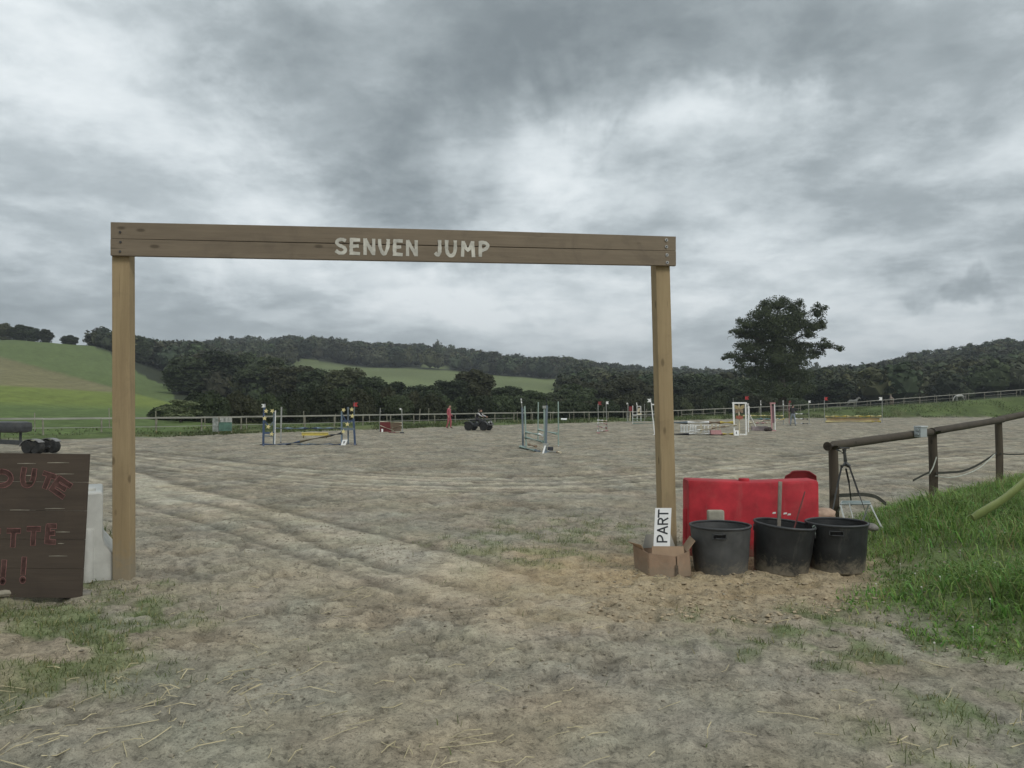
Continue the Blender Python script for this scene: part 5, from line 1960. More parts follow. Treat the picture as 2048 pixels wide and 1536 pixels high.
# ------------------------------------------------------------------ show jumps
PAL = dict(white=(0.80, 0.80, 0.77), blue=(0.060, 0.090, 0.155), lblue=(0.22, 0.30, 0.38), dkgrey=(0.045, 0.047, 0.055), yellow=(0.60, 0.48, 0.11), ltyel=(0.70, 0.61, 0.29), green=(0.30, 0.385, 0.335),
           slate=(0.155, 0.19, 0.215), brown=(0.25, 0.18, 0.12), red=(0.42, 0.045, 0.045), pink=(0.50, 0.27, 0.27), teal=(0.12, 0.25, 0.28), cream=(0.60, 0.53, 0.38), grey=(0.33, 0.335, 0.31), black=(0.03, 0.03, 0.03),
           olive=(0.15, 0.125, 0.07), dred=(0.23, 0.045, 0.045), mauve=(0.17, 0.10, 0.11), ochre=(0.36, 0.29, 0.15), rust=(0.32, 0.11, 0.07))


def pm_mat(c):
    return mat('jump_paint_' + c, PAL[c], 0.7, 0.12, 6.0)


def pole(a, b, r, bands, label, name='jump_pole', cat='pole', group=None, seg=10):
    """round painted pole with colour bands; bands = [(colour, fraction)...]"""
    a, b = Vector(a), Vector(b)
    cols = []
    for c, f in bands:
        if c not in cols:
            cols.append(c)
    tot = sum(f for c, f in bands)
    bm = B()
    t0 = 0.0
    for i, (c, f) in enumerate(bands):
        t1 = t0 + f / tot
        tube(bm, [(b - a) * t0, (b - a) * t1], r, seg, True, cols.index(c))
        t0 = t1
    o = obj(name, bm, [pm_mat(c) for c in cols], None, True, 0.0, a)
    return tag(o, label, cat, group)


def flag(parent, org, px, py, d, s, c, left=True, wave=0.0):
    """swallow-tailed flag about s metres wide"""
    p = V(px, py, d) - org
    k_ = -1 if left else 1
    bm = B()
    prism(bm, [(0, -s * 0.42), (k_ * s, -s * 0.42), (k_ * s * 0.62, 0), (k_ * s, s * 0.42), (0, s * 0.42)], p, (1, wave, 0), (0, 0, 1), (0, 1, 0), 0.012)
    return obj('flag', bm, pm_mat(c), parent)


def wing(name, px, py, d, label, bars=(), flags=(), cat='jump wing', group=None):
    """upright of a jump: bars are (part, px0, py0, px1, py1, width, colour[, depth offsets])"""
    o_ = V(px, py, d)
    o_.z = 0.0
    t = empty(name, o_, 0, label, cat, group)
    for it in bars:
        nm, x0, y0, x1, y1, w, c = it[:7]
        e0, e1 = (it[7], it[8]) if len(it) > 8 else (0, 0)
        bm = B()
        a, b = V(x0, y0, d + e0) - o_, V(x1, y1, d + e1) - o_
        if nm in ('cup_post', 'pin', 'flag_pole'):
            tube(bm, [a, b], w / 2, 8)
        else:
            bar(bm, a, b, w, w)
        obj(nm, bm, pm_mat(c), t)
    for (fx, fy, s, c, lf) in flags:
        flag(t, o_, fx, fy, d, s, c, lf)
    return t, o_


def star(parent, org, px, py, d, r, rot):
    p = V(px, py, d - 0.05) - org
    pts = []
    for k in range(10):
        a = rot + math.pi * k / 5
        rr4 = r if k % 2 == 0 else r * 0.45
        pts.append((math.sin(a) * rr4, math.cos(a) * rr4))
    bm = B()
    prism(bm, pts, p, (1, 0, 0), (0, 0, 1), (0, 1, 0), 0.02)
    return obj('star', bm, pm_mat('ltyel'), parent)


def plate(px, py, d, w, h, digit, label, lean=0.15, yaw=0.0):
    p = V(px, py, d)
    t = empty('number_plate', (p.x, d, 0.0), yaw, label, 'number plate')
    z1 = h
    bm = B()
    A0, A1 = Vector((-w / 2, 0, 0)), Vector((-w / 2 + lean * h, 0.12, h))
    ay_ = (A1 - A0).normalized()
    n_ = Vector((1, 0, 0)).cross(ay_).normalized()
    prism(bm, [(0, 0), (w, 0), (w, h), (0, h)], A0, (1, 0, 0), ay_, -n_, 0.015)
    obj('panel', bm, pm_mat('white'), t)
    bm = B()
    bar(bm, (0, 0.10, 0.0), (lean * h * 0.8, 0.11, h * 0.85), 0.02, 0.02)
    obj('stand', bm, pm_mat('grey'), t)
    if digit:
        bm = B()
        write(bm, digit, h * 0.48, h * 0.085, A0 + Vector((w * 0.28, 0, 0)) + ay_ * h * 0.26, (1, 0, 0), ay_, n_, 0.003)
        obj('digit', bm, pm_mat('black'), t)
    return t


# --- jump number 9: blue with stars
d9 = Gd(889.5)
w9, o9 = wing('jump_wing', 537, 890, d9, 'left blue wing with yellow stars and a white flag, of jump nine',
              [('post', 526.5, 890, 528.5, 815, 0.075, 'blue'), ('post', 547.5, 890, 548, 822, 0.06, 'slate'), ('cup_post', 549.5, 889, 551, 821, 0.045, 'white', -0.06, -0.06),
               ('cross_bar', 527, 866, 548, 866, 0.08, 'blue'), ('cross_bar', 527, 872, 548, 872, 0.05, 'slate'), ('brace', 529, 842, 541, 855, 0.035, 'blue'), ('brace', 548, 841, 538, 855, 0.035, 'slate'),
               ('foot', 520, 890, 552, 890, 0.06, 'dkgrey'), ('foot', 527, 886, 527, 893, 0.07, 'blue', 1.2, -0.9), ('flag_pole', 528.5, 818, 529.5, 806, 0.02, 'slate')],
              [(530.5, 811.5, 0.17, 'white', True)])
for sx3, sy3, ro3 in ((532, 822, 0.1), (544.5, 822, 0.5), (529, 836.5, 0.0), (536.5, 853.5, 0.3), (543.5, 868, 0.1)):
    star(w9, o9, sx3, sy3, d9 - 0.02, 0.105, ro3)
w9b, o9b = wing('jump_wing', 697, 890, d9 + 0.4, 'right blue wing with yellow stars and a red flag, of jump nine',
                [('post', 684, 889, 684, 822, 0.055, 'slate'), ('cup_post', 682.5, 886, 682.5, 822, 0.035, 'lblue', -0.06, -0.06), ('post', 696.5, 888, 696, 814, 0.06, 'slate', 0.2, 0.2), ('post', 710, 887, 707, 838, 0.075, 'blue'), ('post', 707, 838, 709, 815, 0.04, 'slate'),
                 ('cross_bar', 684, 842, 708, 842, 0.06, 'blue'), ('brace', 685, 830, 694, 846, 0.04, 'blue'), ('brace', 708, 836, 697, 848, 0.035, 'blue'), ('cross_bar', 684, 858, 709, 858, 0.10, 'slate'),
                 ('foot', 683, 889.5, 714, 889.5, 0.06, 'dkgrey'), ('foot', 710, 884, 710, 892, 0.07, 'blue', 1.2, -0.9), ('flag_pole', 709, 818, 708.5, 803, 0.02, 'slate')],
                [(707, 809, 0.2, 'red', False)])
for sx3, sy3, ro3 in ((687, 820, 0.4), (703.5, 819, 0.0), (704.5, 832, 0.2), (694.5, 848.5, 0.05), (686.5, 863, 0.15)):
    star(w9b, o9b, sx3, sy3, d9 + 0.35, 0.105, ro3)
pole(V(551, 857, d9), V(683, 856.5, d9 + 0.4), 0.05, [('slate', 1), ('lblue', 1.5), ('blue', 1.2), ('lblue', 1.2), ('slate', 1)], 'upper blue-banded pole lying across jump nine')
pole(V(566, 890, d9 - 0.2), V(683, 866.5, d9 + 0.35), 0.055, [('blue', 1.2), ('olive', 2.2), ('dkgrey', 0.8)], 'slanting blue and dark olive pole of jump nine')
pole(V(528, 889, d9 - 0.15), V(686, 889, d9 + 0.2), 0.055, [('blue', 1.4), ('slate', 1.2), ('lblue', 0.6), ('slate', 1.4), ('blue', 1)], 'blue ground pole lying under jump nine')
plate(686, 889, d9 - 0.5, 0.2, 0.27, '9', 'white number nine plate leaning at the right wing of the star jump', lean=0.28)
wing('jump_standard', 563, 884, d9 + 2.4, 'slim grey upright behind the left star wing', [('post', 561.5, 884, 563, 814, 0.055, 'grey'), ('foot', 561.5, 884, 561.5, 886, 0.06, 'dkgrey', 0.4, -0.4)], cat='jump standard')
# yellow plank filler between jump nine's wings
dy = Gd(876)
pl_ = empty('plank_filler', (V(630, 867, dy).x, dy, 0), 0, 'low pale yellow plank on thin legs seen through jump nine', 'filler')
bm = B()
box(bm, V(630, 868.5, dy) - Vector(pl_.location), (53 * dy / F, 0.05, 5 * dy / F))
obj('plank', bm, pm_mat('yellow'), pl_)
bm = B()
box(bm, V(630, 866, dy) - Vector(pl_.location) + Vector((0, -0.01, 0.02)), (53 * dy / F, 0.09, 0.03))
obj('cap', bm, pm_mat('ltyel'), pl_)
for px_ in (607, 653):
    bm = B()
    a = V(px_, 870, dy) - Vector(pl_.location)
    bar(bm, (a.x, 0, 0.0), a, 0.06, 0.04)
    obj('leg', bm, pm_mat('olive'), pl_)

# --- pale green jump seen along its length
dL, dRr = 30.6, 27.6
wing('jump_standard', 1046, 894, dL, 'left double upright of the pale green jump, with white-tipped pin',
     [('post', 1046, 895, 1044.5, 815, 0.075, 'slate'), ('post', 1052.5, 894, 1049.5, 812, 0.06, 'green'), ('pin', 1044.3, 816, 1042.5, 800, 0.035, 'grey'), ('pin', 1043.2, 806, 1042, 797, 0.05, 'white'),
      ('cross_bar', 1046, 820, 1051, 820, 0.05, 'slate'), ('foot', 1049, 893.5, 1049, 896, 0.08, 'slate', 0.6, -0.6)], cat='jump standard')
wing('jump_standard', 1092, 904, dRr, 'right double upright of the pale green jump, with rounded top',
     [('post', 1089.5, 905, 1088.5, 815, 0.055, 'green'), ('post', 1091, 905, 1093.5, 811, 0.085, 'slate'), ('pin', 1093, 812, 1092.5, 795, 0.03, 'dkgrey'), ('cap_disc', 1088.5, 817, 1088.5, 811.5, 0.12, 'grey'),
      ('cross_bar', 1086, 890, 1097, 890, 0.12, 'grey'), ('foot', 1084, 905, 1098, 905, 0.09, 'slate'), ('foot', 1091, 902, 1091, 908, 0.08, 'slate', 0.7, -0.7)], cat='jump standard')
pole(V(1052, 864.5, dL - 0.05), V(1086, 870.5, dRr + 0.05), 0.052, [('green', 1), ('white', 0.25)], 'upper pale green pole of the jump seen along its length')
pole(V(1051, 875, dL - 0.05), V(1086, 883.5, dRr + 0.05), 0.052, [('green', 1)], 'lower pale green pole of the jump seen along its length')
pole(V(1041, 893.5, dL - 0.5), V(1078, 903.5, dRr + 0.1), 0.065, [('green', 1), ('slate', 0.2)], 'pale green ground pole lying before the upright jump')
wing('jump_standard', 1076, 880, 37.2, 'thin far upright behind the pale green jump, left one', [('cup_post', 1076, 880, 1076.5, 804, 0.06, 'green'), ('foot', 1076, 879.5, 1076, 881, 0.06, 'dkgrey', .5, -.5)], cat='jump standard')
wing('jump_standard', 1117, 893, 31.6, 'thin far upright behind the pale green jump, right one', [('cup_post', 1117, 891, 1116.5, 803, 0.055, 'green'), ('foot', 1117, 890, 1117, 893, 0.06, 'grey', .5, -.5)], cat='jump standard')
pole(V(1077, 859.5, 37.1), V(1113.5, 867.5, 31.7), 0.055, [('green', 1)], 'pale green back pole between the two thin uprights')
bm = B()
box(bm, (0, 0, 0.07), (0.20, 0.35, 0.13))
o = obj('dark_block', bm, pm_mat('dkgrey'), None, False, 0.015, (V(1101, 897, 28.5).x, 28.6, 0.0))
tag(o, 'dark block at the right foot of the pale green jump', 'block')
pole(V(1096, 903, 27.8), V(1121, 905, 27.0), 0.045, [('grey', 3), ('brown', 0.5), ('cream', 0.6)], 'short grey pole end on the sand beside the pale green jump')
pole(V(1057, 889, 30.0), V(1072, 893, 29.2), 0.05, [('brown', 1)], 'short brown pole on the sand inside the pale green jump')
plate(1086, 909, 26.9, 0.06, 0.30, None, 'narrow white plate leaning by the pale green jump', lean=0.32, yaw=0.0)

# --- jump number 4: white wing with painted butterfly shape
d4 = 43.6
wing('jump_wing', 1308, 871, d4 + 0.3, 'leaning white upright with white flag just left of the right gate post',
     [('post', 1309.5, 871, 1302.5, 806, 0.05, 'white'), ('cross_bar', 1303, 809, 1320, 809, 0.07, 'white'), ('foot', 1306, 869.5, 1318, 869.5, 0.06, 'white'), ('post', 1319, 871, 1318, 806, 0.05, 'white'), ('flag_pole', 1302.5, 808, 1301.5, 796, 0.025, 'white')],
     [(1302, 801, 0.22, 'white', True)])
w4, o4 = wing('jump_wing', 1480, 870, d4, 'white framed wing with butterfly shape and red flag, of jump four',
              [('post', 1468.5, 868, 1466.5, 806, 0.085, 'white'), ('post', 1492.5, 872, 1491, 806, 0.075, 'white'), ('top_bar', 1464.5, 806, 1493.5, 806, 0.09, 'white'), ('bottom_bar', 1479, 869, 1494, 869, 0.07, 'white'),
               ('center_post', 1478.5, 868, 1478, 808, 0.06, 'cream', 0.05, 0.05), ('post', 1497, 864, 1496, 808, 0.05, 'white', 1.2, 1.2), ('top_bar', 1492, 808, 1497, 808, 0.05, 'white', 0.0, 1.2), ('brace', 1497, 826, 1511, 853, 0.05, 'white', 1.2, 2.4),
               ('flag_pole', 1466.5, 806, 1466.2, 796, 0.025, 'grey'), ('flag_pole', 1494, 806, 1494, 792, 0.025, 'dkgrey')],
              [(1490.5, 796, 0.22, 'red', False)])
for sgn4 in (-1, 1):
    for (poly, cname, dz_) in (([(0, 0), (0.10, 0.16), (0.27, 0.22), (0.30, 0.10), (0.22, -0.02), (0.05, -0.05)], 'ochre', 0), ([(0, -0.03), (0.2, -0.06), (0.24, -0.2), (0.12, -0.28), (0.03, -0.16)], 'brown', 0)):
        bm = B()
        prism(bm, [(x_ * sgn4, y_) for x_, y_ in poly], V(1478.5, 817, d4 - 0.02) - o4, (1, 0, 0), (0, 0, 1), (0, 1, 0), 0.02)
        obj('decor_wing', bm, pm_mat(cname), w4)
bm = B()
prism(bm, [(-0.22, -0.04), (-0.16, 0.10), (-0.05, 0.04), (0.02, 0.14), (0.10, 0.04), (0.22, 0.08), (0.2, -0.08), (0.06, -0.14), (-0.1, -0.12)], V(1479, 834, d4 - 0.05) - o4, (1, 0, 0), (0, 0, 1), (0, 1, 0), 0.02)
obj('red_ornament', bm, pm_mat('rust'), w4)
pole(V(1312, 845.5, d4 + 0.3), V(1466, 845, d4), 0.092, [('slate', 63), ('white', 43), ('brown', 22), ('yellow', 26)], 'upper pole of jump four, banded slate, white, brown and yellow')
pole(V(1312, 868.5, d4 + 0.2), V(1466, 868, d4 - 0.1), 0.075, [('dkgrey', 66), ('white', 43), ('pink', 24), ('yellow', 21)], 'ground pole of jump four, banded dark, white, pink and yellow')
pole(V(1378, 863, d4 - 0.2), V(1473, 850, d4 - 0.1), 0.055, [('white', 1), ('cream', 1), ('brown', 1.2), ('cream', 1)], 'slanting cream and white pole of jump four')
pg = empty('picket_filler', (V(1400, 866, d4 + 0.5).x, d4 + 0.5, 0), 0, 'white picket gate filler under the top pole of jump four', 'filler')
po = Vector(pg.location)
for px_ in (1363, 1368.5, 1374, 1381, 1386, 1391, 1402, 1409, 1417, 1424, 1432, 1440):
    bm = B()
    wv = 0.10 if px_ < 1395 else 0.06
    bar(bm, V(px_, 865, d4 + 0.5) - po, V(px_ + rt.uniform(-.5, .5), 848.5 + rt.uniform(0, 2), d4 + 0.5) - po, wv, 0.03)
    obj('picket', bm, pm_mat('white' if px_ < 1395 or px_ % 2 else 'cream'), pg)
for y_ in (850.5, 863.5):
    bm = B()
    bar(bm, V(1360, y_, d4 + 0.54) - po, V(1443, y_, d4 + 0.54) - po, 0.03, 0.05)
    obj('picket_rail', bm, pm_mat('white'), pg)
bm = B()
box(bm, (0, 0, 0.14), (0.58, 0.3, 0.24))
o = obj('filler_box', bm, pm_mat('pink'), None, False, 0.02, (V(1434, 868, d4 - 0.4).x, d4 - 0.1, 0.03))
tag(o, 'faded pink box filler near the right end of jump four', 'filler')
plate(1473.5, 873, d4 - 0.6, 0.26, 0.31, '4', 'white number four plate before the white wing', lean=0.05)

# --- pink jump behind
dp = 51.0
wing('jump_wing', 1546, 862, dp, 'pink and white narrow wing behind jump four',
     [('post', 1544, 858, 1541.5, 806, 0.07, 'pink'), ('post', 1550.5, 864, 1549, 806, 0.055, 'white'), ('panel', 1546.5, 846, 1545.5, 812, 0.13, 'mauve', 0.04, 0.04), ('top_bar', 1540, 806.5, 1550.5, 806.5, 0.10, 'pink'), ('foot', 1540, 861, 1552, 861, 0.07, 'pink')])
wing('jump_wing', 1500, 860, dp + 0.8, 'low white upright of the pink jump seen past the butterfly wing', [('post', 1500, 857, 1499, 842, 0.08, 'cream'), ('post', 1498, 857, 1498, 812, 0.05, 'white'), ('foot', 1495, 857, 1504, 857, 0.06, 'pink')])
pole(V(1500, 846, dp + 0.7), V(1541, 846, dp), 0.06, [('cream', 1), ('pink', 1), ('pink', 0.5), ('cream', 0.6)], 'cream and pink pole of the pink jump')
pole(V(1501, 845, dp + 1.0), V(1556, 838.5, dp + 4), 0.055, [('cream', 1), ('brown', 0.6), ('cream', 0.8)], 'slanting cream pole behind the pink wing')
bm = B()
box(bm, (0, 0, 0.15), (1.05, 0.25, 0.3))
o = obj('filler_box', bm, mat('mauve_filler', (0.30, 0.25, 0.25), 0.8, 0.15, 4), None, False, 0.02, (V(1520, 855, dp + 0.5).x, dp + 0.6, 0))
tag(o, 'dull mauve box filler low inside the pink jump', 'filler')
bm = B()
bmesh.ops.create_icosphere(bm, subdivisions=2, radius=0.2)
for v in bm.verts:
    v.co = Vector((v.co.x * 1.3 * (1 + .2 * math.sin(v.co.y * 20)), v.co.y, max(v.co.z, -0.1) * 0.9 * (1 + 0.2 * math.sin(v.co.x * 25))))
o = obj('planter_bush', bm, mat('dark_planter', (0.06, 0.045, 0.04), 0.9, 0.3, 12), None, 'all')
o.location = (V(1537, 860, dp - 0.6).x, dp - 0.6, 0.1)
tag(o, 'small dark planter lump at the foot of the pink wing', 'planter')

# --- yellow jump behind the pink one
dY = 68.0
for px_, lb_ in ((1522, 'left'), (1567, 'right')):
    wing('jump_standard', px_, 849, dY, 'pale slim upright, ' + lb_ + ' one of the far yellow and teal jump', [('cup_post', px_, 849, px_ - 0.5, 802, 0.075, 'grey'), ('cup_post', px_ - 0.4, 810, px_ - 0.7, 801, 0.10, 'white'), ('foot', px_ - 4, 849, px_ + 4, 849, 0.06, 'grey')], cat='jump standard')
pole(V(1486, 831.5, dY), V(1566, 831.5, dY), 0.07, [('ltyel', 1), ('yellow', .15), ('ltyel', 1), ('yellow', .15), ('ltyel', 1), ('yellow', .15), ('ltyel', 1)], 'pale yellow top pole of the far yellow and teal jump')
pole(V(1496, 838, dY), V(1560, 838, dY), 0.075, [('teal', 1), ('lblue', .3), ('teal', 1)], 'teal lower pole of the far yellow and teal jump')
pole(V(1552, 842, dY - 1), V(1568, 837.5, dY), 0.06, [('cream', 1), ('yellow', 1)], 'slanting yellow pole end under the far yellow jump')

# --- yellow jump on the right
dE_ = Gd(845.5)
for px_, c_, s_ in ((1649, 'red', False), (1764.5, 'white', True)):
    wing('jump_standard', px_, 846, dE_, ('red' if c_ == 'red' else 'white') + '-flagged slim upright of the long yellow jump on the right',
         [('cup_post', px_, 846, px_ - 0.3, 800, 0.07, 'grey'), ('foot', px_ - 4, 845.5, px_ + 4, 845.5, 0.08, 'grey'), ('flag_pole', px_, 802, px_, 793, 0.03, 'grey')], [(px_, 797.5, 0.36, c_, s_)], cat='jump standard')
pole(V(1651, 833, dE_), V(1762, 832.5, dE_), 0.10, [('ltyel', 1), ('olive', .07), ('yellow', 1.3), ('olive', .07), ('ltyel', 1.3), ('olive', .07), ('yellow', 1.3), ('olive', .07), ('ltyel', 1.2)], 'upper yellow pole with dark rings of the long jump on the right')
pole(V(1651, 843.5, dE_), V(1761, 843, dE_), 0.10, [('ltyel', 1), ('yellow', 0.2)], 'lower pale yellow pole of the long jump on the right')
bm = B()
box(bm, (0, 0, 0), (5.2, 0.04, 0.30))
o = obj('plank_filler', bm, mat('ochre_filler', (0.36, 0.27, 0.15), 0.8, 0.2, 1.0), None, False, 0.01)
pF = V(1706, 838.5, dE_ + 0.15)
o.location = (pF.x, dE_ + 0.15, pF.z)
tag(o, 'dull ochre plank between the two poles of the long yellow jump', 'filler')

# --- white and dark jump by the man in jeans
dI = 66.0
wing('jump_standard', 1617, 848, dI, 'slim upright with white flag, right of the man in jeans', [('cup_post', 1618.5, 848, 1617, 806, 0.06, 'grey'), ('foot', 1613, 848, 1622, 848, 0.06, 'grey')], [(1617, 803.5, 0.22, 'white', False)], cat='jump standard')
wing('jump_standard', 1578, 848, dI + 0.6, 'slim upright with red flag, behind the man in jeans', [('cup_post', 1578.5, 848, 1578, 806, 0.06, 'pink'), ('foot', 1574, 848, 1582, 848, 0.06, 'grey')], [(1578, 803.5, 0.20, 'dred', False)], cat='jump standard')
for y_, x1_, nm_ in ((827.5, 1616, 'top'), (837.5, 1616, 'middle'), (846, 1616, 'bottom')):
    pole(V(1580, y_, dI + 0.5), V(x1_, y_ + (0.5 if y_ < 840 else 1.5), dI), 0.065, [('dkgrey', 12), ('white', 15), ('dkgrey', 12)], nm_ + ' black and white pole of the jump beside the man in jeans')

# --- red jump on the left centre
dA, dB2 = 50.0, 47.2
wing('jump_standard', 760, 864, dA, 'pale slim upright at the left of the red jump', [('cup_post', 759, 863.5, 760.5, 816, 0.05, 'grey'), ('pin', 761, 822, 762.5, 824, 0.05, 'grey'), ('foot', 757, 863, 763, 863, 0.05, 'dkgrey', .4, -.4)], cat='jump standard')
wing('jump_standard', 804, 866, dB2, 'pale slim upright with white flag at the right of the red jump', [('cup_post', 805, 866, 803.5, 818, 0.06, 'grey'), ('foot', 800, 865.5, 808, 865.5, 0.08, 'dkgrey')], [(802.5, 818, 0.12, 'white', True)], cat='jump standard')
pole(V(761, 843.5, dA), V(803, 845, dB2), 0.04, [('cream', 1)], 'thin cream top pole of the red jump')
rw = empty('red_filler', (V(770, 863, 49.5).x, 49.3, 0), 0, 'dark red panel filler with pale slanting edges in the small red jump', 'filler')
ro_ = Vector(rw.location)


def quadpanel(nm, pts, th_, c, parent, org):
    q_ = [V(*p_) - org for p_ in pts]
    panel(nm, q_, th_, pm_mat(c), parent)


quadpanel('panel', [(761, 864, 49.7), (783, 863, 48.6), (781, 844, 48.6), (761, 844, 49.7)], 0.04, 'dred', rw, ro_)
quadpanel('panel', [(783, 863, 48.55), (802, 862, 47.5), (803, 846, 47.5), (781, 846, 48.55)], 0.03, 'brown', rw, ro_)
pole(V(761, 851.5, 49.5), V(787, 861, 48.2), 0.03, [('cream', 1)], 'thin pale pole slanting down across the red filler')
pole(V(785, 856, 48.3), V(803, 851, 47.4), 0.03, [('cream', 1)], 'thin pale pole slanting up at the right of the red filler')
pole(V(778, 864, 48.2), V(797, 866, 46.9), 0.05, [('dred', 1), ('brown', 0.4)], 'dark red pole on the sand before the red jump')
plate(764.5, 864, 49.0, 0.11, 0.22, None, 'small white plate at the left foot of the red jump', lean=-0.1)

# --- slim red and white jump near the right gate post
dGa, dGb = 46.5, 51.0
wing('jump_standard', 1196, 866, dGa, 'slim upright with dull red flag, of the narrow red and white jump', [('cup_post', 1197, 866, 1196, 808, 0.045, 'grey'), ('foot', 1193, 865.5, 1200, 865.5, 0.05, 'pink')], [(1196, 806.5, 0.24, 'dred', False)], cat='jump standard')
wing('jump_standard', 1213, 862, dGb, 'slim upright with white flag, of the narrow red and white jump', [('cup_post', 1214.5, 861, 1212, 807, 0.05, 'grey'), ('foot', 1211, 860.5, 1217, 860.5, 0.05, 'pink')], [(1212, 805.5, 0.20, 'white', False)], cat='jump standard')
for i, (ya, yb_, b_) in enumerate(((840, 842, [('white', 1), ('cream', 1)]), (845.5, 848, [('white', 1), ('pink', 1)]), (853, 856, [('pink', 1), ('white', .7), ('dred', .7)]), (861, 862.5, [('white', 1), ('pink', 1)]))):
    pole(V(1196, ya, dGa), V(1213, yb_, dGb), 0.05, b_, ('first', 'second', 'third', 'lowest')[i] + ' pole from the top in the narrow red and white jump')

# --- far white jump
dH = 70.0
wH, oH = wing('jump_wing', 1256, 844, dH, 'far white wing with red square and white flag, left of the far white jump',
              [('post', 1255.5, 844, 1256, 806, 0.06, 'grey'), ('post', 1260, 842, 1260.5, 822, 0.07, 'cream'), ('red_square', 1258, 817.5, 1263.5, 817.5, 0.42, 'dred'), ('foot', 1252, 844, 1263, 844, 0.06, 'grey')], [(1256, 807, 0.16, 'white', True)])
wing('jump_wing', 1274, 848, dH, 'far white frame wing with oval ornament, beside the right gate post',
     [('post', 1265.5, 848, 1265.5, 811, 0.055, 'white'), ('post', 1282, 843, 1281.5, 812, 0.055, 'white'), ('top_bar', 1274, 812.5, 1282, 812.5, 0.05, 'white'), ('post', 1274.5, 843, 1274, 808, 0.05, 'white'), ('pin', 1273.5, 809, 1273, 805, 0.09, 'white'),
      ('ornament', 1276, 824, 1279, 816, 0.16, 'cream'), ('bottom_bar', 1275, 829, 1283, 828, 0.16, 'cream')])
wing('jump_standard', 1290, 848, dH + 3, 'very thin far upright beside the right gate post', [('cup_post', 1289.5, 845, 1289, 808, 0.05, 'grey')], cat='jump standard')
wing('jump_wing', 1330, 848, dH, 'far white upright hidden behind the right gate post', [('post', 1322, 848, 1322, 811, 0.055, 'white')])
for i, y_ in enumerate((829.5, 838, 842.5, 847)):
    pole(V(1266, y_ + (1 if i == 0 else 0), dH - .1), V(1321, y_ - (2 if i == 0 else 0), dH - .1), 0.055 if i in (0, 3) else 0.04, [('green' if i else 'white', 1)], ('top', 'second', 'third', 'ground')[i] + ' pole of the far white jump beside the right gate post')
bm = B()
box(bm, (0, 0, 0), (0.6, 0.3, 0.06))
o = obj('white_board', bm, pm_mat('white'), None, False, 0.01)
pw = V(1128, 845.5, 77.0)
o.location = (pw.x, 77.0, hgt(pw.x, 77.0) + 0.18)
o.rotation_euler = (R(25), 0, 0)
tag(o, 'small white board lying on the verge behind the pale green jump', 'board')
# lone pale post in the field of jumps
# --- green and white sign panels by the fence
pnl = empty('sign_panel', (V(444, 864, 41.8).x, 41.8, hgt(V(444, 864, 41.8).x, 41.8)), R(-4), 'weathered green and white panel leaning at the fence on the left', 'panel')
pO = Vector(pnl.location)
mgp = mat('green_panel', (0.095, 0.175, 0.135), 0.8, 0.25, 4.0)
mgw = mat('patchy_white_panel', (0.62, 0.62, 0.57), 0.8, 0.2, 5.0, color2=(0.09, 0.10, 0.09))
mgg = mat('patchy_grey_panel', (0.42, 0.43, 0.40), 0.8, 0.2, 6.0, color2=(0.10, 0.12, 0.10))


def ppan(nm, x0, y0, x1, y1, m_, dd_):
    q_ = [V(x0, y1, 41.8 + dd_) - pO, V(x1, y1, 41.8 + dd_) - pO, V(x1, y0, 41.8 + dd_) - pO, V(x0, y0, 41.8 + dd_) - pO]
    panel(nm, q_, 0.02, m_, pnl)


ppan('green_sheet', 437.5, 844.5, 464.5, 862, mgp, 0)
ppan('white_sheet', 440, 835, 464.5, 844.2, mgw, 0)
ppan('grey_sheet', 424.5, 835.5, 436.5, 863, mgg, 0.06)
bm = B()
bar(bm, V(437, 866, 41.9) - pO, V(437, 834, 41.9) - pO, 0.06, 0.06)
obj('post', bm, m_post, pnl)
bm = B()
bar(bm, V(463, 865, 41.9) - pO, V(463, 834, 41.9) - pO, 0.06, 0.06)
obj('post', bm, m_post, pnl)


# ------------------------------------------------------------------ people
def skin(verts, edges, radii, sub=1, root=0):
    me = bpy.data.meshes.new('tmp')
    me.from_pydata([tuple(v) for v in verts], edges, [])
    o = bpy.data.objects.new('tmp', me)
    col.objects.link(o)
    sk = o.modifiers.new('s', 'SKIN')
    sk.use_smooth_shade = True
    for i, sv in enumerate(me.skin_vertices[0].data):
        r_ = radii[i]
        sv.radius = r_ if isinstance(r_, tuple) else (r_, r_)
        sv.use_root = (i == root)
    ss = o.modifiers.new('u', 'SUBSURF')
    ss.levels = sub
    ss.render_levels = sub
    dg = bpy.context.evaluated_depsgraph_get()
    m2 = bpy.data.meshes.new_from_object(o.evaluated_get(dg))
    bpy.data.objects.remove(o)
    bpy.data.meshes.remove(me)
    for p in m2.polygons:
        p.use_smooth = True
    return m2


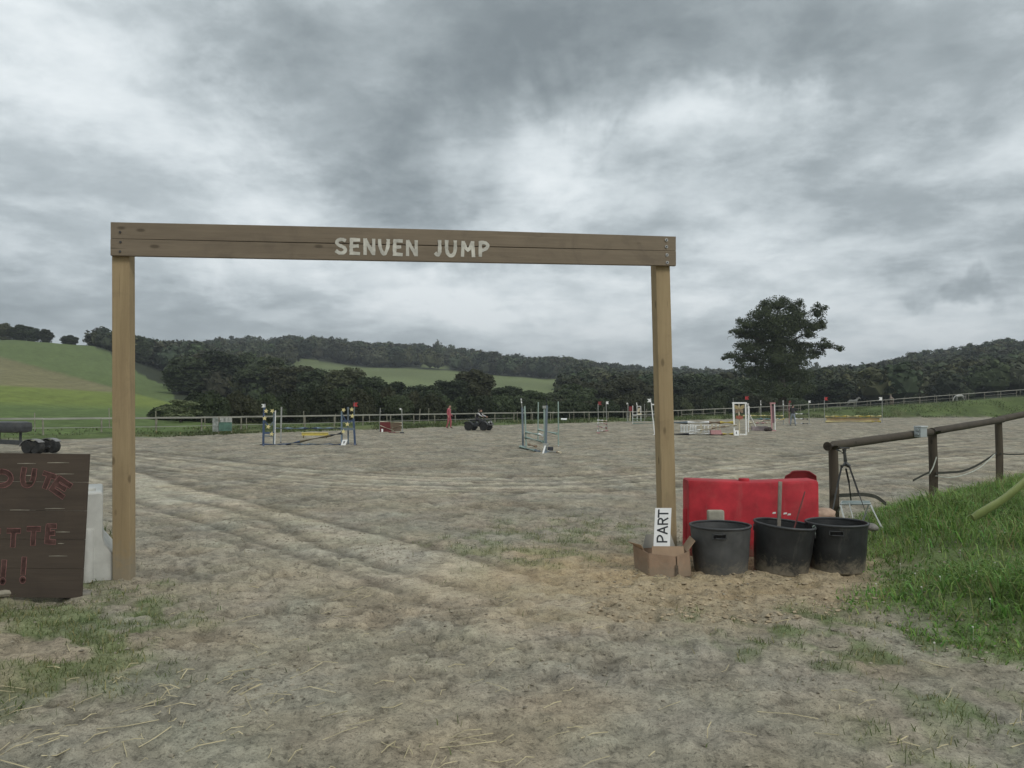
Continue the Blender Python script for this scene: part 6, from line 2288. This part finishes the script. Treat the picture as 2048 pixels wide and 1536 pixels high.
def person(loc, rz, label, J, mats_, paint, hairc, scale=1.0, category='person'):
    """J: joint dictionary (local metres, facing -Y); paint(center)-> material slot"""
    t = empty('person', loc, rz, label, category)
    t.scale = (scale,) * 3
    vs, es, rs_ = [], [], []

    def add(p, r_, par=None):
        vs.append(Vector(p))
        rs_.append(r_)
        if par is not None:
            es.append((par, len(vs) - 1))
        return len(vs) - 1
    pv = add(J['pelvis'], (0.155, 0.115))
    wa = add(J['waist'], (0.14, 0.105), pv)
    chs = add(J['chest'], (0.175, 0.125), wa)
    nb = add(J['neck'], 0.062, chs)
    hc = J['head']
    h1 = add(Vector(hc) + Vector((0, 0, -0.05)), (0.075, 0.085), nb)
    h2 = add(hc, (0.078, 0.098), h1)
    h3 = add(Vector(hc) + Vector((0, 0.01, 0.075)), (0.066, 0.08), h2)
    add(Vector(hc) + Vector((0, -0.115, -0.012)), 0.014, h2)
    for s in ('l', 'r'):
        sh = add(J['sh_' + s], 0.066, chs)
        el = add(J['el_' + s], 0.048, sh)
        wr = add(J['wr_' + s], 0.033, el)
        wv, ev = Vector(J['wr_' + s]), Vector(J['el_' + s])
        dr2 = (wv - ev).normalized()
        sd2 = dr2.cross(Vector((0, 1, 0.3))).normalized()
        pa = add(wv + dr2 * 0.06, (0.036, 0.022), wr)
        for k_, (off, ln_) in enumerate(((-0.027, 0.07), (-0.009, 0.082), (0.009, 0.078), (0.027, 0.06))):
            f1 = add(wv + dr2 * (0.06 + ln_ * 0.5) + sd2 * off + Vector((0, -0.006, 0)), 0.0095, pa)
            add(wv + dr2 * (0.06 + ln_ * 0.92) + sd2 * off + Vector((0, -0.022, 0)), 0.008, f1)
        th_ = add(wv + dr2 * 0.055 + sd2 * -0.045 + Vector((0, -0.015, 0)), 0.011, wr)
        add(wv + dr2 * 0.085 + sd2 * -0.055 + Vector((0, -0.03, 0)), 0.0095, th_)
        hp = add(J['hip_' + s], (0.098, 0.10), pv)
        kn = add(J['kn_' + s], 0.066, hp)
        an = add(J['an_' + s], 0.048, kn)
        av = Vector(J['an_' + s])
        add(av + Vector(J.get('toe', (0, -0.17, -0.045))), (0.045, 0.035), an)
    me = skin(vs, es, rs_, 1)
    for m_ in mats_:
        me.materials.append(m_)
    for p in me.polygons:
        p.material_index = paint(p.center)
    link('body', me, t)
    bm = B()
    bmesh.ops.create_icosphere(bm, subdivisions=2, radius=1.0)
    bmesh.ops.delete(bm, geom=[v for v in bm.verts if v.co.z < 0.05 and v.co.y < 0.35 or v.co.z < -0.6], context='VERTS')
    for v in bm.verts:
        v.co = Vector((v.co.x * 0.088, v.co.y * 0.108 + 0.012, v.co.z * 0.10 + 0.035)) + Vector(hc)
    obj('hair', bm, hairc, t, 'all')
    bm = B()
    for sx5 in (-0.032, 0.032):
        bmesh.ops.create_icosphere(bm, subdivisions=1, radius=0.012, matrix=Matrix.Translation(Vector(hc) + Vector((sx5, -0.094, 0.012))))
    obj('eyes', bm, mat('eye_dark', (0.03, 0.025, 0.02), 0.4, 0.1, 10), t)
    bm = B()
    for sx5 in (-0.086, 0.086):
        bmesh.ops.create_icosphere(bm, subdivisions=1, radius=0.022, matrix=Matrix.Translation(Vector(hc) + Vector((sx5, 0.005, 0.0))) @ Matrix.Diagonal((0.5, 1, 1.4, 1)))
    obj('ears', bm, m_skin, t, 'all')
    bm = B()
    tube(bm, [Vector(hc) + Vector((-0.025, -0.088, -0.052)), Vector(hc) + Vector((0, -0.096, -0.053)), Vector(hc) + Vector((0.025, -0.088, -0.052))], 0.006, 6)
    obj('mouth', bm, mat('lip', (0.30, 0.13, 0.11), 0.6, 0.1, 10), t)
    return t


m_skin = mat('skin', (0.42, 0.26, 0.19), 0.6, 0.08, 8)
m_redc = mat('red_overalls', (0.40, 0.105, 0.125), 0.85, 0.15, 10, 0.2, 40)
m_hairb = mat('brown_hair', (0.06, 0.04, 0.03), 0.8, 0.2, 30)
m_jean = mat('grey_jeans', (0.26, 0.29, 0.32), 0.9, 0.18, 14, 0.2, 40)
m_dark = mat('dark_jacket', (0.045, 0.042, 0.045), 0.85, 0.2, 12, 0.2, 40)
m_shoe = mat('dark_boots', (0.05, 0.04, 0.035), 0.7, 0.2, 20)
m_wsleeve = mat('pale_sleeve', (0.58, 0.57, 0.56), 0.85, 0.1, 12)
STAND = dict(pelvis=(0, 0, 0.96), waist=(0, 0, 1.10), chest=(0, -0.01, 1.33), neck=(0, -0.01, 1.50), head=(0, -0.03, 1.63),
             sh_l=(0.18, 0, 1.42), el_l=(0.24, 0.04, 1.14), wr_l=(0.23, -0.04, 0.90), sh_r=(-0.18, 0, 1.42), el_r=(-0.24, 0.04, 1.14), wr_r=(-0.23, -0.04, 0.90),
             hip_l=(0.09, 0, 0.92), kn_l=(0.10, -0.03, 0.50), an_l=(0.11, 0.03, 0.09), hip_r=(-0.09, 0, 0.92), kn_r=(-0.10, -0.02, 0.50), an_r=(-0.11, 0.03, 0.09))
# person in red overalls, side on, walking slowly to the right
dP1 = Gd(857)
x1 = V(898, 857, dP1).x
Jr = dict(STAND)
Jr.update(wr_l=(0.20, -0.12, 0.98), el_l=(0.23, 0.05, 1.16), kn_l=(0.10, -0.10, 0.52), an_l=(0.10, -0.08, 0.09), kn_r=(-0.10, 0.02, 0.50), an_r=(-0.10, 0.16, 0.10), head=(0, -0.06, 1.62), chest=(0, -0.02, 1.33))
person((x1, dP1, hgt(x1, dP1) - 0.01), R(70), 'person in red overalls standing at the fence beside the quad bike', Jr, [m_redc, m_skin, m_shoe],
       lambda c: 1 if (c.z > 1.49 or (abs(c.x) > 0.17 and c.z < 0.97 and c.z > 0.6)) else (2 if c.z < 0.10 else 0), m_hairb, 1.0)
# man in pale jeans, seen from the side among the jumps
dP2 = Gd(851.5)
x2 = V(1586, 850, dP2).x
Jm = dict(STAND)
Jm.update(wr_l=(0.17, -0.30, 1.20), el_l=(0.26, -0.06, 1.16), wr_r=(-0.17, -0.28, 1.20), el_r=(-0.26, -0.06, 1.16), kn_l=(0.16, -0.04, 0.5), an_l=(0.20, 0.0, 0.09), kn_r=(-0.16, 0.02, 0.5), an_r=(-0.20, 0.06, 0.09), head=(0, -0.05, 1.60))
person((x2, dP2, -0.01), R(150), 'person in pale grey jeans and dark jacket standing among the jumps', Jm, [m_dark, m_skin, m_jean, m_shoe],
       lambda c: 1 if (c.z > 1.50 or (c.y < -0.27 and c.z > 1.0)) else (3 if c.z < 0.10 else (2 if c.z < 1.02 else 0)), mat('dark_cap', (0.05, 0.03, 0.03), 0.8, 0.2, 30), 1.02)


# ------------------------------------------------------------------ quad bikes
m_tyre = mat('tyre', (0.030, 0.030, 0.029), 0.9, 0.25, 12, 0.4, 30, dirt=0.18)
m_rimm = mat('rim_grey', (0.28, 0.28, 0.27), 0.5, 0.15, 10, metal=0.4)
m_qb = mat('quad_dark', (0.062, 0.064, 0.066), 0.55, 0.2, 6, dirt=0.3)
m_qg = mat('quad_grey', (0.22, 0.215, 0.21), 0.6, 0.15, 6, dirt=0.2)


def quad(loc, rz, label, scale=1.0):
    """quad bike, front towards +X"""
    t = empty('quad_bike', loc, rz, label, 'quad bike', 'quad bikes')
    t.scale = (scale,) * 3
    for sx6, wr_ in ((0.62, 0.30), (-0.62, 0.31)):
        for sy6 in (-1, 1):
            mx_ = Matrix.Translation((sx6, sy6 * 0.42, wr_)) @ Matrix.Rotation(R(90), 4, 'X')
            bm = B()
            w_ = 0.24
            lathe(bm, [(wr_ * 0.52, -w_ / 2), (wr_ * 0.86, -w_ / 2 - 0.01), (wr_ * 0.97, -w_ * 0.36), (wr_, -w_ * 0.15), (wr_, w_ * 0.15), (wr_ * 0.97, w_ * 0.36), (wr_ * 0.86, w_ / 2 + 0.01), (wr_ * 0.52, w_ / 2)], 24, 0, mx_)
            for k_ in range(16):
                a = 2 * math.pi * k_ / 16
                c = mx_ @ Vector((math.cos(a) * wr_ * 0.99, math.sin(a) * wr_ * 0.99, 0.05 * (-1) ** k_))
                box(bm, c, (0.05, 0.14, 0.02), Matrix.Rotation(-a + R(90), 3, 'Y'))
            wh = obj('tyre', bm, m_tyre, t, True)
            bm = B()
            lathe(bm, [(0.0, -0.03), (0.05, -0.03), (wr_ * 0.3, 0.0), (wr_ * 0.5, -0.08), (wr_ * 0.56, -0.09), (wr_ * 0.56, 0.09), (wr_ * 0.5, 0.08), (wr_ * 0.3, 0.03), (0, 0.03)], 20, 0, mx_)
            obj('rim', bm, m_rimm, wh, True)
        for sy6 in (-1, 1):
            bm = B()
            pts = [(sx6 + 0.38 * math.cos(R(a)), sy6 * 0.42, wr_ + 0.02 + 0.36 * math.sin(R(a))) for a in range(15, 170, 18)]
            for a, b in zip(pts[:-1], pts[1:]):
                bar(bm, a, b, 0.28, 0.025)
            obj('mudguard', bm, m_qb, t)
        bm = B()
        tube(bm, [(sx6, -0.4, wr_), (sx6, 0.4, wr_)], 0.035, 8)
        obj('axle', bm, m_qb, t, True)
    bm = B()
    box(bm, (0.0, 0, 0.42), (0.95, 0.34, 0.26))
    obj('engine', bm, m_qb, t, False, 0.03)
    bm = B()
    box(bm, (0.30, 0, 0.66), (0.55, 0.30, 0.22))
    obj('tank', bm, m_qb, t, True, 0.06)
    bm = B()
    box(bm, (-0.28, 0, 0.72), (0.72, 0.30, 0.12))
    obj('seat', bm, mat('seat_black', (0.03, 0.03, 0.03), 0.7, 0.2, 10), t, True, 0.045)
    for cx_ in (-0.72, 0.72):
        bm = B()
        for k_ in range(5):
            tube(bm, [(cx_ - 0.22, -0.28 + 0.14 * k_, 0.80), (cx_ + 0.22, -0.28 + 0.14 * k_, 0.80)], 0.012, 6)
        for xx in (-0.22, 0.22):
            tube(bm, [(cx_ + xx, -0.32, 0.80), (cx_ + xx, 0.32, 0.80)], 0.014, 6)
        obj('rack', bm, m_qg, t, True)
        bm = B()
        for sy6 in (-0.2, 0.2):
            bar(bm, (cx_, sy6, 0.55), (cx_, sy6, 0.80), 0.03, 0.03)
        obj('rack_stay', bm, m_qb, t)
    bm = B()
    tube(bm, [(0.50, 0, 0.68), (0.42, 0, 0.98)], 0.03, 8)
    obj('steering_column', bm, m_qb, t, True)
    bm = B()
    tube(bm, [(0.34, -0.38, 1.03), (0.40, -0.2, 1.02), (0.43, 0, 0.99), (0.40, 0.2, 1.02), (0.34, 0.38, 1.03)], 0.018, 8)
    obj('handlebar', bm, m_qb, t, True)
    for sy6 in (-1, 1):
        bm = B()
        lathe(bm, [(0.0, 0.03), (0.06, 0.02), (0.07, 0.0), (0.05, -0.06), (0, -0.07)], 12, 0, Matrix.Translation((0.98, sy6 * 0.22, 0.60)) @ Matrix.Rotation(R(90), 4, 'Y'))
        obj('headlight', bm, m_wsleeve, t, True)
    bm = B()
    tube(bm, [(0.80, -0.3, 0.40), (1.02, -0.22, 0.42), (1.02, 0.22, 0.42), (0.80, 0.3, 0.40)], 0.022, 8)
    tube(bm, [(1.02, -0.22, 0.42), (1.0, -0.2, 0.72), (1.0, 0.2, 0.72), (1.02, 0.22, 0.42)], 0.018, 8)
    obj('bull_bar', bm, m_qg, t, True)
    return t


dQ = Gd(860.5)
xq = V(957, 860, dQ).x
qrz = R(-24)
quad((xq, dQ, -0.01), qrz, 'dark quad bike ridden across the sand by the fence', 0.92)
SIT = dict(pelvis=(0, 0.18, 0.86), waist=(0, 0.14, 1.00), chest=(0, -0.02, 1.20), neck=(0, -0.12, 1.34), head=(0, -0.20, 1.44),
           sh_l=(0.18, -0.06, 1.28), el_l=(0.27, -0.26, 1.12), wr_l=(0.30, -0.48, 1.03), sh_r=(-0.18, -0.06, 1.28), el_r=(-0.27, -0.26, 1.12), wr_r=(-0.30, -0.48, 1.03),
           hip_l=(0.12, 0.14, 0.84), kn_l=(0.25, -0.24, 0.76), an_l=(0.27, -0.14, 0.36), hip_r=(-0.12, 0.14, 0.84), kn_r=(-0.25, -0.24, 0.76), an_r=(-0.27, -0.14, 0.36))
person((xq, dQ, -0.01), qrz + R(90), 'rider in dark clothes with pale sleeves sitting on the quad bike', SIT, [m_dark, m_skin, m_wsleeve, m_shoe],
       lambda c: 1 if (c.z > 1.36 and abs(c.x) < 0.12) or c.y < -0.48 else (2 if (abs(c.x) > 0.20 and c.z > 0.98) else (3 if c.z < 0.38 else 0)), mat('dark_cap', (0.05, 0.03, 0.03)), 0.92)
# small towed machine on fat tyres at the left edge
dT = 27.0
tT = empty('towed_cart', (V(84, 905, dT).x, dT, -0.01), R(-12), 'dark towed cart on fat black tyres cut by the left picture edge', 'cart')
for k_, (xx, yy) in enumerate(((0.14, -0.35), (0.14, 0.35), (-0.18, -0.38), (-0.18, 0.38))):
    mx_ = Matrix.Translation((xx, yy, 0.235)) @ Matrix.Rotation(R(90), 4, 'X')
    bm = B()
    w_, wr_ = 0.22, 0.235
    lathe(bm, [(0.12, -w_ / 2), (wr_ * 0.84, -w_ / 2 - 0.01), (wr_ * 0.97, -w_ * 0.38), (wr_, -w_ * 0.15), (wr_, w_ * 0.15), (wr_ * 0.97, w_ * 0.38), (wr_ * 0.84, w_ / 2 + 0.01), (0.12, w_ / 2)], 24, 0, mx_)
    wh = obj('tyre', bm, m_tyre, tT, True)
    bm = B()
    lathe(bm, [(0.0, -0.05), (0.06, -0.05), (0.12, -0.10), (0.125, 0.10), (0.06, 0.05), (0, 0.05)], 16, 0, mx_)
    obj('rim', bm, m_qb, wh, True)
for yy in (-0.37, 0.37):
    bm = B()
    pts = [(-0.02 + 0.46 * math.cos(R(a)), yy, 0.20 + 0.32 * math.sin(R(a))) for a in range(40, 172, 16)]
    for a, b in zip(pts[:-1], pts[1:]):
        bar(bm, a, b, 0.26, 0.02)
    obj('mudguard', bm, m_qg, tT)
bm = B()
bar(bm, (-0.1, 0, 0.36), (-2.4, 0, 0.42), 0.14, 0.12)
obj('drawbar', bm, m_qb, tT, False, 0.01)
bm = B()
bar(bm, (-0.35, -0.34, 0.38), (-2.3, -0.30, 0.44), 0.05, 0.16)
obj('side_frame', bm, m_qb, tT, False, 0.01)
bm = B()
box(bm, (-1.25, 0, 0.92), (1.25, 0.6, 0.40))
obj('hopper', bm, m_qb, tT, True, 0.17)
for xx in (-0.9, -1.8):
    bm = B()
    bar(bm, (xx, 0, 0.40), (xx, 0, 0.80), 0.06, 0.06)
    obj('hopper_stay', bm, m_qb, tT)
for yy in (-0.36, 0.36):
    bm = B()
    tube(bm, [(-0.22, yy * 0.4, 0.235), (0.18, yy * 0.4, 0.235)], 0.04, 8)
    obj('bogie', bm, m_qb, tT)


# ------------------------------------------------------------------ horses
def horse(px, d, rz, label, colr, graze, patches=None, scale=1.0):
    x_ = (px - 1024) / F * d
    t = empty('horse', (x_, d, hgt(x_, d) - 0.02), rz, label, 'horse', 'horses in the paddock')
    t.scale = (scale,) * 3
    if graze:
        neck = [((0.98, 0, 1.05), 0.17), ((1.22, 0, 0.72), 0.13), ((1.34, 0, 0.42), 0.10), ((1.36, 0, 0.20), 0.085), ((1.32, 0, 0.04), 0.06)]
    else:
        neck = [((0.90, 0, 1.40), 0.19), ((1.12, 0, 1.66), 0.14), ((1.26, 0, 1.80), 0.12), ((1.42, 0, 1.68), 0.09), ((1.56, 0, 1.54), 0.065)]
    vs = [(0, 0, 1.12), (-0.38, 0, 1.15), (-0.72, 0, 1.18), (0.38, 0, 1.12), (0.70, 0, 1.18)]
    rs_ = [(0.28, 0.31), (0.28, 0.30), (0.25, 0.27), (0.28, 0.32), (0.23, 0.29)]
    es = [(0, 1), (1, 2), (0, 3), (3, 4)]
    par = 4
    for p, r_ in neck:
        vs.append(p); rs_.append(r_); es.append((par, len(vs) - 1)); par = len(vs) - 1
    for s in (-1, 1):
        vs.append((neck[2][0][0] - (0.02 if not graze else 0.08), s * 0.07, neck[2][0][2] + 0.12)); rs_.append(0.03); es.append((len(vs) - 1, 7))
    for s, ph in ((-1, 0.06), (1, -0.05)):
        b = len(vs)
        vs += [(0.66, s * 0.15, 0.95), (0.64 + ph, s * 0.14, 0.50), (0.64 + ph, s * 0.14, 0.12), (0.70 + ph, s * 0.14, 0.03)]
        rs_ += [0.13, 0.065, 0.045, 0.06]
        es += [(4, b), (b, b + 1), (b + 1, b + 2), (b + 2, b + 3)]
        b = len(vs)
        vs += [(-0.66, s * 0.16, 0.95), (-0.56 - ph, s * 0.15, 0.74), (-0.82 - ph, s * 0.14, 0.48), (-0.76 - ph, s * 0.14, 0.12), (-0.70 - ph, s * 0.14, 0.03)]
        rs_ += [0.17, 0.11, 0.062, 0.045, 0.06]
        es += [(2, b), (b, b + 1), (b + 1, b + 2), (b + 2, b + 3), (b + 3, b + 4)]
    me = skin(vs, es, rs_, 1)
    me.materials.append(mat(label[:12] + '_coat', colr, 0.7, 0.25, 1.6, color2=patches))
    link('body', me, t)
    bm = B()
    tube(bm, [(-0.94, 0, 1.25), (-1.06, 0, 1.05), (-1.08, 0, 0.75), (-1.05, 0, 0.45)], [0.04, 0.07, 0.06, 0.02], 8)
    hm = mat(label[:12] + '_hair', tuple(c * 0.6 for c in colr), 0.8, 0.2, 10)
    obj('tail', bm, hm, t, True)
    bm = B()
    mp = [Vector(p) + Vector((-r_ * 0.6, 0, r_ * 0.75)) for p, r_ in neck[:3]]
    tube(bm, [(0.72, 0, 1.42)] + mp, [0.04, 0.06, 0.06, 0.03], 6)
    obj('mane', bm, hm, t, True)


horse(1703, 132, R(0), 'pale grey horse standing with raised head behind the fence', (0.17, 0.17, 0.155), False)
horse(1783, 128, R(70), 'brownish horse standing behind the fence left of centre in the paddock', (0.19, 0.15, 0.115), False, scale=1.0)
horse(1920, 136, R(176), 'white horse grazing on the bank at the far right', (0.45, 0.44, 0.41), True, scale=0.86)

# ------------------------------------------------------------------ haze in the valley air
bm = B()
box(bm, (0, 900, 95), (5200, 5200, 320))
hz = obj('haze', bm, [], None)
hm_ = bpy.data.materials.new('haze_air')
hm_.use_nodes = True
t = hm_.node_tree
t.nodes.clear()
q = NG(t)
o_ = q.n('ShaderNodeOutputMaterial')
vp = q.n('ShaderNodeVolumePrincipled', ins={'Color': (0.82, 0.88, 0.95, 1), 'Density': 0.00032, 'Anisotropy': 0.0})
t.links.new(vp.outputs[0], o_.inputs['Volume'])
hz.data.materials.append(hm_)
hz['kind'] = 'stuff'
HAZE = True
if not HAZE:
    bpy.data.objects.remove(hz)
